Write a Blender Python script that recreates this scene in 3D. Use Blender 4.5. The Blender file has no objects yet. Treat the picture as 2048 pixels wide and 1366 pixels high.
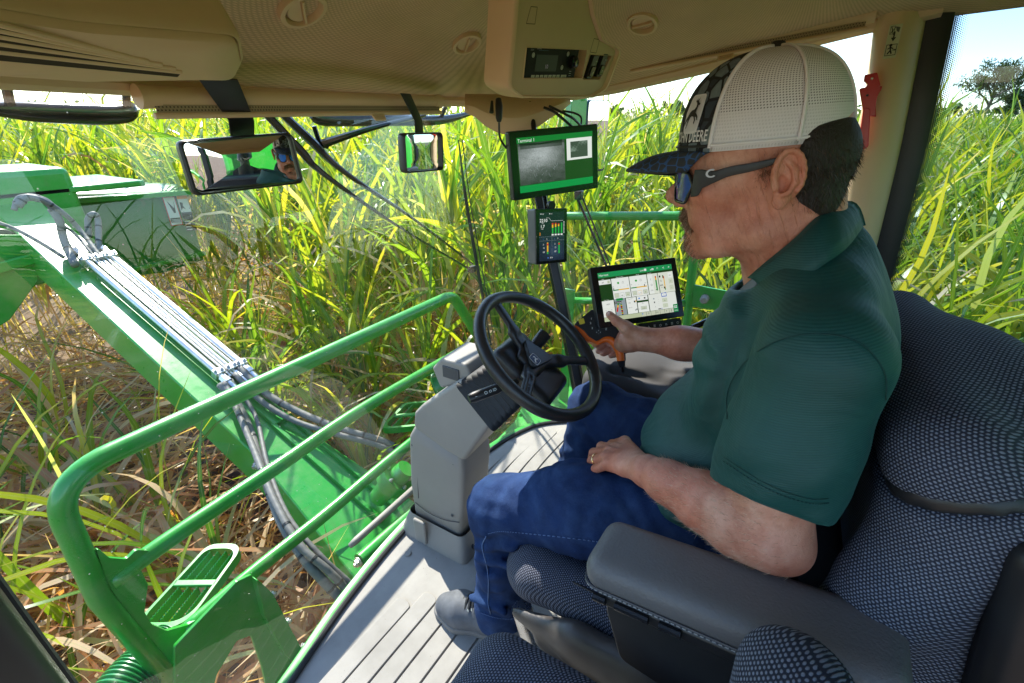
import bpy, bmesh, math, random
import numpy as np
from mathutils import Vector, Matrix
S = bpy.context.scene
COL = S.collection
rng = np.random.default_rng(7)
random.seed(7)

# ------------------------------------------------------------------ camera, world, sun, exposure
EYE = np.array([0.0, 0.0, 1.33])
FPX = 910.0
PITCH = math.atan(445 / FPX)
HEAD = math.radians(59.3)                      # compass heading, from +Y (vehicle forward) towards +X (vehicle right)
FW = np.array([math.sin(HEAD)*math.cos(PITCH), math.cos(HEAD)*math.cos(PITCH), -math.sin(PITCH)])
RT = np.array([math.cos(HEAD), -math.sin(HEAD), 0.0])
UP = np.cross(RT, FW)

cam_d = bpy.data.cameras.new('camera')
cam_d.sensor_width = 36.0
cam_d.lens = 36.0 * FPX / 2048
cam_d.clip_start = 0.02
cam_d.clip_end = 3000
cam = bpy.data.objects.new('camera', cam_d)
COL.objects.link(cam)
cam.location = EYE
cam.rotation_euler = (math.pi/2 - PITCH, 0, -HEAD)
S.camera = cam

SUN_AZ = math.radians(28.0)                    # compass, from +Y towards +X
SUN_EL = math.radians(43.0)
world = bpy.data.worlds.new('World')
S.world = world
world.use_nodes = True
wt = world.node_tree
bgn = wt.nodes['Background']
sky = wt.nodes.new('ShaderNodeTexSky')
sky.sky_type = 'NISHITA'
sky.sun_disc = False
sky.sun_elevation = SUN_EL
sky.sun_rotation = SUN_AZ
sky.dust_density = 0.2
sky.ozone_density = 2.5
sky.air_density = 1.0
wt.links.new(sky.outputs['Color'], bgn.inputs['Color'])
bgn.inputs['Strength'].default_value = 0.15
sun_d = bpy.data.lights.new('sun', 'SUN')
sun_d.energy = 3.6
sun_d.angle = math.radians(0.6)
sun_d.color = (1.0, 0.94, 0.84)
sun = bpy.data.objects.new('sun', sun_d)
COL.objects.link(sun)
sd = Vector((math.sin(SUN_AZ)*math.cos(SUN_EL), math.cos(SUN_AZ)*math.cos(SUN_EL), math.sin(SUN_EL)))
sun.rotation_euler = sd.to_track_quat('Z', 'Y').to_euler()
sun.location = (5, 9, 9)

S.view_settings.view_transform = 'Standard'
S.view_settings.look = 'None'
S.view_settings.gamma = 1.0
S.view_settings.exposure = 1.68
S.render.engine = 'CYCLES'
S.cycles.use_denoising = True
S.cycles.max_bounces = 10
S.cycles.diffuse_bounces = 5
S.cycles.glossy_bounces = 5
S.cycles.transmission_bounces = 5
S.cycles.transparent_max_bounces = 24
S.cycles.sample_clamp_indirect = 6
S.cycles.caustics_reflective = False
S.cycles.caustics_refractive = False

# ------------------------------------------------------------------ geometry helpers
def P(px, py, X=None, Y=None, Z=None, d=None):
    """world point seen at photo pixel (px,py) on the plane X=, Y= or Z=, or at depth d"""
    r = FW + RT*(px-1024)/FPX + UP*(683-py)/FPX
    if X is not None: t = (X-EYE[0])/r[0]
    elif Y is not None: t = (Y-EYE[1])/r[1]
    elif Z is not None: t = (Z-EYE[2])/r[2]
    else: t = d
    return EYE + r*t

def A(*v): return np.array(v, float)
def unit(v):
    v = np.asarray(v, float); n = np.linalg.norm(v)
    return v/n if n > 1e-12 else v
def lerp(a, b, t): return np.asarray(a, float)*(1-t) + np.asarray(b, float)*t
def frame(z, up=(0, 0, 1)):
    z = unit(z); x = np.cross(up, z)
    if np.linalg.norm(x) < 1e-4: x = np.cross((0, 1, 0), z)
    x = unit(x); y = np.cross(z, x)
    return x, y, z
def bez(pts, n=12):
    """Catmull-Rom through pts"""
    p = np.array(pts, float); out = []
    q = np.vstack([2*p[0]-p[1], p, 2*p[-1]-p[-2]])
    for i in range(len(p)-1):
        a, b, c, d = q[i:i+4]
        for k in range(n):
            t = k/n
            out.append(0.5*((2*b)+(-a+c)*t+(2*a-5*b+4*c-d)*t*t+(-a+3*b-3*c+d)*t**3))
    out.append(p[-1]); return np.array(out)
def fillet(pts, r, n=6, closed=False):
    """round the corners of a 2-D or 3-D polyline"""
    pts = [np.array(p, float) for p in pts]; m = len(pts); out = []
    for i, p in enumerate(pts):
        if not closed and i in (0, m-1): out.append(p); continue
        a, b = pts[i-1], pts[(i+1) % m]
        ra = r[i] if hasattr(r, '__len__') else r
        if ra <= 0: out.append(p); continue
        da, db = unit(a-p), unit(b-p)
        ang = math.acos(max(-1, min(1, float(da@db))))
        L = min(ra/math.tan(ang/2) if ang > 0.01 else 1e9, 0.48*np.linalg.norm(a-p), 0.48*np.linalg.norm(b-p))
        s, e = p+da*L, p+db*L
        for k in range(n+1):
            t = k/n; out.append(s*(1-t)**2+2*p*t*(1-t)+e*t*t)
    return np.array(out)

class MB:
    def __init__(s): s.v=[]; s.f=[]; s.uv=[]; s.mi=[]; s.n=0; s.cur=0
    def add(s, v, f, uv=None):
        v = np.asarray(v, float).reshape(-1, 3)
        s.v.append(v)
        for k in f: s.f.append([i+s.n for i in k]); s.mi.append(s.cur)
        s.uv.append(np.zeros((len(v), 2)) if uv is None else np.asarray(uv, float))
        s.n += len(v); return s
    def m(s, i): s.cur = i; return s
    def grid(s, V, uv=None, cu=False, cv=False, flip=False):
        """V[nu][nv][3]"""
        V = np.asarray(V, float); nu, nv = V.shape[:2]; f = []
        if uv is None and not (cu or cv):
            du = np.r_[0, np.cumsum(np.linalg.norm(np.diff(V[:, nv//2], axis=0), axis=1))]
            dv = np.r_[0, np.cumsum(np.linalg.norm(np.diff(V[nu//2], axis=0), axis=1))]
            uv = np.stack(np.meshgrid(du, dv, indexing='ij'), -1)
        for i in range(nu if cu else nu-1):
            for j in range(nv if cv else nv-1):
                a, b = i*nv+j, ((i+1) % nu)*nv+j
                c, d = ((i+1) % nu)*nv+(j+1) % nv, i*nv+(j+1) % nv
                f.append((a, d, c, b) if flip else (a, b, c, d))
        return s.add(V.reshape(-1, 3), f, None if uv is None else np.asarray(uv).reshape(-1, 2))
    def box(s, c, size, ax=None):
        c = A(*c); h = A(*size)/2
        X, Y, Z = ax if ax is not None else (A(1,0,0), A(0,1,0), A(0,0,1))
        v = [c+X*h[0]*i+Y*h[1]*j+Z*h[2]*k for i in (-1,1) for j in (-1,1) for k in (-1,1)]
        return s.add(v, [(0,1,3,2),(4,6,7,5),(0,4,5,1),(2,3,7,6),(0,2,6,4),(1,5,7,3)])
    def prism(s, poly, depth, o=(0,0,0), ax=None, caps=True):
        """2-D outline (x,y) in frame ax=(X,Y,Z) at o, extruded depth along Z (centred from 0)"""
        o = A(*o); X, Y, Z = ax if ax is not None else (A(1,0,0), A(0,1,0), A(0,0,1))
        n = len(poly)
        b = [o+X*p[0]+Y*p[1] for p in poly]; t = [q+Z*depth for q in b]
        f = [(i, (i+1) % n, n+(i+1) % n, n+i) for i in range(n)]
        if caps: f += [tuple(range(n-1, -1, -1)), tuple(range(n, 2*n))]
        return s.add(b+t, f)
    def tube(s, pts, r, n=12, closed=False, caps=True, flat=None, up=None):
        """tube along pts; r scalar or list; flat=(a,b) scales cross axes"""
        pts = np.array(pts, float); m = len(pts)
        rr = np.full(m, r) if np.isscalar(r) else np.interp(np.linspace(0, 1, m), np.linspace(0, 1, len(r)), r)
        V = []; L = 0; uv = []
        T = np.gradient(pts, axis=0) if not closed else (np.roll(pts, -1, 0)-np.roll(pts, 1, 0))
        x, y, z = frame(T[0], up if up is not None else (0, 0, 1))
        fa, fb = flat or (1, 1)
        for i in range(m):
            z = unit(T[i])
            if up is not None: x, y, z = frame(T[i], up)
            else:
                x = unit(x - z*(x@z)); y = np.cross(z, x)
            a = np.linspace(0, 2*math.pi, n, endpoint=False)
            V.append(pts[i] + rr[i]*(np.cos(a)[:, None]*x*fa + np.sin(a)[:, None]*y*fb))
            if i: L += np.linalg.norm(pts[i]-pts[i-1])
            uv.append(np.stack([np.full(n, L), a/(2*math.pi)], 1))
        base = s.n
        s.grid(np.array(V), uv=np.array(uv), cu=closed, cv=True)
        if caps and not closed:
            s.f.append([base+j for j in range(n)]); s.mi.append(s.cur)
            s.f.append([base+(m-1)*n+j for j in range(n-1, -1, -1)]); s.mi.append(s.cur)
        return s
    def cyl(s, a, b, r0, r1=None, n=16, caps=True):
        return s.tube([a, b], [r0, r0 if r1 is None else r1], n, caps=caps)
    def hexbolt(s, c, ax, r=0.012, h=0.009):
        c = A(*c); ax = unit(ax)
        s.cyl(c, c+ax*h*0.3, r*1.35, n=16); s.tube([c+ax*h*0.3, c+ax*h*1.3], r, 6)
        return s.cyl(c+ax*h*1.3, c+ax*h*2.0, r*0.5, n=10)
    def sphere(s, c, r, n=12, sq=(1,1,1), R=None):
        th = np.linspace(0, math.pi, n+1); ph = np.linspace(0, 2*math.pi, 2*n, endpoint=False)
        T, Ph = np.meshgrid(th, ph, indexing='ij')
        V = np.stack([np.sin(T)*np.cos(Ph)*sq[0], np.sin(T)*np.sin(Ph)*sq[1], np.cos(T)*sq[2]], -1)*r
        if R is not None: V = V @ np.asarray(R).T
        return s.grid(V+A(*c), uv=np.stack([Ph*r, T*r], -1), cv=True, flip=True)
    def lathe(s, prof, o, axis, n=32):
        """prof: (radius, height) pairs, turned round axis at o"""
        x, y, z = frame(axis); a = np.linspace(0, 2*math.pi, n, endpoint=False)
        V = [[A(*o)+z*h+r*(math.cos(t)*x+math.sin(t)*y) for t in a] for r, h in prof]
        return s.grid(np.array(V), uv=np.zeros((len(prof), n, 2)), cv=True)
    def build(s, name, mat, parent=None, bevel=0, seg=2, sub=0, smooth=True, ang=35, solid=0, solid_off=-1):
        me = bpy.data.meshes.new(name)
        V = np.concatenate(s.v)
        me.from_pydata(V.tolist(), [], s.f)
        uv = np.concatenate(s.uv)
        ul = me.uv_layers.new(name='UVMap')
        li = np.empty(len(me.loops), int); me.loops.foreach_get('vertex_index', li)
        ul.data.foreach_set('uv', uv[li].astype(np.float32).ravel())
        for mm in (mat if isinstance(mat, (list, tuple)) else [mat]): me.materials.append(mm)
        me.polygons.foreach_set('material_index', np.array(s.mi, dtype=np.int32))
        return finish(me, name, parent, bevel, seg, sub, smooth, ang, solid, solid_off)

def finish(me, name, parent=None, bevel=0, seg=2, sub=0, smooth=True, ang=35, solid=0, solid_off=-1):
    if smooth:
        me.shade_smooth()
        if ang: me.set_sharp_from_angle(angle=math.radians(ang))
    me.update()
    o = bpy.data.objects.new(name, me); COL.objects.link(o)
    if solid:
        md = o.modifiers.new('s', 'SOLIDIFY'); md.thickness = solid; md.offset = solid_off
    if bevel:
        md = o.modifiers.new('b', 'BEVEL'); md.width = bevel; md.segments = seg; md.limit_method = 'ANGLE'; md.angle_limit = math.radians(32)
        md.harden_normals = False
    if sub:
        md = o.modifiers.new('u', 'SUBSURF'); md.levels = sub; md.render_levels = sub
    if parent is not None: attach(o, parent)
    return o
def attach(o, parent):
    o.parent = parent
    o.matrix_parent_inverse = world_matrix(parent).inverted()
def world_matrix(o):
    m = o.matrix_basis.copy()
    if o.parent is not None: m = world_matrix(o.parent) @ o.matrix_parent_inverse @ m
    return m
def tag(o, label, cat, group=None):
    o['label'] = label; o['category'] = cat
    if group: o['group'] = group
    return o
def thing(name, loc, label, cat, group=None):
    o = bpy.data.objects.new(name, None); COL.objects.link(o)
    o.empty_display_size = 0.05
    o.location = loc
    return tag(o, label, cat, group)
def struct(o, kind='structure'): o['kind'] = kind; return o

# ------------------------------------------------------------------ implicit-surface modelling
def smin(a, b, k):
    h = np.clip(0.5+0.5*(b-a)/k, 0, 1); return b*(1-h)+a*h - k*h*(1-h)
def smax(a, b, k): return -smin(-a, -b, k)
class Field:
    def __init__(s, lo, hi, res):
        s.lo = A(*lo); s.res = res
        n = np.ceil((A(*hi)-s.lo)/res).astype(int)+1
        ax = [s.lo[i]+res*np.arange(n[i]) for i in range(3)]
        s.X, s.Y, s.Z = np.meshgrid(*[a.astype(np.float32) for a in ax], indexing='ij')
        s.d = np.full(s.X.shape, 1.0, np.float32)
    def cap(s, a, b, ra, rb=None, sq=None):
        """tapered capsule; sq=(axis, factor) squashes along an axis"""
        a = A(*a); b = A(*b); rb = ra if rb is None else rb
        px, py, pz = s.X-a[0], s.Y-a[1], s.Z-a[2]; ba = b-a
        t = np.clip((px*ba[0]+py*ba[1]+pz*ba[2])/max(ba@ba, 1e-9), 0, 1)
        qx, qy, qz = px-ba[0]*t, py-ba[1]*t, pz-ba[2]*t
        if sq is not None:
            ax, fct = unit(sq[0]), sq[1]
            w = (qx*ax[0]+qy*ax[1]+qz*ax[2])*(1/fct-1)
            qx, qy, qz = qx+w*ax[0], qy+w*ax[1], qz+w*ax[2]
        return np.sqrt(qx*qx+qy*qy+qz*qz)-(ra+(rb-ra)*t)
    def ell(s, c, r, R=None):
        px, py, pz = s.X-c[0], s.Y-c[1], s.Z-c[2]
        if R is not None:
            R = np.asarray(R, float)          # rows: local axes
            px, py, pz = (R[i, 0]*px+R[i, 1]*py+R[i, 2]*pz for i in range(3))
        k0 = np.sqrt((px/r[0])**2+(py/r[1])**2+(pz/r[2])**2)
        k1 = np.sqrt((px/r[0]**2)**2+(py/r[1]**2)**2+(pz/r[2]**2)**2)+1e-9
        return k0*(k0-1)/k1
    def box(s, c, h, rr, R=None):
        px, py, pz = s.X-c[0], s.Y-c[1], s.Z-c[2]
        if R is not None:
            R = np.asarray(R, float)
            px, py, pz = (R[i, 0]*px+R[i, 1]*py+R[i, 2]*pz for i in range(3))
        qx, qy, qz = abs(px)-h[0]+rr, abs(py)-h[1]+rr, abs(pz)-h[2]+rr
        return np.sqrt(np.maximum(qx, 0)**2+np.maximum(qy, 0)**2+np.maximum(qz, 0)**2)+np.minimum(np.maximum(qx, np.maximum(qy, qz)), 0)-rr
    def chain(s, pts, rs, k=0.01, sq=None):
        d = None
        for i in range(len(pts)-1):
            e = s.cap(pts[i], pts[i+1], rs[i], rs[i+1], sq)
            d = e if d is None else smin(d, e, k)
        return d
    def U(s, e, k=0.02): s.d = smin(s.d, e, k) if k > 0 else np.minimum(s.d, e); return s
    def D(s, e, k=0.02): s.d = smax(s.d, -e, k); return s
    def plane(s, o, n):
        n = unit(n); return (s.X-o[0])*n[0]+(s.Y-o[1])*n[1]+(s.Z-o[2])*n[2]
    def smoothed(s, it=1):
        for _ in range(it):
            for ax in range(3):
                s.d = (np.roll(s.d, 1, ax)+2*s.d+np.roll(s.d, -1, ax))/4
        return s
    def mesh(s):
        d = s.d
        ins = d < 0
        c = np.zeros(np.array(d.shape)-1, int)
        acc = np.zeros(c.shape+(3,), np.float32); cnt = np.zeros(c.shape, np.float32)
        nx, ny, nz = c.shape
        corners = [(i, j, k) for i in (0,1) for j in (0,1) for k in (0,1)]
        def sl(o): return (slice(o[0], o[0]+nx), slice(o[1], o[1]+ny), slice(o[2], o[2]+nz))
        for a in corners:
            for ax in range(3):
                if a[ax]: continue
                b = list(a); b[ax] = 1; b = tuple(b)
                da, db = d[sl(a)], d[sl(b)]
                cr = (da < 0) != (db < 0)
                t = np.where(cr, da/np.where(cr, da-db, 1), 0)
                for q in range(3):
                    acc[..., q] += np.where(cr, a[q]+(t if q == ax else 0), 0)
                cnt += cr
        act = cnt > 0
        idx = -np.ones(c.shape, int); idx[act] = np.arange(act.sum())
        cell = np.argwhere(act)
        V = s.lo + s.res*(cell + acc[act]/cnt[act][:, None])
        faces = []
        for ax in range(3):
            o1, o2 = [(1, 2), (2, 0), (0, 1)][ax]
            sa = [slice(1, -1)]*3; sa[ax] = slice(0, -1); sb = list(sa); sb[ax] = slice(1, None)
            A0, B0 = ins[tuple(sa)], ins[tuple(sb)]
            e = np.argwhere(A0 != B0)
            if not len(e): continue
            e_full = e + 1; e_full[:, ax] -= 1
            flip = A0[tuple(e.T)]
            def cid(du, dv):
                q = e_full.copy(); q[:, o1] -= du; q[:, o2] -= dv; return idx[q[:, 0], q[:, 1], q[:, 2]]
            Q = np.stack([cid(1, 1), cid(0, 1), cid(0, 0), cid(1, 0)], 1)
            Q[~flip] = Q[~flip][:, ::-1]
            faces.append(Q)
        Fq = np.concatenate(faces)
        Fq = Fq[(Fq >= 0).all(1)]
        return V, Fq
def mesh_np(name, V, Fq, mat, parent=None, sm=0, uv=None, ang=0, keep=None):
    """V (n,3), Fq (m,4) or (m,3) -> object; sm = laplacian smoothing passes"""
    V = np.asarray(V, float)
    for _ in range(sm):
        acc = np.zeros_like(V); cnt = np.zeros(len(V))
        for a, b in ((0,1),(1,2),(2,3),(3,0)):
            np.add.at(acc, Fq[:, a], V[Fq[:, b]]); np.add.at(acc, Fq[:, b], V[Fq[:, a]])
            np.add.at(cnt, Fq[:, a], 1); np.add.at(cnt, Fq[:, b], 1)
        V = V*0.4+0.6*acc/np.maximum(cnt, 1)[:, None]
    me = bpy.data.meshes.new(name)
    m, k = Fq.shape
    me.vertices.add(len(V)); me.vertices.foreach_set('co', V.astype(np.float32).ravel())
    me.loops.add(m*k); me.loops.foreach_set('vertex_index', Fq.astype(np.int32).ravel())
    me.polygons.add(m); me.polygons.foreach_set('loop_start', np.arange(0, m*k, k, dtype=np.int32))
    me.update(calc_edges=True)
    if uv is not None:
        ul = me.uv_layers.new(name='UVMap'); ul.data.foreach_set('uv', uv[Fq.ravel()].astype(np.float32).ravel())
    me.materials.append(mat)
    me.validate()
    return finish(me, name, parent, ang=ang)

# ------------------------------------------------------------------ materials
MATS = {}
def newmat(name):
    m = bpy.data.materials.new(name); m.use_nodes = True; MATS[name] = m
    return m, m.node_tree, m.node_tree.nodes['Principled BSDF']
def nd(t, typ, **kw):
    n = t.nodes.new(typ)
    for k, v in kw.items():
        if k in ('inputs',):
            for a, b in v.items(): n.inputs[a].default_value = b
        else: setattr(n, k, v)
    return n
def lk(t, a, b): t.links.new(a, b)
def ramp(t, fac, stops, interp='LINEAR'):
    r = t.nodes.new('ShaderNodeValToRGB'); r.color_ramp.interpolation = interp
    el = r.color_ramp.elements
    while len(el) < len(stops): el.new(0.5)
    for e, (p, c) in zip(el, stops): e.position = p; e.color = (*c, 1) if len(c) == 3 else c
    t.links.new(fac, r.inputs['Fac']); return r.outputs['Color']
def noise(t, scale, detail=3, rough=0.5, vec=None, dist=0):
    n = nd(t, 'ShaderNodeTexNoise', inputs={'Scale': scale, 'Detail': detail, 'Roughness': rough, 'Distortion': dist})
    if vec is not None: lk(t, vec, n.inputs['Vector'])
    return n.outputs['Fac']
def bump(t, b, h, strength=0.3, dist=0.001, prev=None):
    n = nd(t, 'ShaderNodeBump', inputs={'Strength': strength, 'Distance': dist})
    lk(t, h, n.inputs['Height'])
    if prev is not None: lk(t, prev, n.inputs['Normal'])
    if b is not None: lk(t, n.outputs['Normal'], b.inputs['Normal'])
    return n.outputs['Normal']
def coord(t, which='Object', scale=None):
    c = t.nodes.new('ShaderNodeTexCoord').outputs[which]
    if scale is not None:
        mp = nd(t, 'ShaderNodeMapping'); mp.inputs['Scale'].default_value = scale if hasattr(scale, '__len__') else (scale,)*3
        lk(t, c, mp.inputs['Vector']); return mp.outputs['Vector']
    return c
def math_n(t, op, a, b=None, c=None):
    n = nd(t, 'ShaderNodeMath', operation=op)
    for i, v in enumerate((a, b, c)):
        if v is None: continue
        if isinstance(v, (int, float)): n.inputs[i].default_value = v
        else: lk(t, v, n.inputs[i])
    return n.outputs[0]
def mixc(t, fac, a, b, mode='MIX'):
    n = nd(t, 'ShaderNodeMix', data_type='RGBA', blend_type=mode)
    for sck, v in ((n.inputs[0], fac), (n.inputs[6], a), (n.inputs[7], b)):
        if isinstance(v, (int, float)): sck.default_value = v
        elif isinstance(v, tuple): sck.default_value = (*v, 1)
        else: lk(t, v, sck)
    return n.outputs[2]
def simple(name, col, rough=0.5, metal=0, var=0.08, vscale=6, bmp=0.0, bscale=400, coat=0, spec=0.5, bd=0.0005):
    m, t, b = newmat(name)
    c = coord(t)
    n = noise(t, vscale, 4, 0.6, c)
    lk(t, ramp(t, n, [(0.3, tuple(x*(1-var) for x in col)), (0.7, tuple(min(1, x*(1+var)) for x in col))]), b.inputs['Base Color'])
    n2 = noise(t, vscale*5, 3, 0.6, c)
    lk(t, math_n(t, 'MULTIPLY_ADD', n2, rough*0.35, rough*0.82), b.inputs['Roughness'])
    b.inputs['Metallic'].default_value = metal
    b.inputs['Specular IOR Level'].default_value = spec
    if coat: b.inputs['Coat Weight'].default_value = coat; b.inputs['Coat Roughness'].default_value = 0.12
    if bmp: bump(t, b, noise(t, bscale, 2, 0.5, c), bmp, bd)
    return m
def weave(t, pu, pv, vec=None, squash=1.0):
    """staggered dots from UV metres: returns distance 0 at the dot centre"""
    c = t.nodes.new('ShaderNodeTexCoord').outputs['UV'] if vec is None else vec
    sx = nd(t, 'ShaderNodeSeparateXYZ'); lk(t, c, sx.inputs[0])
    v = math_n(t, 'DIVIDE', sx.outputs[1], pv); row = math_n(t, 'FLOOR', v)
    par = math_n(t, 'MULTIPLY', math_n(t, 'FLOORED_MODULO', row, 2.0), 0.5)
    u = math_n(t, 'ADD', math_n(t, 'DIVIDE', sx.outputs[0], pu), par)
    fu = math_n(t, 'SUBTRACT', math_n(t, 'FRACT', u), 0.5)
    fv = math_n(t, 'MULTIPLY', math_n(t, 'SUBTRACT', math_n(t, 'FRACT', v), 0.5), squash)
    return math_n(t, 'SQRT', math_n(t, 'ADD', math_n(t, 'MULTIPLY', fu, fu), math_n(t, 'MULTIPLY', fv, fv)))

def fabric_dots(name, dot, gap, pu, pv, lo=0.22, hi=0.42, rough=0.9, bmp=0.6, bd=0.0015, sheen=0.0, big=0.1, sq=1.0):
    m, t, b = newmat(name)
    d = weave(t, pu, pv, squash=sq)
    c = coord(t)
    n = noise(t, 9, 4, 0.6, c)
    fac = nd(t, 'ShaderNodeMapRange', inputs={'From Min': lo, 'From Max': hi}); lk(t, d, fac.inputs['Value'])
    n3 = noise(t, 700, 2, 0.5, c)
    dv = mixc(t, n3, tuple(x*0.7 for x in dot), tuple(min(1, x*1.25) for x in dot))
    base = mixc(t, fac.outputs[0], dv, gap)
    lk(t, mixc(t, 1.0, base, ramp(t, n, [(0.3, (1-big,)*3), (0.7, (1, 1, 1))]), 'MULTIPLY'), b.inputs['Base Color'])
    b.inputs['Roughness'].default_value = rough
    b.inputs['Specular IOR Level'].default_value = 0.25
    b.inputs['Sheen Weight'].default_value = sheen
    inv = math_n(t, 'SUBTRACT', 1.0, fac.outputs[0])
    bump(t, b, inv, bmp, bd)
    return m

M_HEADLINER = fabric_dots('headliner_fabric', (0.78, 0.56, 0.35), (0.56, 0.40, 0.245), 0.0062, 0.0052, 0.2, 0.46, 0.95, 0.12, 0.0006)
M_SEAT = fabric_dots('seat_fabric', (0.21, 0.23, 0.29), (0.026, 0.030, 0.046), 0.0046, 0.0036, 0.24, 0.40, 0.85, 0.8, 0.0012)
M_BEIGE = simple('beige_plastic', (0.70, 0.50, 0.31), 0.55, bmp=0.25, bscale=900, var=0.04)
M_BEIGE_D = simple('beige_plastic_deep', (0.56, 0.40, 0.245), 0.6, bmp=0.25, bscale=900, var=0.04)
M_GREY = simple('grey_plastic', (0.30, 0.275, 0.245), 0.55, bmp=0.3, bscale=700, var=0.05)
M_GREY_D = simple('dark_grey_plastic', (0.075, 0.077, 0.085), 0.45, bmp=0.3, bscale=700, var=0.06)
M_BLACK = simple('black_plastic', (0.016, 0.016, 0.017), 0.42, bmp=0.25, bscale=900, var=0.1)
M_MATT = simple('matt_black', (0.012, 0.012, 0.013), 0.5, var=0.1, spec=0.12)
M_BLACK_G = simple('black_gloss', (0.012, 0.012, 0.013), 0.18, var=0.1)
M_RUBBER = simple('rubber', (0.022, 0.022, 0.023), 0.62, bmp=0.3, bscale=500, var=0.15)
M_LEATHER = simple('grey_leather', (0.125, 0.12, 0.118), 0.5, bmp=0.7, bscale=260, var=0.05, bd=0.0012)
M_WHEEL = simple('wheel_leather', (0.02, 0.02, 0.021), 0.38, bmp=0.35, bscale=600, var=0.1, bd=0.0006)
M_STEEL = simple('steel', (0.62, 0.62, 0.63), 0.28, metal=1.0, var=0.1, vscale=20)
M_ZINC = simple('zinc_plated', (0.70, 0.69, 0.66), 0.34, metal=0.85, var=0.12, vscale=30, bmp=0.15, bscale=200)
M_RED = simple('red_plastic', (0.62, 0.015, 0.02), 0.3, var=0.05)
M_ORANGE = simple('orange_rubber', (0.85, 0.15, 0.01), 0.45, var=0.04, bmp=0.2)
M_YELLOW = simple('yellow_button', (0.75, 0.58, 0.05), 0.4, var=0.04)
M_WHITE = simple('white_marking', (0.75, 0.75, 0.74), 0.5, var=0.02)
M_DARK_INT = simple('dark_trim', (0.03, 0.03, 0.034), 0.6, var=0.1, bmp=0.3, bscale=500)

def green_paint(name, col, dust=(0.30, 0.36, 0.20)):
    m, t, b = newmat(name); c = coord(t)
    n = noise(t, 3.5, 6, 0.65, c); n2 = noise(t, 90, 4, 0.7, c); n3 = noise(t, 18, 5, 0.7, c)
    dn = math_n(t, 'MULTIPLY', math_n(t, 'MULTIPLY', n, n3), 1.0)
    f = nd(t, 'ShaderNodeMapRange', inputs={'From Min': 0.18, 'From Max': 0.5, 'To Max': 0.28}); lk(t, dn, f.inputs['Value'])
    base = mixc(t, f.outputs[0], col, dust)
    sc = nd(t, 'ShaderNodeMapRange', inputs={'From Min': 0.66, 'From Max': 0.74, 'To Max': 0.5}); lk(t, n2, sc.inputs['Value'])
    n4 = noise(t, 6, 7, 0.75, c, 0.8); gr = nd(t, 'ShaderNodeMapRange', inputs={'From Min': 0.56, 'From Max': 0.70, 'To Max': 0.30}); lk(t, n4, gr.inputs['Value'])
    base = mixc(t, gr.outputs[0], base, (0.12, 0.11, 0.05))
    lk(t, mixc(t, sc.outputs[0], base, (0.22, 0.28, 0.16)), b.inputs['Base Color'])
    lk(t, math_n(t, 'MULTIPLY_ADD', n3, 0.35, 0.16), b.inputs['Roughness'])
    b.inputs['Coat Weight'].default_value = 0.35; b.inputs['Coat Roughness'].default_value = 0.15
    bump(t, b, n2, 0.08, 0.0006)
    return m
M_GREEN = green_paint('green_paint', (0.020, 0.33, 0.030))
M_GREEN_D = green_paint('green_paint_topper', (0.004, 0.20, 0.035), (0.02, 0.22, 0.05))

def floor_mat():
    m, t, b = newmat('floor_mat'); c = coord(t)
    n = noise(t, 5, 6, 0.65, c); n2 = noise(t, 160, 3, 0.6, c)
    base = ramp(t, n, [(0.25, (0.27, 0.25, 0.225)), (0.55, (0.37, 0.345, 0.315)), (0.8, (0.43, 0.405, 0.365))])
    sp = nd(t, 'ShaderNodeMapRange', inputs={'From Min': 0.68, 'From Max': 0.74}); lk(t, n2, sp.inputs['Value'])
    lk(t, mixc(t, sp.outputs[0], base, (0.14, 0.11, 0.08)), b.inputs['Base Color'])
    b.inputs['Roughness'].default_value = 0.75
    bump(t, b, n2, 0.3, 0.0006)
    return m
M_FLOOR = floor_mat()

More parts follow.
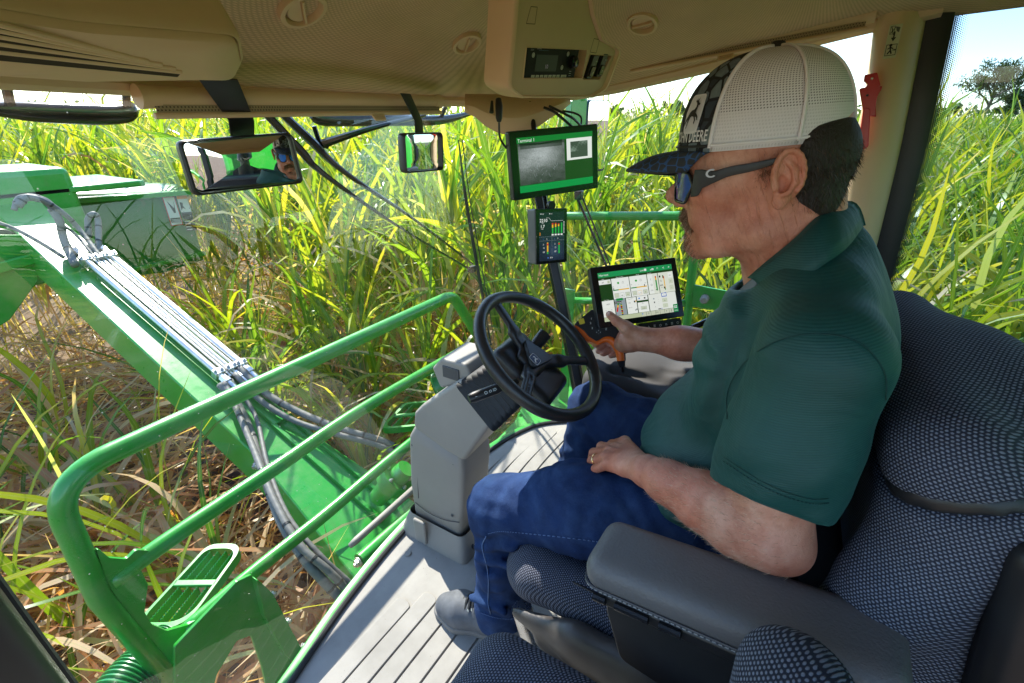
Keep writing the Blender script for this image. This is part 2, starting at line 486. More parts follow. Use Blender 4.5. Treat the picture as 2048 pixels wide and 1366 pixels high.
def glass_mat(name, tint=(0.93, 0.97, 0.95), refl=1.0, dust=0.025, dirt_scale=60):
    m = bpy.data.materials.new(name); m.use_nodes = True; t = m.node_tree; t.nodes.clear()
    out = nd(t, 'ShaderNodeOutputMaterial'); c = coord(t)
    tr = nd(t, 'ShaderNodeBsdfTransparent'); tr.inputs[0].default_value = (*tint, 1)
    gl = nd(t, 'ShaderNodeBsdfGlossy'); gl.inputs['Roughness'].default_value = 0.0
    fr = nd(t, 'ShaderNodeFresnel', inputs={'IOR': 1.5})
    mx = nd(t, 'ShaderNodeMixShader'); lk(t, math_n(t, 'MINIMUM', math_n(t, 'MULTIPLY', fr.outputs[0], refl), 0.17), mx.inputs[0])
    lk(t, tr.outputs[0], mx.inputs[1]); lk(t, gl.outputs[0], mx.inputs[2])
    # dust: fine specks and a faint film on the pane
    vo = nd(t, 'ShaderNodeTexVoronoi', inputs={'Scale': 75.0, 'Randomness': 1.0}); lk(t, c, vo.inputs['Vector'])
    rnd = nd(t, 'ShaderNodeSeparateColor'); lk(t, vo.outputs['Color'], rnd.inputs[0])
    thr = math_n(t, 'MULTIPLY', math_n(t, 'GREATER_THAN', rnd.outputs[0], 0.55), math_n(t, 'MULTIPLY', rnd.outputs[1], 0.13))
    speck = math_n(t, 'LESS_THAN', vo.outputs['Distance'], thr)
    film = nd(t, 'ShaderNodeMapRange', inputs={'From Min': 0.45, 'From Max': 0.8, 'To Max': dust}); lk(t, noise(t, 4, 6, 0.7, c), film.inputs['Value'])
    df = nd(t, 'ShaderNodeBsdfDiffuse'); df.inputs[0].default_value = (0.75, 0.74, 0.7, 1)
    tl = nd(t, 'ShaderNodeBsdfTranslucent'); tl.inputs[0].default_value = (0.75, 0.74, 0.7, 1)
    ad = nd(t, 'ShaderNodeMixShader'); ad.inputs[0].default_value = 0.5
    lk(t, df.outputs[0], ad.inputs[1]); lk(t, tl.outputs[0], ad.inputs[2])
    f2 = math_n(t, 'ADD', film.outputs[0], math_n(t, 'MULTIPLY', speck, 0.35))
    m2 = nd(t, 'ShaderNodeMixShader'); lk(t, f2, m2.inputs[0]); lk(t, mx.outputs[0], m2.inputs[1]); lk(t, ad.outputs[0], m2.inputs[2])
    lk(t, m2.outputs[0], out.inputs['Surface'])
    return m
M_GLASS = glass_mat('windshield_glass', refl=1.7)
M_GLASS2 = glass_mat('side_glass', (0.84, 0.90, 0.93), 1.0, 0.012)
M_GLASS3 = glass_mat('tinted_door_glass', (0.48, 0.58, 0.69), 1.0, 0.008)

def mirror_mat():
    m, t, b = newmat('mirror_silver')
    b.inputs['Base Color'].default_value = (0.86, 0.88, 0.88, 1); b.inputs['Metallic'].default_value = 1
    b.inputs['Roughness'].default_value = 0.01; return m
M_MIRROR = mirror_mat()

def col_attr_mat(name, emit=0.0, rough=0.4, spec=0.5):
    m, t, b = newmat(name)
    a = nd(t, 'ShaderNodeAttribute', attribute_name='Col')
    if emit > 0:
        b.inputs['Base Color'].default_value = (0.01, 0.01, 0.01, 1)
        lk(t, a.outputs['Color'], b.inputs['Emission Color']); b.inputs['Emission Strength'].default_value = emit
    else: lk(t, a.outputs['Color'], b.inputs['Base Color'])
    b.inputs['Roughness'].default_value = rough; b.inputs['Specular IOR Level'].default_value = spec
    return m
M_SCREEN = col_attr_mat('screen_pixels', 0.27, 0.18)
M_PRINT = col_attr_mat('printed_marks', 0, 0.45)

def lin(r, g, b): return tuple(((x/255)/12.92 if x/255 <= 0.04045 else ((x/255+0.055)/1.055)**2.4) for x in (r, g, b))

_txt = {}
def text_shape(s, bold=False):
    """2-D triangles/quads of a text string (height of capitals about 0.7)"""
    k = (s, bold)
    if k in _txt: return _txt[k]
    cu = bpy.data.curves.new('t', 'FONT'); cu.body = s; cu.resolution_u = 2
    if bold: cu.offset = 0.012
    o = bpy.data.objects.new('t', cu); COL.objects.link(o)
    dg = bpy.context.evaluated_depsgraph_get(); me = bpy.data.meshes.new_from_object(o.evaluated_get(dg))
    V = np.array([v.co[:2] for v in me.vertices]) if len(me.vertices) else np.zeros((0, 2)); Fc = [tuple(p.vertices) for p in me.polygons]
    bpy.data.objects.remove(o); bpy.data.curves.remove(cu); bpy.data.meshes.remove(me)
    _txt[k] = (V, Fc); return V, Fc

class Art:
    """flat coloured marks in a plane: o + X*u + Y*v, layers lifted along Z"""
    def __init__(s, o, X, Y, step=0.00025, warp=None):
        s.o = A(*o); s.X = unit(X); s.Y = unit(Y); s.Z = np.cross(s.X, s.Y); s.step = step; s.warp = warp
        s.v = []; s.f = []; s.c = []; s.n = 0
    def put(s, V2, F, col, layer):
        for u, v in V2:
            s.v.append(s.warp(u, v, layer*s.step) if s.warp else s.o+s.X*u+s.Y*v+s.Z*layer*s.step); s.c.append((*col, 1))
        for f in F: s.f.append([i+s.n for i in f])
        s.n += len(V2)
    def rect(s, u, v, w, h, col, layer=1): s.put([(u, v), (u+w, v), (u+w, v+h), (u, v+h)], [(0, 1, 2, 3)], col, layer)
    def poly(s, pts, col, layer=1): s.put(pts, [tuple(range(len(pts)))], col, layer)
    def disc(s, u, v, r, col, layer=1, n=20): s.poly([(u+r*math.cos(i*2*math.pi/n), v+r*math.sin(i*2*math.pi/n)) for i in range(n)], col, layer)
    def ring(s, u, v, r, w, col, layer=1, n=24):
        V = []; F = []
        for i in range(n):
            a = i*2*math.pi/n; V += [(u+r*math.cos(a), v+r*math.sin(a)), (u+(r-w)*math.cos(a), v+(r-w)*math.sin(a))]
            j = (i+1) % n; F.append((2*i, 2*j, 2*j+1, 2*i+1))
        s.put(V, F, col, layer)
    def line(s, pts, w, col, layer=1):
        for a, b in zip(pts[:-1], pts[1:]):
            a = A(*a); b = A(*b); d = unit(b-a) if np.linalg.norm(b-a) > 0 else A(1, 0); nrm = A(-d[1], d[0])*w/2
            s.put([a-nrm, b-nrm, b+nrm, a+nrm], [(0, 1, 2, 3)], col, layer)
    def frame(s, u, v, w, h, t, col, layer=1):
        s.rect(u, v, w, t, col, layer); s.rect(u, v+h-t, w, t, col, layer); s.rect(u, v+t, t, h-2*t, col, layer); s.rect(u+w-t, v+t, t, h-2*t, col, layer)
    def text(s, st, u, v, size, col, layer=2, align='l', bold=False, sx=1.0):
        V, F = text_shape(st, bold)
        if not len(V): return
        V = V*size*A(sx, 1); w = V[:, 0].max()
        V = V + A(u-(w/2 if align == 'c' else w if align == 'r' else 0), v)
        s.put(V.tolist(), F, col, layer)
    def build(s, name, mat, parent=None):
        me = bpy.data.meshes.new(name); me.from_pydata([tuple(x) for x in s.v], [], s.f)
        ca = me.color_attributes.new(name='Col', type='FLOAT_COLOR', domain='POINT')
        ca.data.foreach_set('color', np.array(s.c, np.float32).ravel())
        me.materials.append(mat); me.update()
        o = bpy.data.objects.new(name, me); COL.objects.link(o)
        if parent is not None: attach(o, parent)
        return o

# leaping-deer style outline used on the wheel, cap and stickers (unit box, y up)
DEER = [(0.04,0.30),(0.16,0.40),(0.24,0.50),(0.36,0.56),(0.52,0.58),(0.60,0.66),(0.60,0.74),(0.54,0.80),(0.46,0.82),(0.40,0.92),(0.48,0.86),(0.50,0.96),(0.56,0.86),(0.66,0.98),(0.63,0.86),(0.70,0.80),(0.80,0.76),(0.79,0.71),(0.72,0.71),(0.71,0.58),(0.68,0.48),(0.76,0.44),(0.88,0.36),(0.92,0.24),(0.86,0.26),(0.80,0.34),(0.70,0.36),(0.78,0.26),(0.74,0.14),(0.68,0.18),(0.70,0.26),(0.60,0.36),(0.46,0.38),(0.34,0.34),(0.26,0.22),(0.20,0.06),(0.13,0.02),(0.17,0.14),(0.20,0.28),(0.10,0.22),(0.02,0.10),(0.00,0.18)]
# ------------------------------------------------------------------ ground and distance
GZ = -1.75
def ground():
    m, t, b = newmat('field_ground'); c = coord(t)
    n = noise(t, 0.9, 8, 0.7, c); n2 = noise(t, 14, 5, 0.7, c)
    lk(t, mixc(t, n2, ramp(t, n, [(0.3, (0.16, 0.10, 0.06)), (0.6, (0.32, 0.21, 0.13)), (0.8, (0.42, 0.30, 0.19))]), (0.08, 0.05, 0.03)), b.inputs['Base Color'])
    b.inputs['Roughness'].default_value = 0.95
    bump(t, b, n2, 0.7, 0.05)
    mb = MB(); xs = np.r_[-1200, -300, -80, np.linspace(-30, 40, 71), 80, 300, 1200]; ys = xs
    X, Y = np.meshgrid(xs, ys, indexing='ij')
    Z = GZ + 0.05*np.sin(X*1.3+0.7*np.sin(Y*0.8))*np.cos(Y*0.9)
    mb.grid(np.stack([X, Y, Z], -1))
    struct(mb.build('ground', m))
ground()

def leaf_mat(name, stops, trans=0.5, spec=0.4):
    m = bpy.data.materials.new(name); m.use_nodes = True; t = m.node_tree
    b = t.nodes['Principled BSDF']; out = t.nodes['Material Output']
    a = nd(t, 'ShaderNodeAttribute', attribute_name='Col')
    sp = nd(t, 'ShaderNodeSeparateColor'); lk(t, a.outputs['Color'], sp.inputs[0])
    colr = ramp(t, sp.outputs[0], stops)
    # g = position across the blade: a paler midrib
    rib = nd(t, 'ShaderNodeMapRange', inputs={'From Min': 0.10, 'From Max': 0.0, 'To Max': 0.5}); lk(t, math_n(t, 'ABSOLUTE', math_n(t, 'SUBTRACT', sp.outputs[1], 0.5)), rib.inputs['Value'])
    colr = mixc(t, rib.outputs[0], colr, (0.42, 0.48, 0.22))
    lk(t, colr, b.inputs['Base Color']); b.inputs['Roughness'].default_value = 0.33; b.inputs['Specular IOR Level'].default_value = spec
    tl = nd(t, 'ShaderNodeBsdfTranslucent')
    lk(t, mixc(t, 1.0, colr, (1.5, 1.35, 0.5), 'MULTIPLY'), tl.inputs['Color'])
    mx = nd(t, 'ShaderNodeMixShader'); mx.inputs[0].default_value = trans
    lk(t, b.outputs[0], mx.inputs[1]); lk(t, tl.outputs[0], mx.inputs[2]); lk(t, mx.outputs[0], out.inputs['Surface'])
    return m
M_LEAF = leaf_mat('cane_leaf', [(0.0, (0.46, 0.20, 0.09)), (0.12, (0.62, 0.46, 0.29)), (0.22, (0.68, 0.57, 0.42)), (0.30, (0.50, 0.45, 0.05)), (0.46, (0.36, 0.42, 0.02)), (0.64, (0.17, 0.31, 0.02)), (0.80, (0.07, 0.19, 0.025)), (0.93, (0.04, 0.12, 0.025)), (1.0, (0.50, 0.56, 0.26))], 0.5)

def blades(base, az, length, lean, droop, width, tone, seg, r, twist=0.4):
    """vectorised arching blades. base (n,3). returns V, F, col"""
    n = len(base); k = seg+1
    s = np.linspace(0, 1, k)[None, :]
    ang = lean[:, None] + droop[:, None]*s**1.6            # angle from vertical
    dl = (length/seg)[:, None]
    hx = np.concatenate([np.zeros((n, 1)), np.cumsum(np.sin(ang[:, :-1])*dl, 1)], 1)
    hz = np.concatenate([np.zeros((n, 1)), np.cumsum(np.cos(ang[:, :-1])*dl, 1)], 1)
    wob = r.normal(0, 0.05, (n, 1))*np.sin(s*5+r.uniform(0, 6, (n, 1)))*length[:, None]*0.6
    ca, sa = np.cos(az)[:, None], np.sin(az)[:, None]
    C = np.stack([base[:, 0:1]+hx*ca-wob*sa, base[:, 1:2]+hx*sa+wob*ca, base[:, 2:3]+hz], -1)
    w = width[:, None]*np.minimum(1, np.minimum(0.45+s*3.0, 1))*np.power(np.clip(1-s, 0, 1), 0.55)+0.0008
    tw = r.uniform(-1, 1, (n, 1))*twist + r.normal(0, 1, (n, 1))*twist*s*1.6
    side = np.stack([-sa*np.cos(tw)+ca*np.sin(tw)*np.cos(ang), ca*np.cos(tw)+sa*np.sin(tw)*np.cos(ang), -np.sin(tw)*np.sin(ang)], -1)
    L = C-side*w[..., None]/2; Rr = C+side*w[..., None]/2
    V = np.stack([L, Rr], 2).reshape(-1, 3)
    idx = (np.arange(n)*k*2)[:, None]+np.arange(seg)[None]*2
    F = np.stack([idx, idx+1, idx+3, idx+2], -1).reshape(-1, 4)
    col = np.zeros((n, k, 2, 4), np.float32); col[..., 3] = 1
    tt = np.clip(tone[:, None]+np.where(r.uniform(0, 1, (n, 1)) < 0.25, -0.35*s**3, 0), 0, 1)
    col[..., 0] = tt[..., None]; col[:, :, 0, 1] = 0; col[:, :, 1, 1] = 1
    return V, F, col.reshape(-1, 4)

def mass(name, parts, mat, kind='stuff', parent=None):
    off = 0; Vs = []; Fs = []; Cs = []
    for V, F, c in parts: Vs.append(V); Fs.append(F+off); Cs.append(c); off += len(V)
    V = np.concatenate(Vs); F = np.concatenate(Fs); Cc = np.concatenate(Cs)
    me = bpy.data.meshes.new(name); m = len(F)
    me.vertices.add(len(V)); me.vertices.foreach_set('co', V.astype(np.float32).ravel())
    me.loops.add(m*4); me.loops.foreach_set('vertex_index', F.astype(np.int32).ravel())
    me.polygons.add(m); me.polygons.foreach_set('loop_start', np.arange(0, m*4, 4, dtype=np.int32))
    me.update(calc_edges=True)
    ca = me.color_attributes.new(name='Col', type='FLOAT_COLOR', domain='POINT'); ca.data.foreach_set('color', Cc.astype(np.float32).ravel())
    me.materials.append(mat); me.shade_smooth()
    o = bpy.data.objects.new(name, me); COL.objects.link(o)
    if kind: o['kind'] = kind
    if parent is not None: attach(o, parent)
    return o

def cane_stand(pts, H, r, nl, seg, wid, dead, jitter=0.35, low=0.0, tonebias=0.0):
    """stalk tops at pts (n,2); each throws nl leaves; plus dead straw lower down"""
    out = []; n = len(pts)
    top = GZ + H
    m = n*nl; i = np.repeat(np.arange(n), nl)
    u = r.uniform(0, 1, m)
    z0 = GZ + 0.1 + (top[i]-GZ-0.35)*(0.30+0.70*np.sqrt(u)) - 0.35
    lean0 = r.normal(0, 0.12, (n, 2))
    hgt = z0-GZ
    base = np.stack([pts[i, 0]+lean0[i, 0]*hgt+r.normal(0, .03, m), pts[i, 1]+lean0[i, 1]*hgt+r.normal(0, .03, m), z0], -1)
    rel = (z0-GZ)/(top[i]-GZ)
    ln = r.uniform(0.7, 1.5, m)*(0.75+0.35*rel)
    tone = np.clip(0.30+0.62*r.beta(2, 2.2, m)+tonebias+r.normal(0, .06, n)[i], 0.26, 0.92)
    deadp = np.clip(0.9-1.25*rel, 0.02, 0.95)*dead
    dd = r.uniform(0, 1, m) < deadp
    tone = np.where(dd, r.uniform(0.0, 0.24, m), tone)
    tone = np.where(r.uniform(0, 1, m) < 0.035, 1.0, tone)
    out.append(blades(base, r.uniform(0, 2*np.pi, m), ln, r.uniform(0.05, 0.55, m)+dd*0.5, r.uniform(0.2, 2.0, m)+dd*0.9, wid*r.uniform(0.6, 1.25, m), tone, seg, r))
    # stalks
    k = n
    out.append(blades(np.stack([pts[:, 0], pts[:, 1], np.full(n, GZ)], -1), np.arctan2(lean0[:, 1], lean0[:, 0]), (top-GZ)*0.75, np.hypot(lean0[:, 0], lean0[:, 1]), np.zeros(k), np.full(k, 0.03), r.uniform(0.05, 0.34, k), 2, r, 0.0))
    return out

def inside_machine(x, y):
    cab = (x > -1.1) & (x < 2.25) & (y < 1.45) & (y > -6)
    boom = (x > 0.85) & (x < 1.50) & (y > 1.2) & (y < 7.5)
    lay = (x > -2.0) & (x < 2.9) & (y > 4.6) & (y < 7.6)
    left = (x > -2.2) & (x < 0.45) & (y > 0.2) & (y < 1.7)
    return cab | boom | lay | left
def cane():
    r = np.random.default_rng(11)
    def scatter(x0, x1, y0, y1, dens, rows=True):
        n = int((x1-x0)*(y1-y0)*dens); p = np.stack([r.uniform(x0, x1, n), r.uniform(y0, y1, n)], -1)
        return p
    def hfun(p, base=2.85, amp=0.28):
        return base + amp*np.sin(p[:, 0]*1.9+np.sin(p[:, 1]*1.3)*2)*0.5 + r.normal(0, 0.16, len(p))
    def inview(p, marg=0.25):
        a = np.arctan2(p[:, 0], p[:, 1]) - HEAD
        return (np.abs(a) < math.atan(1024/FPX/math.cos(PITCH))+marg)
    # near stand: to the right of the cab and in front
    p = scatter(-6, 14, -5, 12, 10.0)
    d = np.hypot(p[:, 0]-0.5, p[:, 1]-0.2)
    p = p[inview(p, 0.35) & ~inside_machine(p[:, 0], p[:, 1]) & (d < 9)]
    h = hfun(p)
    right = p[:, 0] > 2.1
    lodged = (p[:, 0] < 1.55+0.35*(p[:, 1]-1.0)) & (p[:, 0] < 2.9) & (p[:, 1] > 1.0) & (p[:, 1] < 5.8)
    # the cane just in front of the screen is being pushed down and is lower
    front = (p[:, 1] > 1.2) & (p[:, 0] < 2.4)
    h = np.where(front, np.minimum(h, 1.0+0.42*(p[:, 1]-1.0)+r.uniform(0, 0.5, len(p))), h)
    h = np.where(lodged, 0.75+0.13*(p[:, 1]-1)+r.uniform(0, 0.6, len(p)), h)
    h = np.where(right & (p[:, 1] > -4) & (p[:, 1] < 1.5), np.minimum(h, 2.12+0.05*(p[:, 0]-2)+r.uniform(0, 0.28, len(p))), h)
    dry = (p[:, 0] < 0.95) & (p[:, 1] < 4.4)
    parts = cane_stand(p[~dry], h[~dry], r, 17, 7, 0.050, 1.0) + cane_stand(p[dry], h[dry], r, 17, 7, 0.042, 2.3)
    struct(mass('sugarcane', parts, M_LEAF), 'stuff')
    tag(bpy.data.objects['sugarcane'], 'tall yellow-green sugarcane standing close around the cab', 'sugarcane')
    # straw tangle low down
    q = scatter(-4, 8, -2, 8, 130)
    q = q[inview(q, 0.2) & ~((q[:, 0] > -1.1) & (q[:, 0] < 2.1) & (q[:, 1] < 1.1))]
    n = len(q)
    st = [blades(np.stack([q[:, 0], q[:, 1], GZ+r.uniform(0.0, 0.95, n)*r.uniform(0.1, 1, n)], -1), r.uniform(0, 6.28, n), r.uniform(0.4, 1.2, n), r.uniform(0.9, 1.6, n), r.uniform(-0.3, 0.8, n), r.uniform(0.010, 0.046, n)*np.where(r.uniform(0, 1, n) < 0.3, 0.4, 1), np.where(r.uniform(0, 1, n) < 0.93, r.uniform(0, 0.26, n), r.uniform(0.3, .7, n)), 5, r, 0.8)]
    tag(struct(mass('cane_straw', st, M_LEAF), 'stuff'), 'brown dry cane straw littering the ground below the cab', 'straw')
    # middle distance
    p = scatter(-35, 60, -30, 60, 3.0)
    d = np.hypot(p[:, 0]-0.5, p[:, 1]-0.2)
    p = p[inview(p, 0.12) & (d >= 9) & (d < 34) & (r.uniform(0, 1, len(p)) < np.clip(14/d, 0, 1))]
    parts = cane_stand(p, hfun(p, 2.85), r, 13, 4, 0.06, 0.5)
    p = scatter(-200, 260, -200, 260, 0.10)
    d = np.hypot(p[:, 0], p[:, 1])
    p = p[inview(p, 0.08) & (d >= 34) & (d < 200)]
    parts += cane_stand(p, hfun(p, 2.8), r, 9, 2, 0.30, 0.3)
    # behind the machine, seen in the mirrors and lighting the cab
    p = scatter(-14, 14, -16, 2, 1.6)
    p = p[~inview(p, 0.35) & ~inside_machine(p[:, 0], p[:, 1]) & ((p[:, 0] > 2.3) | (p[:, 0] < -5.5))]
    parts += cane_stand(p, hfun(p, 2.6), r, 11, 4, 0.06, 0.5)
    tag(struct(mass('distant_sugarcane', parts, M_LEAF), 'stuff'), 'sugarcane field stretching from beyond the near rows to the horizon', 'sugarcane')
cane()

def canopy_ground():
    """the closed far canopy below the leaf tips"""
    m, t, b = newmat('far_canopy'); c = coord(t)
    n = noise(t, 1.2, 8, 0.75, c)
    lk(t, ramp(t, n, [(0.3, (0.05, 0.11, 0.015)), (0.5, (0.16, 0.26, 0.03)), (0.7, (0.34, 0.42, 0.07))]), b.inputs['Base Color'])
    b.inputs['Roughness'].default_value = 0.7; bump(t, b, n, 1.0, 0.5)
    mb = MB(); R0 = np.r_[30, 45, 70, 110, 180, 300, 600]; th = np.linspace(-0.9, 2.6, 90)+0.0
    V = []
    for q in R0:
        a = th
        V.append(np.stack([q*np.sin(a), q*np.cos(a), np.full(len(a), GZ+2.55)+0.12*np.sin(a*q*0.9)+0.08*np.sin(a*q*2.3+1)], -1))
    mb.grid(np.array(V)); struct(mb.build('field', m))
canopy_ground()

# ------------------------------------------------------------------ trees
M_BARK = simple('tree_bark', (0.16, 0.13, 0.10), 0.9, var=0.3, vscale=3)
M_TREELEAF = leaf_mat('tree_leaf', [(0.0, (0.03, 0.06, 0.02)), (0.5, (0.06, 0.10, 0.035)), (1.0, (0.12, 0.16, 0.07))], 0.25, 0.3)
def tree(loc, H, W, seed, label, group, leafy=1.0, trunk_frac=0.4, ls=0.35):
    r = np.random.default_rng(seed); loc = A(*loc)
    root = thing('tree', loc, label, 'tree', group)
    mb = MB(); tips = []
    def branch(p, d, L, rad, lev):
        n = 5; pts = [p]
        for k in range(n):
            d = unit(d + r.normal(0, 0.13, 3) + A(0, 0, 0.04)); pts.append(pts[-1]+d*L/n)
        mb.tube(pts, [rad, rad*0.6], 6, caps=False)
        if lev >= 1: tips.extend(pts[2:])
        if lev < 3:
            for k in range(3 if lev else 6):
                q = pts[r.integers(2, n+1)] if lev else pts[r.integers(3, n+1)]
                az = r.uniform(0, 6.28); el = r.uniform(0.15, 0.9)
                nd_ = unit(d*0.5+A(math.cos(az)*math.cos(el)*W/H*1.6, math.sin(az)*math.cos(el)*W/H*1.6, math.sin(el)*0.7))
                branch(q, nd_, L*r.uniform(0.5, 0.72), rad*0.5, lev+1)
    branch(loc, A(0.03, 0, 1), H*trunk_frac*1.25, H*0.028, 0)
    mb.build('trunk', M_BARK, root, ang=0)
    T = np.array(tips); m = int(len(T)*16*leafy)
    b = T[r.integers(0, len(T), m)] + r.normal(0, H*0.028, (m, 3))
    part = blades(b, r.uniform(0, 6.28, m), np.full(m, ls)*r.uniform(.5, 1.3, m), r.uniform(0, 3.1, m), r.uniform(0, 0.5, m), np.full(m, ls*0.55), r.uniform(0, 1, m), 2, r, 1.5)
    mass('crown', [part], M_TREELEAF, None, root)
    return root
def trees():
    c = P(1962, 236, d=75); c[2] = 0.8
    tree((c[0], c[1], 0.0), 11.5, 10, 5, 'wide open-crowned tree standing alone behind the cane at far right', None, 0.9, 0.38, 0.42)
    c = P(2046, 236, d=70)
    tree((c[0], c[1], 0.0), 6.5, 7, 9, 'low bushy tree cut by the right edge of the photo', None, 1.2, 0.4, 0.4)
    c = P(1352, 240, d=80); tree((c[0], c[1], 0.0), 5.4, 5, 12, 'small leaning tree on the horizon just in front of the cap brim', None, 1.0, 0.4, 0.35)
    c = P(1128, 240, d=70); tree((c[0], c[1], 0.0), 6.8, 6, 14, 'tree on the horizon between the roof corner and the outside mirror', None, 1.2, 0.4, 0.35)
    c = P(1900, 236, d=85); tree((c[0], c[1], 0.0), 4.6, 5, 21, 'small thin tree left of the wide open-crowned tree', None, 0.8, 0.4, 0.3)
    where = ['below the outside mirror', 'just right of the outside mirror', 'between the outside mirror and the leaning tree', 'behind the strap of the wide mirror', 'right of the strap of the wide mirror', 'left of the strap of the wide mirror', 'right of the wiper arms', 'behind the wiper linkage', 'between the mirror strap and the wiper arms', 'left of the small square mirror']
    for i, (px, H) in enumerate([(1180, 4), (1235, 4.4), (1290, 3.8), (480, 4.8), (520, 5.2), (395, 4.4), (620, 4.8), (690, 4.6), (545, 4.2), (780, 4)]):
        c = P(px, 240, d=95+7*(i % 3)); tree((c[0], c[1], 0.3), H, H*1.1, 30+i, 'hazy horizon tree '+where[i], 'trees of the horizon tree line', 0.7, 0.4, 0.35)
    m, t, b = newmat('treeline'); cc = coord(t)
    n = noise(t, 0.4, 8, 0.7, cc); lk(t, ramp(t, n, [(0.3, (0.05, 0.075, 0.06)), (0.7, (0.11, 0.14, 0.11))]), b.inputs['Base Color']); b.inputs['Roughness'].default_value = 0.9
    r = np.random.default_rng(3); parts = []
    n = 9000; a = r.uniform(-0.4, 2.3, n); q = r.uniform(230, 330, n)
    hh = 2.4+1.6*np.sin(a*23)*np.sin(a*61+1)+1.2*np.sin(a*140)
    base = np.stack([q*np.sin(a), q*np.cos(a), 0.5+r.uniform(0, 1, n)*(2.2+hh)], -1)
    parts.append(blades(base, r.uniform(0, 6.28, n), r.uniform(1.0, 2.6, n), r.uniform(0, 3, n), r.uniform(0, .6, n), np.full(n, 1.6), r.uniform(0, 1, n), 2, r, 1.5))
    tag(struct(mass('woods', parts, M_TREELEAF), 'stuff'), 'low blue-grey line of woods along the horizon', 'woods')
trees()

# ------------------------------------------------------------------ the cab
def Pl(px, py, o, n):
    r = FW + RT*(px-1024)/FPX + UP*(683-py)/FPX
    return EYE + r*(((A(*o)-EYE)@A(*n))/(r@A(*n)))
FCUR = [(-0.10, 0.66), (0.0, 0.78), (0.29, 0.85), (0.54, 0.905), (0.85, 0.935), (1.27, 0.92), (1.58, 0.83), (1.74, 0.66)]
TCUR = [(-0.06, 0.74), (0.06, 0.86), (0.30, 0.97), (0.55, 1.035), (0.85, 1.06), (1.20, 1.03), (1.38, 0.96), (1.51, 0.83)]
fc = bez(FCUR, 8); tc = bez(TCUR, 8)
cab = thing('cab', (0.8, 0, 0), 'beige-lined glass cab of the cane harvester, seen from inside', 'vehicle cab')

def floor_part():
    mb = MB(); pts = [(-0.12, -0.85), (1.74, -0.85), (1.74, 0.4)] + [tuple(p) for p in fc[::-1]]
    mb.prism(pts, -0.04, (0, 0, 0)); mb.build('floor_pan', M_FLOOR, cab)
    mb = MB()
    def plank(y, x0, x1, w=0.05, curve=0.0, h=0.006):
        pts = bez([(x0, y), ((x0+x1)/2, y+curve), (x1, y)], 8)
        d = np.gradient(pts, axis=0); d /= np.linalg.norm(d, axis=1)[:, None]; nrm = np.stack([-d[:, 1], d[:, 0]], 1)
        L = pts+nrm*w/2; Rr = pts-nrm*w/2
        e = [pts[-1]+d[-1]*w*0.25*math.cos(a)+nrm[-1]*w/2*math.sin(a)*0.98 for a in np.linspace(1.2, -1.2, 5)]
        s = [pts[0]-d[0]*w*0.25*math.cos(a)-nrm[0]*w/2*math.sin(a)*0.98 for a in np.linspace(1.2, -1.2, 5)]
        poly = list(L)+e+list(Rr[::-1])+s
        mb.prism(poly[::-1], h, (0, 0, 0.0005))
    ys = np.arange(0.80, -0.1, -0.0575)
    for i, y in enumerate(ys):
        x1 = [0.40, 0.60, 0.655, 0.67, 0.68, 0.69, 0.69, 0.69][min(i, 7)]
        if i: plank(y, -0.05, x1, 0.052, 0.012)
        if i < 9: plank(y+0.045, 1.0+0.02*(i % 2), [1.42, 1.5, 1.6, 1.64][min(i, 3)], 0.052, 0.02)
    mb.build('floor_rib_mat', M_FLOOR, cab, bevel=0.0018, seg=2)
    # rubber seal strip along the foot of the screen
    mb = MB(); c = [(p[0], p[1]-0.006, 0.006) for p in fc]
    mb.tube(c, 0.009, 8); mb.build('seal', M_RUBBER, cab)
    mb = MB(); c = [(p[0], p[1]+0.013, 0.002) for p in fc]
    mb.tube(c, 0.012, 8, flat=(1.4, 0.7)); mb.build('screen_lower_rail', M_GREEN, cab)
    # buttons on the mat
    mb = MB(); mb.lathe([(0, 0.006), (0.010, 0.006), (0.013, 0.0)], P(816, 1108, Z=0), (0, 0, 1)); mb.build('mat_fastener', M_GREY, cab)
floor_part()

def prof(z): return 0.36*z-0.105*z*z
def screen_pt(i, t):
    a, b = fc[i], tc[i]; z = 1.40*t
    q = a*(1-t)+b*t
    n = unit(q-A(0.82, 0.1))
    k = prof(z) - 0.125*t
    q = q + n*k
    return A(q[0], q[1], z)
def windshield():
    V = np.array([[screen_pt(i, t) for t in np.linspace(0.004, 1, 22)] for i in range(len(fc))])
    mb = MB(); mb.grid(V); mb.build('windshield', M_GLASS, cab, ang=0)
    return V
WS = windshield()

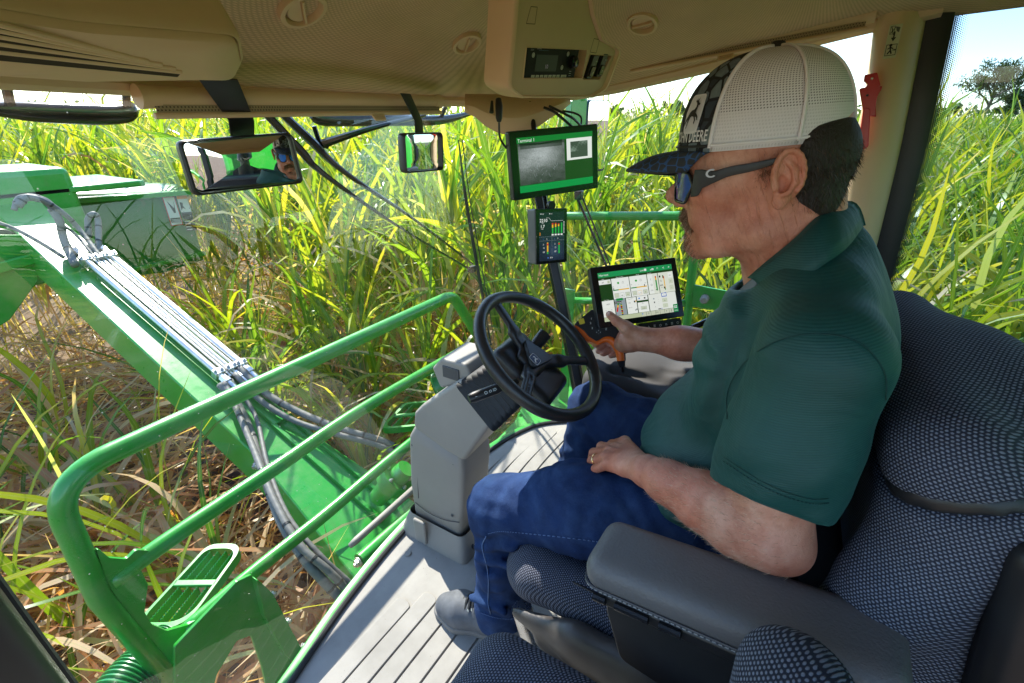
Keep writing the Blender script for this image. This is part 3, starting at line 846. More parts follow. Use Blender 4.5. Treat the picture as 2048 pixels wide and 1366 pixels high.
# right-hand front pillar follows the screen edge
def pillars():
    mb = MB(); pts = [screen_pt(len(fc)-1, t)+A(0.015, -0.02, 0) for t in np.linspace(0, 1, 14)]
    mb.tube(pts, 0.026, 10, up=(0, 0, 1)); mb.build('front_pillar', M_BLACK_G, cab)
    mb = MB(); pts = bez([(-0.055, 0.775, -0.02), (-0.055, 0.785, 0.5), (-0.05, 0.81, 1.0), (-0.03, 0.86, 1.42)], 5)
    mb.tube(pts, 0.05, 12); o = mb.build('front_pillar', simple('pillar_brown', (0.045, 0.034, 0.028), 0.4), cab)
    mb = MB(); pts = bez([(-0.01, 0.80, -0.02), (-0.01, 0.81, 0.5), (-0.005, 0.835, 1.0), (0.01, 0.88, 1.42)], 5)
    mb.tube(pts, 0.012, 8); mb.build('pillar_seal', M_RUBBER, cab)
    # broad beige centre pillar, right side
    def col(pxl, pxr, name, mat, th, x0, x1):
        pass
    pl = [P(1752, 40, X=1.60), P(1728, 210, X=1.61), P(1700, 330, X=1.62), P(1672, 520, X=1.63)]
    prr = [P(1862, -6, X=1.63), P(1822, 200, X=1.635), P(1795, 330, X=1.64), P(1748, 520, X=1.65)]
    def ext(a):
        d = unit(a[-1]-a[-2]); e = [a[-1]+d*0.25, a[-1]+d*0.75]; s = [a[0]-unit(a[1]-a[0])*0.10]
        return s+a+e
    pl, prr = ext(pl), ext(prr)
    L = bez(pl, 6); R_ = bez(prr, 6); V = []
    for a, b in zip(L, R_):
        row = []
        for k in range(13):
            u = k/12; bulge = 0.035*math.sin(math.pi*min(1, max(0, u)))**0.6
            row.append(a*(1-u)+b*u + A(-bulge, 0, 0))
        row += [b+A(0.05, 0, 0), a+A(0.05, 0, 0)]
        V.append(row)
    mb = MB(); mb.grid(np.array(V), uv=np.zeros((len(V), 15, 2)), cv=True); mb.build('centre_pillar', M_BEIGE, cab)
    # dark seal/edge of the door glass behind it
    mb = MB(); V = []
    for b in R_:
        V.append([b+A(-0.004, 0.004, 0), b+A(-0.01, -0.02, 0), b+A(0.0, -0.05, 0), b+A(0.02, -0.052, 0), b+A(0.05, -0.04, 0), b+A(0.05, 0.004, 0)])
    mb.grid(np.array(V), uv=np.zeros((len(V), 6, 2)), cv=True); mb.build('door_seal', M_BLACK, cab)
    # dotted ceramic band printed on the door glass edge
    m = bpy.data.materials.new('frit_dots'); m.use_nodes = True; t = m.node_tree; b = t.nodes['Principled BSDF']
    b.inputs['Base Color'].default_value = (0.01, 0.01, 0.01, 1)
    cU = t.nodes.new('ShaderNodeTexCoord').outputs['UV']; sx = nd(t, 'ShaderNodeSeparateXYZ'); lk(t, cU, sx.inputs[0])
    dd = weave(t, 0.0042, 0.0036); thr = nd(t, 'ShaderNodeMapRange', inputs={'From Min': 0.0, 'From Max': 0.034, 'To Min': 0.62, 'To Max': 0.05}); lk(t, sx.outputs[1], thr.inputs['Value'])
    lk(t, math_n(t, 'LESS_THAN', dd, thr.outputs[0]), b.inputs['Alpha'])
    mb = MB(); V = [[b_+A(0.012, -0.050, 0), b_+A(0.012, -0.084, 0)] for b_ in R_]; mb.grid(np.array(V)); mb.build('glass_dot_band', m, cab)
    # door glass and side glass
    mb = MB(); V = [[b_+A(0.014, -0.04, 0), b_+A(0.014, -0.75, 0)] for b_ in R_]; mb.grid(np.array(V)); mb.build('door_glass', M_GLASS3, cab)
    e = [screen_pt(len(fc)-1, t) for t in np.linspace(0, 1, 10)]
    V = []
    for q in e:
        w = np.interp(q[2], [0, 1.4], [0, 1]); bx = lerp(A(1.70, -0.33), A(1.62, -0.12), w)
        V.append([q, A(bx[0], bx[1], q[2])])
    V.append([V[-1][0]+A(0, 0, 0.0)+A(0, -0.05, 0.02), V[-1][1]+A(0, 0, 0.16)])
    mb = MB(); mb.grid(np.array(V)); mb.build('side_window', M_GLASS2, cab)
pillars()

def roof():
    # plan outline
    out = []
    top = [(p[0], p[1]-0.015) for p in tc]
    ring = [tuple(p) for p in top] + [(1.60, 0.6), (1.615, 0.3), (1.625, 0.0), (1.64, -0.4), (1.62, -0.78), (1.3, -0.86), (0.8, -0.87), (0.3, -0.86), (0.0, -0.80), (-0.10, -0.4), (-0.11, 0.0), (-0.10, 0.4)]
    q = np.array(ring+[ring[0]]); L = np.r_[0, np.cumsum(np.linalg.norm(np.diff(q, axis=0), axis=1))]
    s = np.linspace(0, L[-1], 200, endpoint=False); o2 = np.stack([np.interp(s, L, q[:, 0]), np.interp(s, L, q[:, 1])], 1)
    for _ in range(6): o2 = (np.roll(o2, 1, 0)+2*o2+np.roll(o2, -1, 0))/4
    c = A(0.8, 0.05)
    def ez(p):
        z = np.interp(p[1], [-0.6, -0.1, 0.55, 0.75], [1.575, 1.545, 1.41, 1.385]) if p[0] > 0.8 else np.interp(p[1], [-0.6, 0.4, 0.8], [1.52, 1.45, 1.385])
        w = np.clip((abs(p[0]-0.8)-0.35)/0.35, 0, 1); return 1.385*(1-w)+z*w if p[1] > 0.2 else (z if p[1] > -.5 else 1.5)
    ss = np.r_[-0.03, -0.01, np.linspace(0, 1, 26)**1.4]
    V = []; UVs = []
    for p in o2:
        r = p-c; D = np.linalg.norm(r); rn = r/D; e0 = ez(p); row = []; ur = []
        for k, t in enumerate(ss):
            e = max(t, 0)*D
            z = e0+(1.60-e0)*(1-(1-min(e/0.5, 1))**2.0)
            if t < 0: z = e0+0.02 if t < -0.02 else e0-0.006
            pt = c+r*(1-t); row.append((pt[0], pt[1], z)); ur.append((pt[0]-z*rn[0]*0.8, pt[1]-z*rn[1]*0.8))
        V.append(row); UVs.append(ur)
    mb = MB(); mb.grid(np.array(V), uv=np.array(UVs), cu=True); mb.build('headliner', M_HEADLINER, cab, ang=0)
    # outer roof shell
    mb = MB(); rows = []
    for (k, z) in ((1.015, 1.40), (1.035, 1.44), (1.035, 1.66), (1.0, 1.74), (0.85, 1.78), (0.01, 1.80)):
        rows.append([(*(c+(p-c)*k), max(z, ez(p)+0.03) if z < 1.6 else z) for p in o2])
    mb.grid(np.transpose(np.array(rows), (1, 0, 2)), cu=True, uv=np.zeros((200, 6, 2))); mb.build('roof_shell', M_GREEN, cab)
    # front header trim strip, smooth beige, under the headliner edge
    mb = MB(); pts = []
    idx = [i for i, p in enumerate(o2) if p[1] > 0.70]
    idx = sorted(idx, key=lambda i: o2[i][0])
    pts = [(o2[i][0]*1.0, o2[i][1]+0.012, ez(o2[i])-0.004) for i in idx]
    mb.tube(pts, 0.016, 10, flat=(1.5, 1.0)); mb.build('front_header_trim', M_BEIGE, cab)
    # side header above the side window
    mb = MB(); pts = [(1.545, 0.80, 1.395), (1.595, 0.60, 1.42), (1.615, 0.3, 1.47), (1.622, 0.0, 1.53), (1.625, -0.2, 1.565)]
    mb.tube(bez(pts, 6), 0.022, 10, flat=(1.3, 1)); mb.build('side_header_trim', M_BEIGE, cab)
    def hz(x, y):
        p = A(x, y)-c; a = math.atan2(p[1], p[0]); angs = np.arctan2(o2[:, 1]-c[1], o2[:, 0]-c[0])
        i = int(np.argmin(np.abs(np.angle(np.exp(1j*(angs-a)))))); D = np.linalg.norm(o2[i]-c)
        e = D-np.linalg.norm(p); e0 = ez(o2[i])
        return 9 if e < 0 else e0+(1.60-e0)*(1-(1-min(e/0.5, 1))**2.0)
    return o2, ez, hz
ROOF, EZ, HZ = roof()

def rear():
    # rear wall: dark trim below, window above, seen in the mirrors
    mb = MB(); mb.box((0.8, -0.86, 0.45), (1.84, 0.05, 0.9)); mb.build('rear_wall', M_DARK_INT, cab, bevel=0.01)
    mb = MB(); mb.box((0.8, -0.86, 1.50), (1.70, 0.05, 0.14)); mb.build('rear_header', M_BEIGE_D, cab, bevel=0.01)
    for x, nme in ((-0.09, 0), (1.66, 1)):
        mb = MB(); mb.box((x, -0.84, 1.15), (0.07, 0.08, 0.6)); mb.build('rear_pillar', M_BLACK, cab, bevel=0.012)
    mb = MB(); mb.grid(np.array([[(-0.05, -0.865, 0.9), (-0.05, -0.865, 1.44)], [(1.63, -0.865, 0.9), (1.63, -0.865, 1.44)]])); mb.build('rear_window', M_GLASS2, cab)
    mb = MB(); mb.box((1.72, -0.55, 0.22), (0.05, 0.7, 0.44)); mb.build('side_sill_panel', M_DARK_INT, cab, bevel=0.01)
    mb = MB(); mb.tube([(-0.11, -0.84, 1.50), (-0.11, 0.3, 1.45), (-0.10, 0.62, 1.40)], 0.02, 8); mb.build('door_header', M_BLACK, cab)
    mb = MB(); mb.box((0.8, -0.72, 0.86), (1.7, 0.24, 0.05)); mb.build('rear_shelf', M_GREY_D, cab, bevel=0.015)
rear()

def vent(px, py, d, n, rad, ang):
    d = 0.3
    while d < 1.5:
        o = P(px, py, d=d); z = HZ(o[0], o[1])
        if z < o[2]: break
        d += 0.004
    e = 0.02; n = unit(A((HZ(o[0]+e, o[1])-HZ(o[0]-e, o[1]))/(2*e), (HZ(o[0], o[1]+e)-HZ(o[0], o[1]-e))/(2*e), -1)); o = o+n*0.004
    print('vent', px, py, d, o, n)
    mb = MB(); prof_ = [(rad*0.70, -0.012), (rad*0.74, 0.004), (rad*0.80, 0.009), (rad*0.97, 0.008), (rad*1.0, 0.003), (rad*1.0, -0.02)]
    mb.lathe(prof_, o, n, 48)
    v = mb.build('air_vent', M_BEIGE, cab)
    x, y, z = frame(n); ca, sa = math.cos(ang), math.sin(ang); X = x*ca+y*sa; Y = np.cross(z, X)
    mb = MB()   # dark bowl
    mb.lathe([(0.0, -0.02), (rad*0.5, -0.018), (rad*0.71, -0.002)], o, n, 32); mb.build('vent_bowl', M_BEIGE_D, v)
    mb = MB()
    for s in (-1, 1):
        # half-moon flaps either side of a centre rib
        poly = [(rad*0.66*math.cos(a), s*(rad*0.06+rad*0.58*math.sin(a))) for a in np.linspace(0, math.pi, 16)]
        if s > 0: mb.prism(poly, 0.003, o+n*0.001, (X, Y, n))
        else: mb.prism(poly[::-1], 0.003, o-n*0.011, (unit(X), unit(Y*0.8+n*0.5), np.cross(unit(X), unit(Y*0.8+n*0.5))))
    mb.box(o+n*0.004, (rad*1.34, rad*0.10, 0.012), (X, Y, n))
    mb.build('vent_dial', M_BEIGE, v, bevel=0.001)
vent(602, 12, 0.86, (0.02, -0.62, -0.78), 0.046, 2.3)
vent(932, 82, 0.93, (-0.05, -0.72, -0.69), 0.040, 1.9)
vent(1286, 42, 0.90, (-0.45, -0.30, -0.84), 0.040, 0.25)

def overhead_console():
    o = A(0.949, 0.458, 1.427); X = A(0.9796, -0.1915, 0.0603); Y = A(-0.1018, -0.2153, 0.9712); X = unit(X); N = unit(np.cross(X, Y)); Y = np.cross(N, X)
    def q(px, py): v = Pl(px, py, o, N)-o; return (v@X, v@Y)
    outl = [q(*p) for p in [(1033, -60), (1024, 60), (1013, 176), (1040, 196), (1186, 196), (1214, 178), (1243, 100), (1206, 78), (1188, 24), (1175, -60)]]
    outl = fillet(outl, [0, 0.03, 0.022, 0.01, 0.02, 0.02, 0.015, 0.01, 0.02, 0], 5, True)[::-1]
    # body: a lofted hood that flares towards the header
    V = []
    c = outl.mean(0)
    for k, (dz, sc, dn) in enumerate([(0.0, 1.0, 0), (-0.008, 1.015, 0), (-0.02, 1.025, -0.002), (-0.04, 1.025, -0.004), (-0.055, 1.02, -0.004)]):
        V.append([o+X*(c[0]+(p[0]-c[0])*sc)+Y*(c[1]+(p[1]-c[1])*(1+(sc-1)*0.3)+dn)+N*dz for p in outl])
    mb = MB(); mb.grid(np.transpose(np.array(V), (1, 0, 2)), cu=True, uv=np.zeros((len(outl), 5, 2)), flip=True)
    base = mb.build('overhead_console', M_BEIGE, cab, ang=50)
    # face plate, proud rim
    mb = MB(); inner = c+(outl-c)*0.93
    Vf = [[o+X*p[0]+Y*p[1] for p in outl], [o+X*p[0]+Y*p[1]+N*0.003 for p in (c+(outl-c)*0.985)], [o+X*p[0]+Y*p[1]+N*0.003 for p in (c+(outl-c)*0.955)], [o+X*p[0]+Y*p[1]-N*0.005 for p in inner]]
    mb.grid(np.transpose(np.array(Vf), (1, 0, 2)), cu=True, uv=np.zeros((len(outl), 4, 2)), flip=True)
    # plate with a rectangular opening for the radio and one for the switches
    def quad(c4): return [q(*p) for p in c4]
    rad = quad([(1057, 96), (1177, 101), (1167, 157), (1050, 158)]); sw = quad([(1182, 110), (1227, 113), (1203, 160), (1168, 160)])
    mb.build('console_rim', M_BEIGE, base, ang=50)
    me = bmesh.new(); z = -0.005
    loops = []
    for lp in (list(inner), rad, sw):
        vs = [me.verts.new(o+X*p[0]+Y*p[1]+N*z) for p in lp]
        loops.append([me.edges.new((vs[i], vs[(i+1) % len(vs)])) for i in range(len(vs))])
    bmesh.ops.triangle_fill(me, edges=[e for l in loops for e in l], use_beauty=True, use_dissolve=False, normal=N)
    m2 = bpy.data.meshes.new('face_plate'); me.to_mesh(m2); me.free(); m2.materials.append(M_BEIGE_D)
    ob = bpy.data.objects.new('face_plate', m2); COL.objects.link(ob); attach(ob, base)
    mb = MB()
    for lp in (rad, sw):
        n = len(lp); V = [[o+X*p[0]+Y*p[1]+N*(-0.005) for p in lp], [o+X*p[0]+Y*p[1]+N*(-0.025) for p in lp]]
        mb.grid(np.transpose(np.array(V), (1, 0, 2)), cu=True, uv=np.zeros((n, 2, 2)))
        mb.add([o+X*p[0]+Y*p[1]+N*(-0.0251) for p in lp], [tuple(range(n))])
        cc = np.mean(lp, 0); ou = [cc+(A(*p)-cc)*1.03 for p in lp]
        V = [[o+X*p[0]+Y*p[1]+N*(-0.0035) for p in lp], [o+X*p[0]+Y*p[1]+N*(-0.0045) for p in ou]]
        mb.grid(np.transpose(np.array(V), (1, 0, 2)), cu=True, uv=np.zeros((n, 2, 2)), flip=True)
    mb.build('recess', M_BEIGE, base, ang=30)
    # radio
    w, h = 0.168, 0.060
    ro = o+X*0.004-Y*0.0+N*(-0.012)
    rc = A(*q(1114, 129)); ro = o+X*rc[0]+Y*rc[1]-N*0.012
    mb = MB(); mb.box(ro-N*0.004, (w, h, 0.010), (X, Y, N)); rb = mb.build('radio', M_MATT, base, bevel=0.002)
    kn = ro+X*(w/2-0.018)+Y*0.003+N*0.001
    mb = MB(); mb.lathe([(0, 0.012), (0.006, 0.013), (0.0085, 0.010), (0.011, 0.009), (0.0125, 0.0), (0.0125, -0.002)], kn, N, 28); mb.build('volume_knob', M_BLACK_G, rb)
    a = Art(ro+N*0.0012, X, Y, 0.0002)
    a.rect(-0.054, -0.014, 0.068, 0.028, lin(22, 30, 30), 1)
    a.line([(-0.05, 0.021), (-0.02, 0.021)], 0.0006, lin(40, 80, 110))
    a.text('MEDIA', -0.078, 0.024, 0.0045, lin(170, 170, 170)); a.text('AM/FM', -0.074, 0.020, 0.0032, lin(150, 150, 150)); a.text('Stereo', -0.056, 0.023, 0.0052, lin(200, 200, 200))
    for u, v in ((-0.064, 0.013), (0.046, 0.017), (0.033, -0.007)): a.disc(u, v, 0.0042, lin(175, 172, 165), 1); a.ring(u, v, 0.0026, 0.0006, lin(60, 60, 60), 2)
    a.text('10', -0.024, -0.009, 0.010, lin(205, 180, 235))
    for k in range(7): a.rect(-0.062+k*0.0135, -0.026, 0.0105, 0.006, lin(190, 188, 178), 1); a.text(str(k+1) if k < 6 else 'M', -0.057+k*0.0135, -0.0248, 0.0045, lin(40, 40, 40), 2, 'c')
    a.rect(0.034, -0.0265, 0.019, 0.0065, lin(190, 188, 178), 1); a.text('TUNE', 0.0435, -0.025, 0.0045, lin(40, 40, 40), 2, 'c')
    for k in range(3): a.rect(0.061, -0.014-0.004*k, 0.007, 0.0008, lin(170, 170, 170), 1)
    a.build('radio_marks', M_PRINT, rb)
    # rocker switches
    for (px, py) in ((1189, 135), (1208, 132)):
        c4 = A(*q(px, py)); so = o+X*c4[0]+Y*c4[1]-N*0.014; Xs = unit(X*0.97); Ys = unit(Y+X*0.28); Zs = unit(np.cross(Xs, Ys))
        mb = MB(); mb.prism(fillet([(-0.010, -0.023), (0.010, -0.023), (0.010, 0.023), (-0.010, 0.023)], 0.004, 4, True), 0.010, so, (Xs, Ys, Zs)); sw_ = mb.build('rocker_switch', M_BLACK, base, bevel=0.001)
        mb = MB(); mb.prism(fillet([(-0.007, -0.018), (0.007, -0.018), (0.008, 0.002), (-0.008, 0.002)], 0.003, 4, True), 0.004, so+Zs*0.010, (Xs, Ys, unit(Zs-Ys*0.15))); mb.build('rocker', M_BLACK_G, sw_, bevel=0.001)
        a = Art(so+Zs*0.0145, Xs, Ys); a.ring(0, -0.011, 0.0022, 0.0006, lin(200, 200, 200)); a.disc(-0.002, 0.012, 0.001, lin(220, 220, 220)); a.disc(0.003, 0.012, 0.001, lin(220, 220, 220)); a.build('switch_marks', M_PRINT, sw_)
    # blank covers: thin grooves
    for c4 in ([(1066, 14), (1079, 15), (1074, 49), (1057, 48)], [(1192, 78), (1203, 80), (1196, 107), (1184, 105)]):
        a2 = [q(*p) for p in c4]; mb = MB()
        for i in range(4):
            pa, pb = A(*a2[i]), A(*a2[(i+1) % 4]); d = unit(pb-pa); nn = A(-d[1], d[0])*0.0006
            mb.prism([pa-nn, pb-nn, pb+nn, pa+nn], 0.0006, o-N*0.0055, (X, Y, N))
        mb.build('blank_cover', simple('groove', (0.10, 0.075, 0.045), 0.8) if 'groove' not in MATS else MATS['groove'], base)
overhead_console()

def ceiling_box():
    """left overhead housing with a slotted air intake"""
    o = A(0.30, 0.62, 1.46); N = unit((0.10, -0.50, -0.86))
    def q3(px, py, k=0.0): return Pl(px, py, o+N*k, N)
    base = None
    out_px = [(-260, -40), (-60, 5), (150, 40), (480, 70), (488, 118), (474, 152), (395, 150), (150, 152), (-60, 136), (-260, 120)]
    pts = [q3(*p) for p in out_px]
    X = unit(pts[3]-pts[1]); X = unit(X-N*(X@N)); Y = np.cross(N, X)
    p2 = [((p-o)@X, (p-o)@Y) for p in pts]
    p2 = fillet(p2, [0, 0.1, 0.1, 0.035, 0.03, 0.03, 0.05, 0.1, 0.1, 0], 6, True)
    if sum(p2[i][0]*p2[(i+1) % len(p2)][1]-p2[(i+1) % len(p2)][0]*p2[i][1] for i in range(len(p2))) < 0: p2 = p2[::-1]
    c = p2.mean(0)
    def ringat(s, k): 
        return [o+X*(c[0]+(p[0]-c[0])*s)+Y*(c[1]+(p[1]-c[1])*s)+N*k for p in p2]
    rows = [ringat(1.06, -0.10), ringat(1.03, -0.012), ringat(1.0, -0.002), ringat(0.97, 0.0), ringat(0.955, -0.004), ringat(0.95, -0.006), ringat(0.94, 0.004), ringat(0.90, 0.010), ringat(0.5, 0.014), ringat(0.02, 0.014)]
    mb = MB(); mb.grid(np.transpose(np.array(rows), (1, 0, 2)), cu=True, uv=np.zeros((len(p2), len(rows), 2)))
    base = mb.build('overhead_locker', M_BEIGE, cab, ang=60)
    # slots
    mb = MB()
    lines = [((-200, 22), (262, 124)), ((-200, 36), (280, 132)), ((-200, 50), (310, 137)), ((-200, 66), (335, 143)), ((-200, 84), (352, 149))]
    mb2 = MB()
    for (a, b) in [((-200, 34-22), (250, 118)), ((-200, 30), (290, 127)), ((-200, 48), (318, 134)), ((-200, 68), (345, 142)), ((-200, 90), (358, 149))]:
        A1 = q3(*a, 0.0145); B1 = q3(*b, 0.0145); d = unit(B1-A1); w = np.cross(N, d)
        mb.prism(fillet([(0, -0.0075), (np.linalg.norm(B1-A1), -0.0045), (np.linalg.norm(B1-A1), 0.0045), (0, 0.0075)], 0.002, 3, True), -0.004, A1+N*0.0008, (d, w, N))
        mb2.tube([A1+w*0.006, B1+w*0.0055], 0.0028, 8)
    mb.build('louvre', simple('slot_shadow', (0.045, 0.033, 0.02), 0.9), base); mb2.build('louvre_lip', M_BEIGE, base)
ceiling_box()

def blind(name, a, b, n_in, tab_t, label, tabw=0.045):
    """roller sun blind: tube, perforated hem, bottom bar, pull tab"""
    a, b = A(*a), A(*b); d = unit(b-a); L = np.linalg.norm(b-a)
    t = thing(name, a, label, 'sun blind')
    mb = MB(); mb.tube([a, b], 0.016, 20); mb.build('roller_tube', M_BEIGE, t)
    mb = MB(); n_in = unit(n_in)
    for e, s in ((a, 1), (b, -1)):
        mb = MB(); mb.tube([e-d*0.006*s, e+d*0.024*s], [0.019, 0.017], 20); mb.build('end_cap', M_BEIGE, t)
    hem = bpy.data.materials.get('blind_mesh')
    if not hem:
        hem = fabric_dots('blind_mesh', (0.06, 0.045, 0.03), (0.37, 0.29, 0.19), 0.006, 0.005, 0.18, 0.3, 0.8, 0.3)
    lo = A(0, 0, -1)
    mb = MB(); h0 = a+n_in*0.012+lo*0.012; mb.grid(np.array([[a+d*0.01+n_in*0.010+lo*0.008, a+d*0.01+n_in*0.012+lo*0.026], [b-d*0.01+n_in*0.010+lo*0.008, b-d*0.01+n_in*0.012+lo*0.026]])); mb.build('blind_cloth', hem, t)
    mb = MB(); mb.tube([a+d*0.005+n_in*0.012+lo*0.029, b-d*0.005+n_in*0.012+lo*0.029], 0.005, 12, flat=(1.0, 1.0)); mb.build('bottom_bar', M_BEIGE, t)
    c = a+d*L*tab_t+n_in*0.016+lo*0.031
    mb = MB(); w = tabw/2; up = unit(lo*0.8+n_in*0.6); z = unit(np.cross(d, up))
    mb.prism(fillet([(-w, -0.008), (w, -0.008), (w*0.8, 0.016), (-w*0.8, 0.016)], 0.005, 4, True), 0.005, c, (d, up, z)); tb = mb.build('pull_tab', M_BEIGE, t, bevel=0.0015)
    mb = MB()
    for k in (-1, 0, 1):
        for sgn, off in ((1, 0.0056), (-1, -0.0010)):
            mb.box(c+up*(0.003+k*0.0055)+z*off, (tabw*0.6, 0.0018, 0.0012), (d, up, z))
    mb.build('grip_groove', M_BEIGE_D, tb)
    return t
blind('roller_blind', P(282, 193, Y=0.965), P(876, 203, Y=0.965), (0.1, -1, 0), 0.66, 'beige roller sun blind rolled up along the top of the front screen')
blind('roller_blind', P(1262, 122, X=1.555), P(1745, 28, X=1.57), (-1, -0.1, 0), 0.46, 'beige roller sun blind rolled up above the right side window')
# ------------------------------------------------------------------ machine parts outside the screen
def rail():
    """green tube guard rail ahead of the screen: bars run across the cab"""
    Y0 = 1.34; t = thing('guard_rail', (0.9, Y0, -0.1), 'green tube guard rail running across in front of the screen', 'guard rail')
    def q(px, py, Y=Y0): return P(px, py, Y=Y)
    r = 0.0275
    top = fillet([q(395, 1420), q(200, 1195), q(96, 965), q(905, 590, 1.36), q(985, 720, 1.36)], [0.2, 0.1, 0.13, 0.12, 0], 10)
    mb = MB(); mb.tube(top, r, 16); mb.build('top_bar', M_GREEN, t, ang=0)
    mb = MB(); mb.tube(bez([q(222, 1165), q(330, 1085), q(560, 930), q(730, 815), q(935, 695, 1.36)], 6), r*0.9, 14); mb.build('middle_bar', M_GREEN, t, ang=0)
    mb = MB(); mb.tube(bez([q(370, 1262), q(500, 1150), q(650, 1030), q(810, 895), q(1000, 745, 1.36)], 6), r*0.9, 14); mb.build('lower_bar', M_GREEN, t, ang=0)
    o = q(250, 1230); ax = (A(1, 0, 0), A(0, 0, 1), A(0, -1, 0))
    def pl(name, px, th=0.010, Y=Y0, bev=0.002, rr=0.02, par=t, mat=M_GREEN):
        oo = A(0, Y, 0); pts = [P(a, b, Y=Y) for a, b in px]; poly = fillet([(p[0], p[2]) for p in pts], rr, 5, True)
        ar = sum(poly[i][0]*poly[(i+1) % len(poly)][1]-poly[(i+1) % len(poly)][0]*poly[i][1] for i in range(len(poly)))
        if ar < 0: poly = poly[::-1]
        mb = MB(); mb.prism(poly, th, oo, ax); return mb.build(name, mat, par, bevel=bev)
    pl('gusset_plate', [(186, 1088), (215, 1112), (250, 1115), (268, 1096), (300, 1098), (275, 1130), (292, 1165), (285, 1220), (300, 1245), (330, 1258), (372, 1246), (398, 1230), (360, 1290), (340, 1330), (262, 1240), (212, 1165)], 0.012, Y0-0.002, rr=0.012)
    pl('mounting_bracket', [(345, 1290), (470, 1160), (500, 1146), (520, 1190), (575, 1310), (620, 1420), (540, 1420), (520, 1330), (498, 1268), (470, 1278), (430, 1345), (405, 1440), (345, 1375)], 0.012, Y0-0.05, rr=0.012)
    pl('bracket_flange', [(500, 1146), (536, 1180), (572, 1250), (600, 1300), (592, 1330), (560, 1300), (520, 1225)], 0.03, Y0-0.06, rr=0.006)
    for (px, py) in ((543, 1190), (574, 1243), (606, 1293)):
        mb = MB(); mb.hexbolt(P(px, py, Y=Y0-0.075), (0.5, -0.8, 0.3), 0.011, 0.009); mb.build('bolt', M_ZINC, t)
    return t
rail()

def right_rail():
    t = thing('side_guard_rail', (2.1, 0.5, 0), 'green tube handrail standing outside the right side window', 'guard rail')
    X0 = 2.05; q = lambda px, py: P(px, py, X=X0)
    mb = MB(); mb.tube(fillet([q(1127, 640), q(1100, 500), q(1112, 432), q(1380, 432), q(1392, 470), q(1368, 700), q(1360, 900)], 0.05, 8), 0.019, 14); mb.build('rail_tube', M_GREEN, t, ang=0)
    mb = MB(); mb.tube([q(1120, 600), q(1375, 607)], 0.017, 12); mb.build('lower_bar', M_GREEN, t, ang=0)
    a = q(1385, 590); 
    mb = MB(); mb.prism([(0, 0.05), (0.16, 0.045), (0.16, -0.045), (0, -0.05)], 0.01, a, (A(0, -1, 0), A(0, 0, 1), A(-1, 0, 0))); b = mb.build('mounting_bracket', M_GREEN, t, bevel=0.002)
    mb = MB(); mb.lathe([(0, 0.04), (0.012, 0.039), (0.017, 0.03), (0.018, 0.0)], a+A(-0.012, -0.055, 0), (-1, 0, 0), 20); mb.build('rubber_stop', M_GREY, b)
    # flat green corner stay seen through the wheel
    mb = MB(); mb.prism([(0, 0), (0.05, 0), (0.05, 0.75), (0, 0.75)], 0.012, P(1118, 830, X=1.95), (A(0, -1, 0), A(0, 0, 1), A(-1, 0, 0))); mb.build('stay', M_GREEN, t, bevel=0.002)
right_rail()

def deck_plate():
    mb = MB(); Z = -0.06
    pts = [P(x, y, Z=Z)[:2] for x, y in [(955, 950), (972, 905), (1030, 845), (1072, 760), (1135, 745), (1180, 800), (1200, 870)]] + [(1.7, 0.72), (1.5, 0.90), (1.2, 0.97)]
    if sum(pts[i][0]*pts[(i+1) % len(pts)][1]-pts[(i+1) % len(pts)][0]*pts[i][1] for i in range(len(pts))) < 0: pts = pts[::-1]
    mb.prism(fillet(pts, 0.03, 4, True), 0.012, (0, 0, Z)); o = mb.build('corner_deck_plate', M_GREEN, None, bevel=0.002)
    tag(o, 'green steel plate outside the lower right corner of the screen', 'steel plate')
    m2 = MB()
    for (x, y) in ((1040, 830), (1092, 800), (970, 925), (1125, 790)):
        c = P(x, y, Z=Z+0.012); m2 = MB(); m2.hexbolt(c, (0, 0, 1), 0.010, 0.006); m2.build('bolt', M_ZINC if y > 900 else M_GREEN, o)
deck_plate()

def step(name, corners, Z, label, tilt=0):
    """perforated green foot plate: frame, ribs, serrated slats"""
    c = [P(x, y, Z=Z) for x, y in corners]      # near-left, far-left, far-right, near-right
    t = thing(name, c[0], label, 'foot step')
    def at(u, v): return lerp(lerp(c[0], c[1], v), lerp(c[3], c[2], v), u)
    loop = fillet([at(0, 0), at(0, 1), at(1, 1), at(1, 0)], [0.05, 0.05, 0.11, 0.11], 8, True)
    mb = MB(); up = A(0, 0, 1)
    V = [[p+up*0.012, p-up*0.03, (p*0.9+np.mean(c, 0)*0.1)-up*0.03, (p*0.87+np.mean(c, 0)*0.13)+up*0.012] for p in loop]
    mb.grid(np.array(V), uv=np.zeros((len(V), 4, 2)), cu=True, cv=True); mb.build('step_frame', M_GREEN, t)
    mb = MB(); a, b = at(0.03, 0.5), at(0.97, 0.5); d = unit(b-a); mb.box((a+b)/2+up*0.004, (np.linalg.norm(b-a), 0.026, 0.016), (d, np.cross(up, d), up)); mb.build('cross_bar', M_GREEN, t, bevel=0.003)
    for k in range(4):
        u = 0.2+0.2*k
        for (v0, v1) in ((0.09, 0.46), (0.54, 0.91)):
            a, b = at(u, v0), at(u, v1); d = unit(b-a); s = np.cross(up, d); n = 12
            pts = []; L = np.linalg.norm(b-a)
            poly = [(0, -0.03), (L, -0.03)] + [(L*(1-i/(2*n)), 0.004+(0.007 if i % 2 else 0)) for i in range(2*n+1)]
            mb = MB(); mb.prism(poly, 0.004, a, (d, up, np.cross(d, up))); mb.build('slat', M_GREEN, t)
    return t
step('foot_step', [(262, 1262), (418, 1092), (492, 1090), (370, 1262)], -0.30, 'green slotted foot step outside the lower left of the screen')
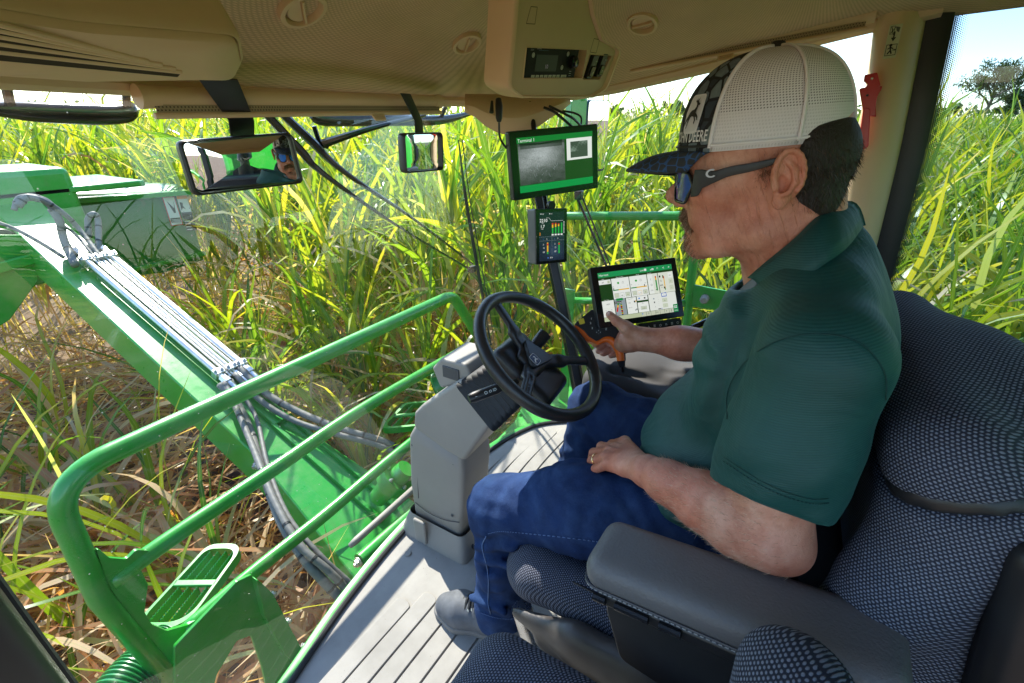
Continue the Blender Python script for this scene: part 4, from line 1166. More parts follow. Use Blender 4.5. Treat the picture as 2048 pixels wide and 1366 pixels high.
step('foot_step', [(755, 862), (810, 808), (905, 800), (880, 850)], -0.42, 'green slotted foot step outside the screen, left of the steering column')

def bellows_and_lamps():
    # corrugated green air duct at bottom left
    cc = bez([P(345, 1290, Y=1.42), P(290, 1335, Y=1.40), P(235, 1400, Y=1.36), P(190, 1500, Y=1.30)], 40); mb = MB()
    mb.tube(cc, [0.072+(0.007 if (k//2) % 2 else 0) for k in range(len(cc))], 28)
    tag(mb.build('ribbed_duct', M_GREEN_D), 'ribbed dark green round duct below the slotted step at lower left', 'duct')
    # lamp housing and pod near the column
    t = thing('work_lamp', P(895, 770, Y=1.3), 'dark green work lamp housing outside the screen behind the steering column', 'work lamp')
    c = P(893, 765, Y=1.30); n = unit((-0.5, 0.6, -0.3)); mb = MB()
    mb.lathe([(0, 0.07), (0.04, 0.065), (0.065, 0.04), (0.072, 0.0), (0.075, -0.05), (0.06, -0.06), (0, -0.055)], c, -n, 28); mb.build('housing', M_GREEN_D, t)
    mb = MB(); mb.lathe([(0.066, -0.052), (0.05, -0.066), (0, -0.07)], c, -n, 28); mb.build('lens', M_BLACK_G, t)
    mb = MB(); mb.tube([c+A(0, 0, 0.05), c+A(0.02, 0, -0.14)], 0.03, 8, flat=(1, .5)); mb.build('lamp_bracket', M_GREEN, t)
    # hydraulic motor under the rail
    c = P(790, 960, Y=1.5); t = thing('hydraulic_motor', c, 'green hydraulic motor half hidden beside the boom foot', 'motor')
    mb = MB(); mb.lathe([(0, 0.1), (0.05, 0.1), (0.055, 0.03), (0.09, 0.03), (0.09, -0.04), (0.06, -0.05), (0.05, -0.16), (0, -0.16)], c, (0.4, -0.5, 0.7), 24); mb.build('motor_body', M_GREEN, t)
    for k in range(5):
        a = k*1.257; x, y, z = frame((0.4, -0.5, 0.7)); p = c+(x*math.cos(a)+y*math.sin(a))*0.072+z*0.03
        mb = MB(); mb.hexbolt(p, z, 0.009, 0.008); mb.build('bolt', M_ZINC, t)
    mb = MB(); mb.box(P(812, 990, Y=1.45), (0.05, 0.02, 0.035)); mb.build('data_plate', M_ZINC, t, bevel=0.002)
bellows_and_lamps()

BN = A(1.15, 1.37, -0.71); BF = A(1.13, 5.06, 0.769)     # boom foot and head, on the top face
def boom():
    d = unit(BF-BN); s = unit(A(1, 0.12, 0) - d*(A(1, 0.12, 0)@d)); u = np.cross(s, d)
    if u[2] < 0: u = -u
    L = np.linalg.norm(BF-BN); fr = (s, d, u)
    t = thing('boom', BN, 'long green box-section boom sloping up and away from the cab', 'boom')
    def w(l): return np.interp(l, [-0.5, 0.2, 0.9, L+0.3], [0.32, 0.25, 0.16, 0.145])
    def pt(x, l, h): return BN+s*x+d*l+u*h
    ls = np.linspace(-0.55, L+0.25, 14)
    rows = [[pt(-w(l), l, 0), pt(w(l), l, 0), pt(w(l), l, -0.26), pt(-w(l), l, -0.26)] for l in ls]
    mb = MB(); mb.grid(np.array(rows), uv=np.zeros((len(ls), 4, 2)), cv=True); mb.build('boom_box', M_GREEN, t, bevel=0.008, ang=30)
    # raised web and toothed rails along the near half
    for sx in (0.045, 0.155):
        mb = MB(); mb.box(pt(sx-.01, 0.62, 0.012), (0.022, 0.9, 0.024), fr); n = 0
        w_ = mb.build('rack_rail', M_GREEN, t, bevel=0.002)
        mb = MB()
        for k in range(26): mb.box(pt(sx-0.014, 0.28+k*0.024, 0.016), (0.012, 0.013, 0.018), fr)
        mb.build('rack_teeth', M_GREEN, t)
    mb = MB(); mb.box(pt(0.08, 2.2, 0.014), (0.10, 2.3, 0.028), fr); mb.build('spine_plate', M_GREEN, t, bevel=0.004)
    mb = MB(); mb.prism(fillet([(-0.30, -0.35), (0.33, -0.35), (0.30, 0.02), (0.18, 0.16), (-0.18, 0.16), (-0.28, 0.0)], 0.03, 4, True), 0.02, pt(0, -0.1, 0.004), fr); mb.build('foot_plate', M_GREEN, t, bevel=0.003)
    mb = MB(); mb.hexbolt(pt(-0.18, 0.9, -0.02), (-1, 0, 0), 0.02, 0.014); mb.build('bolt', M_ZINC, t)
    # hydraulic pipes lying on it
    tp = thing('hydraulic_pipes', pt(0, 1.4, 0.05), 'bundle of bright steel hydraulic pipes clamped on top of the boom', 'pipes')
    PX = lambda x, l: x*0.80 + np.interp(l, [1.5, 3.0], [0.105, 0.085])
    xs = [(-0.100, 0.020), (-0.050, 0.008), (-0.026, 0.008), (0.000, 0.011), (0.036, 0.010), (0.080, 0.020), (0.108, 0.008)]
    for x, r in xs:
        mb = MB(); mb.tube([pt(PX(x, 1.50), 1.50, 0.055), pt(PX(x, 2.3), 2.3, 0.056), pt(PX(x, 3.05), 3.05, 0.055)], r, 16); mb.build('pipe', M_ZINC, tp)
    def clamp(x, l, wd):
        mb = MB(); mb.box(pt(x, l, 0.055), (wd, 0.05, 0.052), fr); c = mb.build('clamp', M_ZINC, tp, bevel=0.004)
        for e in (-1, 1):
            mb = MB(); mb.hexbolt(pt(x+e*wd*0.32, l, 0.082), u, 0.009, 0.008); mb.build('bolt', M_STEEL, c)
    for x in (-0.100, 0.000, 0.080):
        clamp(PX(x, 1.56), 1.56, 0.062); clamp(PX(x, 2.98), 2.98, 0.068)
    for xx, r in ((-0.100, .019), (0.080, .020), (0.0, 0.012)):
        for l0, l1, sg in ((1.52, 0.66, -1), (3.02, 2.52, 1)):
            mb = MB(); x = PX(xx, l0); k = 1
            mb.tube([pt(x*k, l0, 0.055), pt(x*k, l0+sg*0.03, 0.055)], r*1.35, 6); mb.tube([pt(x*k, l0+sg*0.03, 0.055), pt(x*k, l0+sg*0.06, 0.055)], r*1.6, 6); mb.tube([pt(x*k, l0+sg*0.06, 0.055), pt(x*k, l0+sg*0.13, 0.055)], r*1.15, 14); mb.build('fitting', M_STEEL, tp)
    # rubber hoses
    def hose(name, pts, r, label, rings=True, mat=None):
        c = bez(pts, 10); mb = MB(); mb.tube(c, r, 14); o = mb.build(name, mat or M_HOSE, None, ang=0)
        tag(o, label, 'hose', 'hydraulic hoses on the boom')
        if rings:
            for f in np.linspace(0.12, 0.9, 5):
                i = int(f*(len(c)-1)); tt = unit(c[min(i+1, len(c)-1)]-c[i-1])
                mb = MB(); mb.tube([c[i]-tt*0.006, c[i]+tt*0.006], r*1.10, 14); mb.build('cable_tie', M_BLACK, o)
        return o
    Z = lambda px, py, h: None
    def on(px, py, h=0.06):   # photo pixel on the plane h above the boom's top
        n = u; o = pt(0, 0, h); r = FW + RT*(px-1024)/FPX + UP*(683-py)/FPX
        return EYE + r*(((o-EYE)@n)/(r@n))
    hose('hose', [on(440, 770), on(470, 800), on(500, 860), on(525, 940, .10), on(560, 1040, .16), on(610, 1120, .18), on(650, 1165, .16), on(690, 1205, .1)], 0.021, 'thick grey hose curving down from the left pipe to the cab foot')
    hose('hose', [on(462, 760), on(510, 830), on(535, 930, .13), on(575, 1030, .19), on(640, 1110, .2), on(705, 1170, .14)], 0.012, 'thin grey hose running beside the thick one to the cab foot', False)
    hose('hose', [on(450, 765), on(500, 880, .11), on(548, 1000, .19), on(600, 1090, .22), on(655, 1140, .2), on(700, 1185, .12)], 0.017, 'middle hose of the three going down to the cab foot')
    hose('hose', [on(478, 735), on(530, 785), on(600, 825), on(690, 860, .1), on(760, 880, .1), on(812, 905, .05)], 0.021, 'grey hose sweeping right from the pipes behind the step')
    hose('hose', [on(470, 748), on(520, 800), on(590, 842), on(680, 870, .1), on(760, 892, .09), on(805, 915, .05)], 0.017, 'second grey hose sweeping right just under the first', False)
    hose('hose', [on(150, 530), on(128, 480, .08), on(118, 440, .2), on(95, 405, .3), on(55, 395, .34), on(35, 412, .30)], 0.024, 'hose looping over the boom head from the left pipe')
    hose('hose', [on(205, 520), on(160, 460, .12), on(125, 425, .25), on(80, 398, .34), on(40, 395, .34), on(28, 420, .28)], 0.016, 'thinner hose looping over the boom head beside the thick one')
    hose('hose', [on(198, 505), on(197, 470, .1), on(196, 440, .16), on(187, 428, .2), on(176, 440, .15), on(178, 475, .06)], 0.02, 'short upright hose loop standing at the pipe ends')
    hose('hose', [on(-40, 432, .2), on(30, 458, .16), on(80, 485, .12), on(128, 515)], 0.012, 'thin hose coming in from the left edge to the pipe ends', False)
    hose('hose', [on(190, 515), on(150, 468, .10), on(118, 445, .18), on(98, 420, .22)], 0.010, 'thinnest hose lying on top of the looping hoses', False)
m_, t_, b_ = newmat('hose_cover'); c_ = coord(t_, 'UV'); M_HOSE = m_
sx_ = nd(t_, 'ShaderNodeSeparateXYZ'); lk(t_, c_, sx_.inputs[0])
w_ = math_n(t_, 'SINE', math_n(t_, 'MULTIPLY', math_n(t_, 'ADD', sx_.outputs[0], math_n(t_, 'MULTIPLY', sx_.outputs[1], 0.05)), 130.0))
lk(t_, mixc(t_, noise(t_, 30, 4, 0.6, coord(t_)), (0.10, 0.10, 0.10), (0.20, 0.195, 0.19)), b_.inputs['Base Color']); b_.inputs['Roughness'].default_value = 0.6
bump(t_, b_, w_, 0.35, 0.0007)
boom()

def cylinder():
    a, b = P(700, 1092, Y=1.12), P(880, 930, Y=1.12)
    t = thing('gas_strut', a, 'black-sleeved hydraulic cylinder across the lower edge of the screen', 'cylinder'); d = unit(b-a)
    mb = MB(); mb.tube([a, a+d*0.03, b], [0.010, 0.014, 0.014], 14); mb.build('rod_sleeve', M_GREY, t, ang=0)
    a2, b2 = P(720, 1122, Y=1.16), P(900, 960, Y=1.16); mb = MB(); mb.tube([a2, b2], 0.032, 18); mb.build('barrel', M_GREEN, t)
    mb = MB(); mb.hexbolt(a2-unit(b2-a2)*0.005, -(b2-a2), 0.016, 0.012); mb.build('end_nut', M_ZINC, t)
    a_ = Art(P(822, 1012, Y=1.125), b2-a2, (-0.3, 0.2, 1)); a_.text('DANGER', 0, 0, 0.012, lin(20, 50, 25)); a_.build('cast_lettering', M_PRINT, t)
cylinder()

def topper():
    """green topper housing at the boom head with the drum hood behind"""
    t = thing('topper_housing', (1.1, 5.6, 0.3), 'large green steel topper housing at the far end of the boom', 'topper')
    Y0 = 5.70; q = lambda px, py, Y=Y0: P(px, py, Y=Y)
    # big flat shield facing the cab, right of the boom head
    def plate(name, px, th, Y, mat=M_GREEN_D, rr=0.02):
        pts = [(lambda v: (v[0], v[2]))(q(a, b, Y)) for a, b in px]; poly = fillet(pts, rr, 4, True)
        if sum(poly[i][0]*poly[(i+1) % len(poly)][1]-poly[(i+1) % len(poly)][0]*poly[i][1] for i in range(len(poly))) < 0: poly = poly[::-1]
        mb = MB(); mb.prism(poly, -th, (0, Y, 0), (A(1, 0, 0), A(0, 0, 1), A(0, -1, 0))); return mb.build(name, mat, t, bevel=0.006)
    sh = plate('shield', [(100, 402), (368, 382), (408, 520), (330, 545), (200, 560), (105, 520)], 0.03, Y0)
    # folded lip along the top of the shield, hood sloping away behind it
    a, b = q(125, 402), q(370, 384); mb = MB(); mb.box((a+b)/2+A(0, -0.04, 0.0), (np.linalg.norm(b-a)+.02, 0.14, 0.048), (unit(b-a), A(0, 1, 0), np.cross(unit(b-a), A(0, 1, 0)))); mb.build('shield_lip', M_GREEN, t, bevel=0.006)
    a2, b2 = q(404, 505), q(210, 548); mb = MB(); mb.box((a2+b2)/2+A(0, -0.04, 0), (np.linalg.norm(b2-a2), 0.10, 0.042), (unit(b2-a2), A(0, 1, 0), np.cross(unit(b2-a2), A(0, 1, 0)))); mb.build('lower_lip', M_GREEN, t, bevel=0.006)
    far = [P(-40, 362, Y=7.2), P(40, 360, Y=7.2), P(140, 362, Y=7.2), P(260, 370, Y=7.0), P(360, 384, Y=6.6)]
    near = [P(-60, 392, Y=5.92), P(60, 392, Y=5.85), P(140, 398, Y=5.78), P(260, 392, Y=5.75), P(371, 385, Y=5.72)]
    f_, n_ = bez(far, 6), bez(near, 6); V = [[lerp(b_, a_, k/6)+A(0, 0, 0.09*math.sin(k/6*math.pi)) for k in range(7)]+[a_+A(0, 0.05, -0.5)] for a_, b_ in zip(f_, n_)]
    mb = MB(); mb.grid(np.array(V)); mb.build('hood', M_GREEN_D, t, solid=0.02, ang=30)
    # left-hand gearbox block and cover at the frame edge
    mb = MB(); c = P(20, 460, Y=5.15); mb.box(c+A(0.03, 0.25, 0), (0.86, 0.75, 0.86)); mb.build('gearbox', M_GREEN, t, bevel=0.05, seg=4)
    c = P(60, 378, Y=5.5); mb = MB(); mb.box(c+A(0, 0, 0.01), (1.3, 0.95, 0.05)); mb.build('gearbox_lid', M_GREEN, t, bevel=0.012)
    for (x, y) in ((15, 376), (40, 372), (70, 378), (95, 373)):
        mb = MB(); mb.hexbolt(P(x, y, Y=5.45)+A(0, 0, 0.035), (0, 0, 1), 0.02, 0.014); mb.build('bolt', M_GREEN, t)
    plate('side_plate', [(-60, 560), (-60, 690), (20, 640), (78, 560), (60, 470), (-60, 470)], 0.03, 4.6, M_GREEN, 0.05)
    mb = MB(); mb.box(P(25, 528, Y=4.55), (0.75, 0.05, 0.07), (unit((1, 0, 0.12)), A(0, 1, 0), unit((-0.12, 0, 1)))); mb.build('side_rib', M_GREEN, t, bevel=0.008)
    mb = MB(); mb.lathe([(0, 0.02), (0.075, 0.02), (0.08, 0.0), (0.08, -0.05)], P(4, 480, Y=4.7), (0, -1, 0), 24); mb.build('hub_cap', M_BLACK, t)
    mb = MB(); mb.hexbolt(P(146, 424, Y=5.42), (0.5, -1, 0), 0.042, 0.04); mb.build('pivot_bolt', M_ZINC, t)
    # boom-head bracket
    plate('head_bracket', [(38, 400), (118, 388), (135, 430), (128, 470), (95, 500), (30, 470)], 0.35, 5.1, M_GREEN, 0.04)
    # warning stickers
    o = q(355, 412, Y0-0.034); X = unit(q(385, 410, Y0)-q(340, 413, Y0)); a = Art(o, X, (0, 0, 1), 0.0015)
    w_, r_, og, bk = lin(235, 235, 230), lin(200, 30, 25), lin(240, 150, 30), lin(25, 25, 25)
    W = 0.120; H = 0.200
    a.rect(-W, -H, W, 2*H*0.82, r_, 0); a.rect(-W+.008, -H+.008, W-.016, 2*H*0.82-.016, w_, 1); a.rect(-W+.008, H*.46, W-.016, 0.035, r_, 2); a.text('DANGER', -W/2, H*.49, 0.028, w_, 3, 'c', True, .8)
    a.poly([(-W*.75, H*.3), (-W*.45, -H*.35), (-W*.3, -H*.35), (-W*.2, H*.3), (-W*.33, -H*.1), (-W*.5, H*.05)], bk, 2); a.rect(-W+.012, -H*.85, W-.024, 0.05, bk, 2)
    for k in range(3): a.rect(-W+.018, -H*.82+k*.013, W-.036, .005, w_, 3)
    a.rect(0.016, -H*1.35, 0.103, 2*H*1.0, w_, 0); a.rect(0.016, H*.35, 0.103, 0.08, og, 1); a.rect(0.016, -H*1.35, 0.103, 0.2, bk, 1)
    for k in range(4): a.rect(0.02, -H*1.3+.03*k, .055, .01, w_, 2)
    a.poly([(0.03, H*.2), (0.06, H*.15), (0.05, 0), (0.07, -H*.2), (0.045, -.02), (0.025, -H*.25)], bk, 2)
    a.build('warning_sticker', M_PRINT, t)
topper()

def wipers():
    t = thing('wiper', P(560, 225, Y=1.22), 'long twin-arm black wiper slanting down to the blade ahead of the wheel', 'wiper')
    Ya = 1.20
    q = lambda px, py, Y=Ya: P(px, py, Y=Y)
    mb = MB(); mb.tube(bez([q(520, 215), q(600, 300), q(650, 350), q(800, 455, 1.22), q(938, 538, 1.24)], 6), [0.015, 0.019, 0.013, 0.009, 0.008], 8, flat=(1, .5)); mb.build('upper_arm', M_BLACK_G, t)
    mb = MB(); mb.tube(bez([q(548, 212), q(620, 280), q(690, 345), q(830, 440, 1.22), q(945, 528, 1.24)], 6), [0.016, 0.020, 0.014, 0.009, 0.008], 8, flat=(1, .5)); mb.build('lower_arm', M_BLACK_G, t)
    mb = MB(); mb.tube(bez([q(640, 290), q(700, 270), q(760, 252), q(850, 230)], 5), [0.013, 0.010, 0.008, 0.006], 8); mb.tube([q(628, 252), q(640, 288), q(655, 293)], 0.007, 8); mb.build('linkage', M_BLACK_G, t)
    mb = MB(); mb.tube(bez([q(917, 280, 1.23), q(932, 400, 1.24), q(955, 535, 1.25), q(982, 690, 1.25)], 8), [0.003, 0.008, 0.009, 0.006], 8, flat=(1, .6)); mb.build('blade', M_BLACK, t)
    mb = MB(); mb.tube(bez([q(925, 281, 1.23), q(940, 400, 1.24), q(964, 535, 1.25), q(990, 690, 1.25)], 8), 0.0025, 6); mb.build('blade_rubber', M_RUBBER, t)
    mb = MB(); mb.box(q(945, 538, 1.24), (0.03, 0.02, 0.03)); mb.hexbolt(q(937, 540, 1.22), (0, -1, 0), 0.008, 0.006); mb.build('pivot', M_BLACK, t, bevel=0.004)
    t2 = thing('side_wiper', P(1160, 390, X=1.8), 'thin black wiper behind the two tablets, hanging over the right corner glass', 'wiper')
    mb = MB(); mb.tube([P(1150, 385, X=1.72), P(1212, 530, X=1.76), P(1222, 556, X=1.76)], 0.005, 8); mb.tube([P(1160, 383, X=1.72), P(1220, 530, X=1.76)], 0.0035, 6); mb.build('blade', M_BLACK, t2)
    mb = MB(); mb.box(P(1158, 390, X=1.72), (0.03, 0.03, 0.035)); mb.build('pivot', M_BLACK, t2, bevel=0.005)
wipers()

def visors():
    for (pts, lab) in (([(-60, 214), (100, 226), (245, 228), (262, 205)], 'rounded black lamp bar outside the top left of the screen'), ([(622, 232), (650, 240), (760, 240), (880, 240), (945, 226)], 'rounded black lamp bar outside the screen behind the small mirror')):
        mb = MB(); c = bez([P(x, y, Y=1.30) for x, y in pts], 6); mb.tube(c, [0.008, 0.018, 0.020, 0.018, 0.008], 12); lb = mb.build('lamp_bar', M_BLACK_G); tag(lb, lab, 'lamp bar')
        for f in (0.2, 0.75):
            q = c[int(f*(len(c)-1))]; m2 = MB(); m2.tube([q, q+A(0, -0.06, 0.09), q+A(0, -0.16, 0.12)], 0.008, 8); m2.build('lamp_bracket', M_BLACK, lb)
visors()

def outside_mirror():
    # big door mirror seen over the right corner
    o = A(2.35, 0.93, 1.372) ; o = P(1196, 236, d=2.15)
    t = thing('outside_mirror', o, 'tall outside mirror in a green and black housing beyond the right corner', 'mirror')
    X = unit(A(0.91, -0.41, 0)); N = unit(A(-0.41, -0.91, 0.0)); Y = unit(np.cross(N, X)); 
    pl = fillet([(-0.075, -0.24), (0.075, -0.24), (0.075, 0.075), (-0.075, 0.075)], 0.02, 5, True)
    mb = MB(); mb.prism(pl, -0.05, o, (X, Y, N)); mb.build('housing', simple('mirror_housing_blue', (0.035, 0.07, 0.12), 0.3), t, bevel=0.008)
    mb = MB(); mb.prism([(p[0]*0.88, p[1]*0.95) for p in pl], 0.002, o+N*0.001, (X, Y, N)); mb.build('mirror_glass', M_MIRROR, t)
    mb = MB(); mb.prism(fillet([(-0.17, -0.12), (-0.076, -0.12), (-0.076, 0.09), (-0.17, 0.07)], 0.01, 3, True), -0.04, o, (X, Y, N)); mb.build('mirror_bracket', M_GREEN, t, bevel=0.004)
    mb = MB(); mb.tube([o+Y*0.07-X*0.10, o+Y*0.2-X*0.12-N*0.05], 0.012, 10); mb.build('mirror_stem', M_GREEN, t)
outside_mirror()

def rear_body():
    # engine hood behind the cab: lights the mirror view
    t = thing('engine_hood', (0.8, -2.0, 0), 'green engine hood standing behind the cab rear window', 'engine hood')
    mb = MB(); mb.box((0.9, -2.6, 0.55), (1.9, 2.2, 2.1)); mb.build('hood_body', M_GREEN, t, bevel=0.08, seg=4)
    mb = MB(); mb.box((0.9, -1.485, 0.78), (1.5, 0.03, 0.55)); mb.build('grille', M_BLACK, t, bevel=0.01)
    mb = MB(); mb.tube(bez([(0.35, -1.2, 0.2), (0.32, -1.2, 1.0), (0.34, -1.22, 1.9)], 6), 0.07, 18); mb.build('intake_stack', M_BLACK, t)
    t = thing('ladder_rail', (-0.75, -0.9, 0), 'green tube ladder rail outside the open left door', 'handrail')
    mb = MB(); mb.tube(fillet([(-0.35, -1.3, -1.0), (-0.35, -1.3, 1.0), (-0.55, -1.3, 1.15), (-0.6, -1.0, 1.0), (-0.6, -1.0, -1.0)], 0.08, 6), 0.018, 10); mb.build('rail_tube', M_GREEN, t, ang=0)
    mb = MB(); mb.tube([(-0.35, -1.3, 0.3), (-0.6, -1.0, 0.3)], 0.014, 8); mb.build('cross_tube', M_GREEN, t)
rear_body()
# ------------------------------------------------------------------ mirrors inside the cab
def cab_mirror(name, corners, d, target_px, target_pt, R_, bracket_top, bw, label, rr=0.014):
    """convex mirror: corners traced on its plane, curvature centre chosen so target_px sees target_pt"""
    pm = P(*target_px, d=d); n = unit(unit(EYE-pm)+unit(A(*target_pt)-pm))
    c = [Pl(x, y, pm, n) for x, y in corners]; o = np.mean(c, 0)
    X = unit(c[1]-c[0]); X = unit(X-n*(X@n)); Y = np.cross(n, X)
    p2 = [((p-o)@X, (p-o)@Y) for p in c][::-1]
    t = thing(name, o, label, 'mirror')
    out = fillet(p2, rr, 6, True)
    c0 = out.mean(0)
    def sph(p):   # height of the convex glass over the tangent plane at pm
        q = o+X*p[0]+Y*p[1]-pm; r2 = (q@X)**2+(q@Y)**2; return -(r2/(2*R_))
    rings = []
    for s in np.linspace(0.925, 0.0, 12):
        rings.append([o+X*(c0[0]+(p[0]-c0[0])*s)+Y*(c0[1]+(p[1]-c0[1])*s)+n*(0.006+sph((c0[0]+(p[0]-c0[0])*s, c0[1]+(p[1]-c0[1])*s))) for p in out])
    mb = MB(); mb.grid(np.transpose(np.array(rings), (1, 0, 2)), cu=True, uv=np.zeros((len(out), 12, 2))); mb.build('mirror_glass', M_MIRROR, t, ang=0)
    mb = MB(); rows = []
    for s, k in ((0.90, 0.000), (0.92, 0.0115), (0.955, 0.0125), (0.99, 0.009), (1.0, 0.0), (0.99, -0.012), (0.9, -0.022), (0.02, -0.026)):
        rows.append([o+X*(c0[0]+(p[0]-c0[0])*s)+Y*(c0[1]+(p[1]-c0[1])*s)+n*k for p in out])
    mb.grid(np.transpose(np.array(rows), (1, 0, 2)), cu=True, uv=np.zeros((len(out), 8, 2)), flip=True); mb.build('mirror_housing', M_BLACK, t, ang=40)
    mb = MB(); a, b, cc = bracket_top
    pts = bez([a, b, cc], 8) if False else np.array([a, b, cc]); V = []
    for i, p in enumerate([a, lerp(a, b, .5), b, cc]):
        V.append([A(*p)-A(bw[min(i, 3)]/2, 0, 0), A(*p)+A(bw[min(i, 3)]/2, 0, 0)])
    mb.grid(np.array(V)); mb.build('bracket', M_BLACK, t, solid=0.004, bevel=0.001)
    return t
cab_mirror('rear_view_mirror', [(349, 281), (580, 264), (606, 366), (384, 393)], 0.97, (572, 308), (0.775, 0.06, 1.265), 0.95,
           (P(437, 158, Y=0.90), P(484, 242, Y=0.97), P(487, 280, Y=1.0)), (0.070, 0.062, 0.052, 0.050), 'wide black-framed mirror hanging on a black strap, reflecting the driver')
cab_mirror('rear_view_mirror', [(801, 266), (881, 264), (883, 340), (806, 347)], 1.13, (835, 300), (1.9, -1.2, 1.1), 0.9,
           (P(812, 188, Y=0.90), P(838, 242, Y=0.93), P(840, 272, Y=0.935)), (0.036, 0.034, 0.032, 0.032), 'small square black-framed mirror reflecting the cane behind the cab', 0.010)

# ------------------------------------------------------------------ screens
G1, G2, DG = lin(20, 125, 50), lin(10, 150, 70), lin(28, 66, 26)
WH, CR, BK, YL, RD, GY = lin(238, 242, 236), lin(205, 214, 190), lin(18, 20, 18), lin(235, 180, 40), lin(210, 40, 35), lin(150, 162, 168)
def img(a, u, v, w, h, fn, n, m, layer=1):
    V = []; F = []; 
    for i in range(n):
        for j in range(m):
            a.put([(u+w*i/n, v+h*j/m), (u+w*(i+1)/n, v+h*j/m), (u+w*(i+1)/n, v+h*(j+1)/m), (u+w*i/n, v+h*(j+1)/m)], [(0, 1, 2, 3)], fn((i+.5)/n, (j+.5)/m), layer)
def terminal(name, o, X, Y, w, h, label, bez_=0.006, depth=0.022, cat='display'):
    X = unit(X); N = unit(np.cross(X, Y)); Y = np.cross(N, X); o = A(*o)
    t = thing(name, o, label, cat)
    mb = MB(); pl = fillet([(-w/2, -h/2), (w/2, -h/2), (w/2, h/2), (-w/2, h/2)], bez_, 5, True)
    mb.prism(pl, -depth, o, (X, Y, N)); mb.build('case', M_BLACK, t, bevel=0.002, seg=3)
    mb = MB(); mb.prism([(p[0]*0.985, p[1]*0.98) for p in pl], 0.0006, o, (X, Y, N)); mb.build('glass_front', M_BLACK_G, t)
    return t, Art(o+N*0.0010, X, Y, 0.00022), N, X, Y
def scr1():
    k = 1.30/1.45; o = EYE+(A(1.4086, 0.6719, 1.2077)-EYE)*k; w, h = 0.3235*k, 0.1990*k
    t, a, N, X, Y = terminal('camera_monitor', o, (0.8411, -0.5374, 0.0619), (-0.0158, 0.0900, 0.9958), w, h, 'wide tablet screen showing a grey camera picture, topmost of the three screens')
    L, R_, B, T = -0.425*w, 0.43*w, -0.40*h, 0.40*h; W = R_-L; H = T-B
    a.rect(L, B, W, H, DG, 0); a.rect(L, T-.10*H, W, .10*H, G1, 1); a.rect(L, B, W, .13*H, G2, 1); a.text('Terminal 1', L+.012*W, T-.085*H, .085*H, WH, 2)
    r = np.random.default_rng(4); ph = r.uniform(0, 6, 20)
    def f(x, y):
        g = 0.55*math.exp(-((x-.5)**2/.10+(y-.72)**2/.08))+0.16+0.25*math.exp(-((x-.1)**2/.05+(y-.5)**2/.1))+0.04*math.sin(17*x+9*y+ph[0])*math.sin(23*y-6*x+ph[1])
        if y > .86 and abs(x-.5) < .45: g *= 0.35
        if y > .93: g *= .5
        if y < .4: g *= 0.45+0.9*y
        g = max(.02, g*(1+0.10*r.normal()*(1.6-y)))
        return (g*.62, g*.66, g*.68)
    img(a, L+.01*W, B+.14*H, .60*W, .755*H, f, 60, 44, 1)
    for _ in range(26):
        u, v = L+r.uniform(.15, .5)*W, B+r.uniform(.16, .6)*H; a.line([(u, v), (u+r.normal(0, .02)*W, v+r.uniform(.02, .06)*H)], .0005, lin(170, 180, 185), 2)
    a.line([(L+.03*W, B+.88*H), (L+.3*W, B+.86*H), (L+.58*W, B+.89*H)], .004, lin(20, 24, 26), 2)
    a.rect(L+.64*W, B+.50*H, .35*W, .40*H, WH, 1)
    img(a, L+.69*W, B+.54*H, .24*W, .30*H, lambda x, y: (lambda g: (g*.7, g*.9, g*.75))(.07+.22*max(0, math.sin(x*5+1)*math.sin(y*4.2)+.35*math.sin(x*31+y*9)*math.sin(y*27))*(y > .4)+.02*r.uniform()), 36, 26, 2)
    a.build('screen', M_SCREEN, t)
scr1()
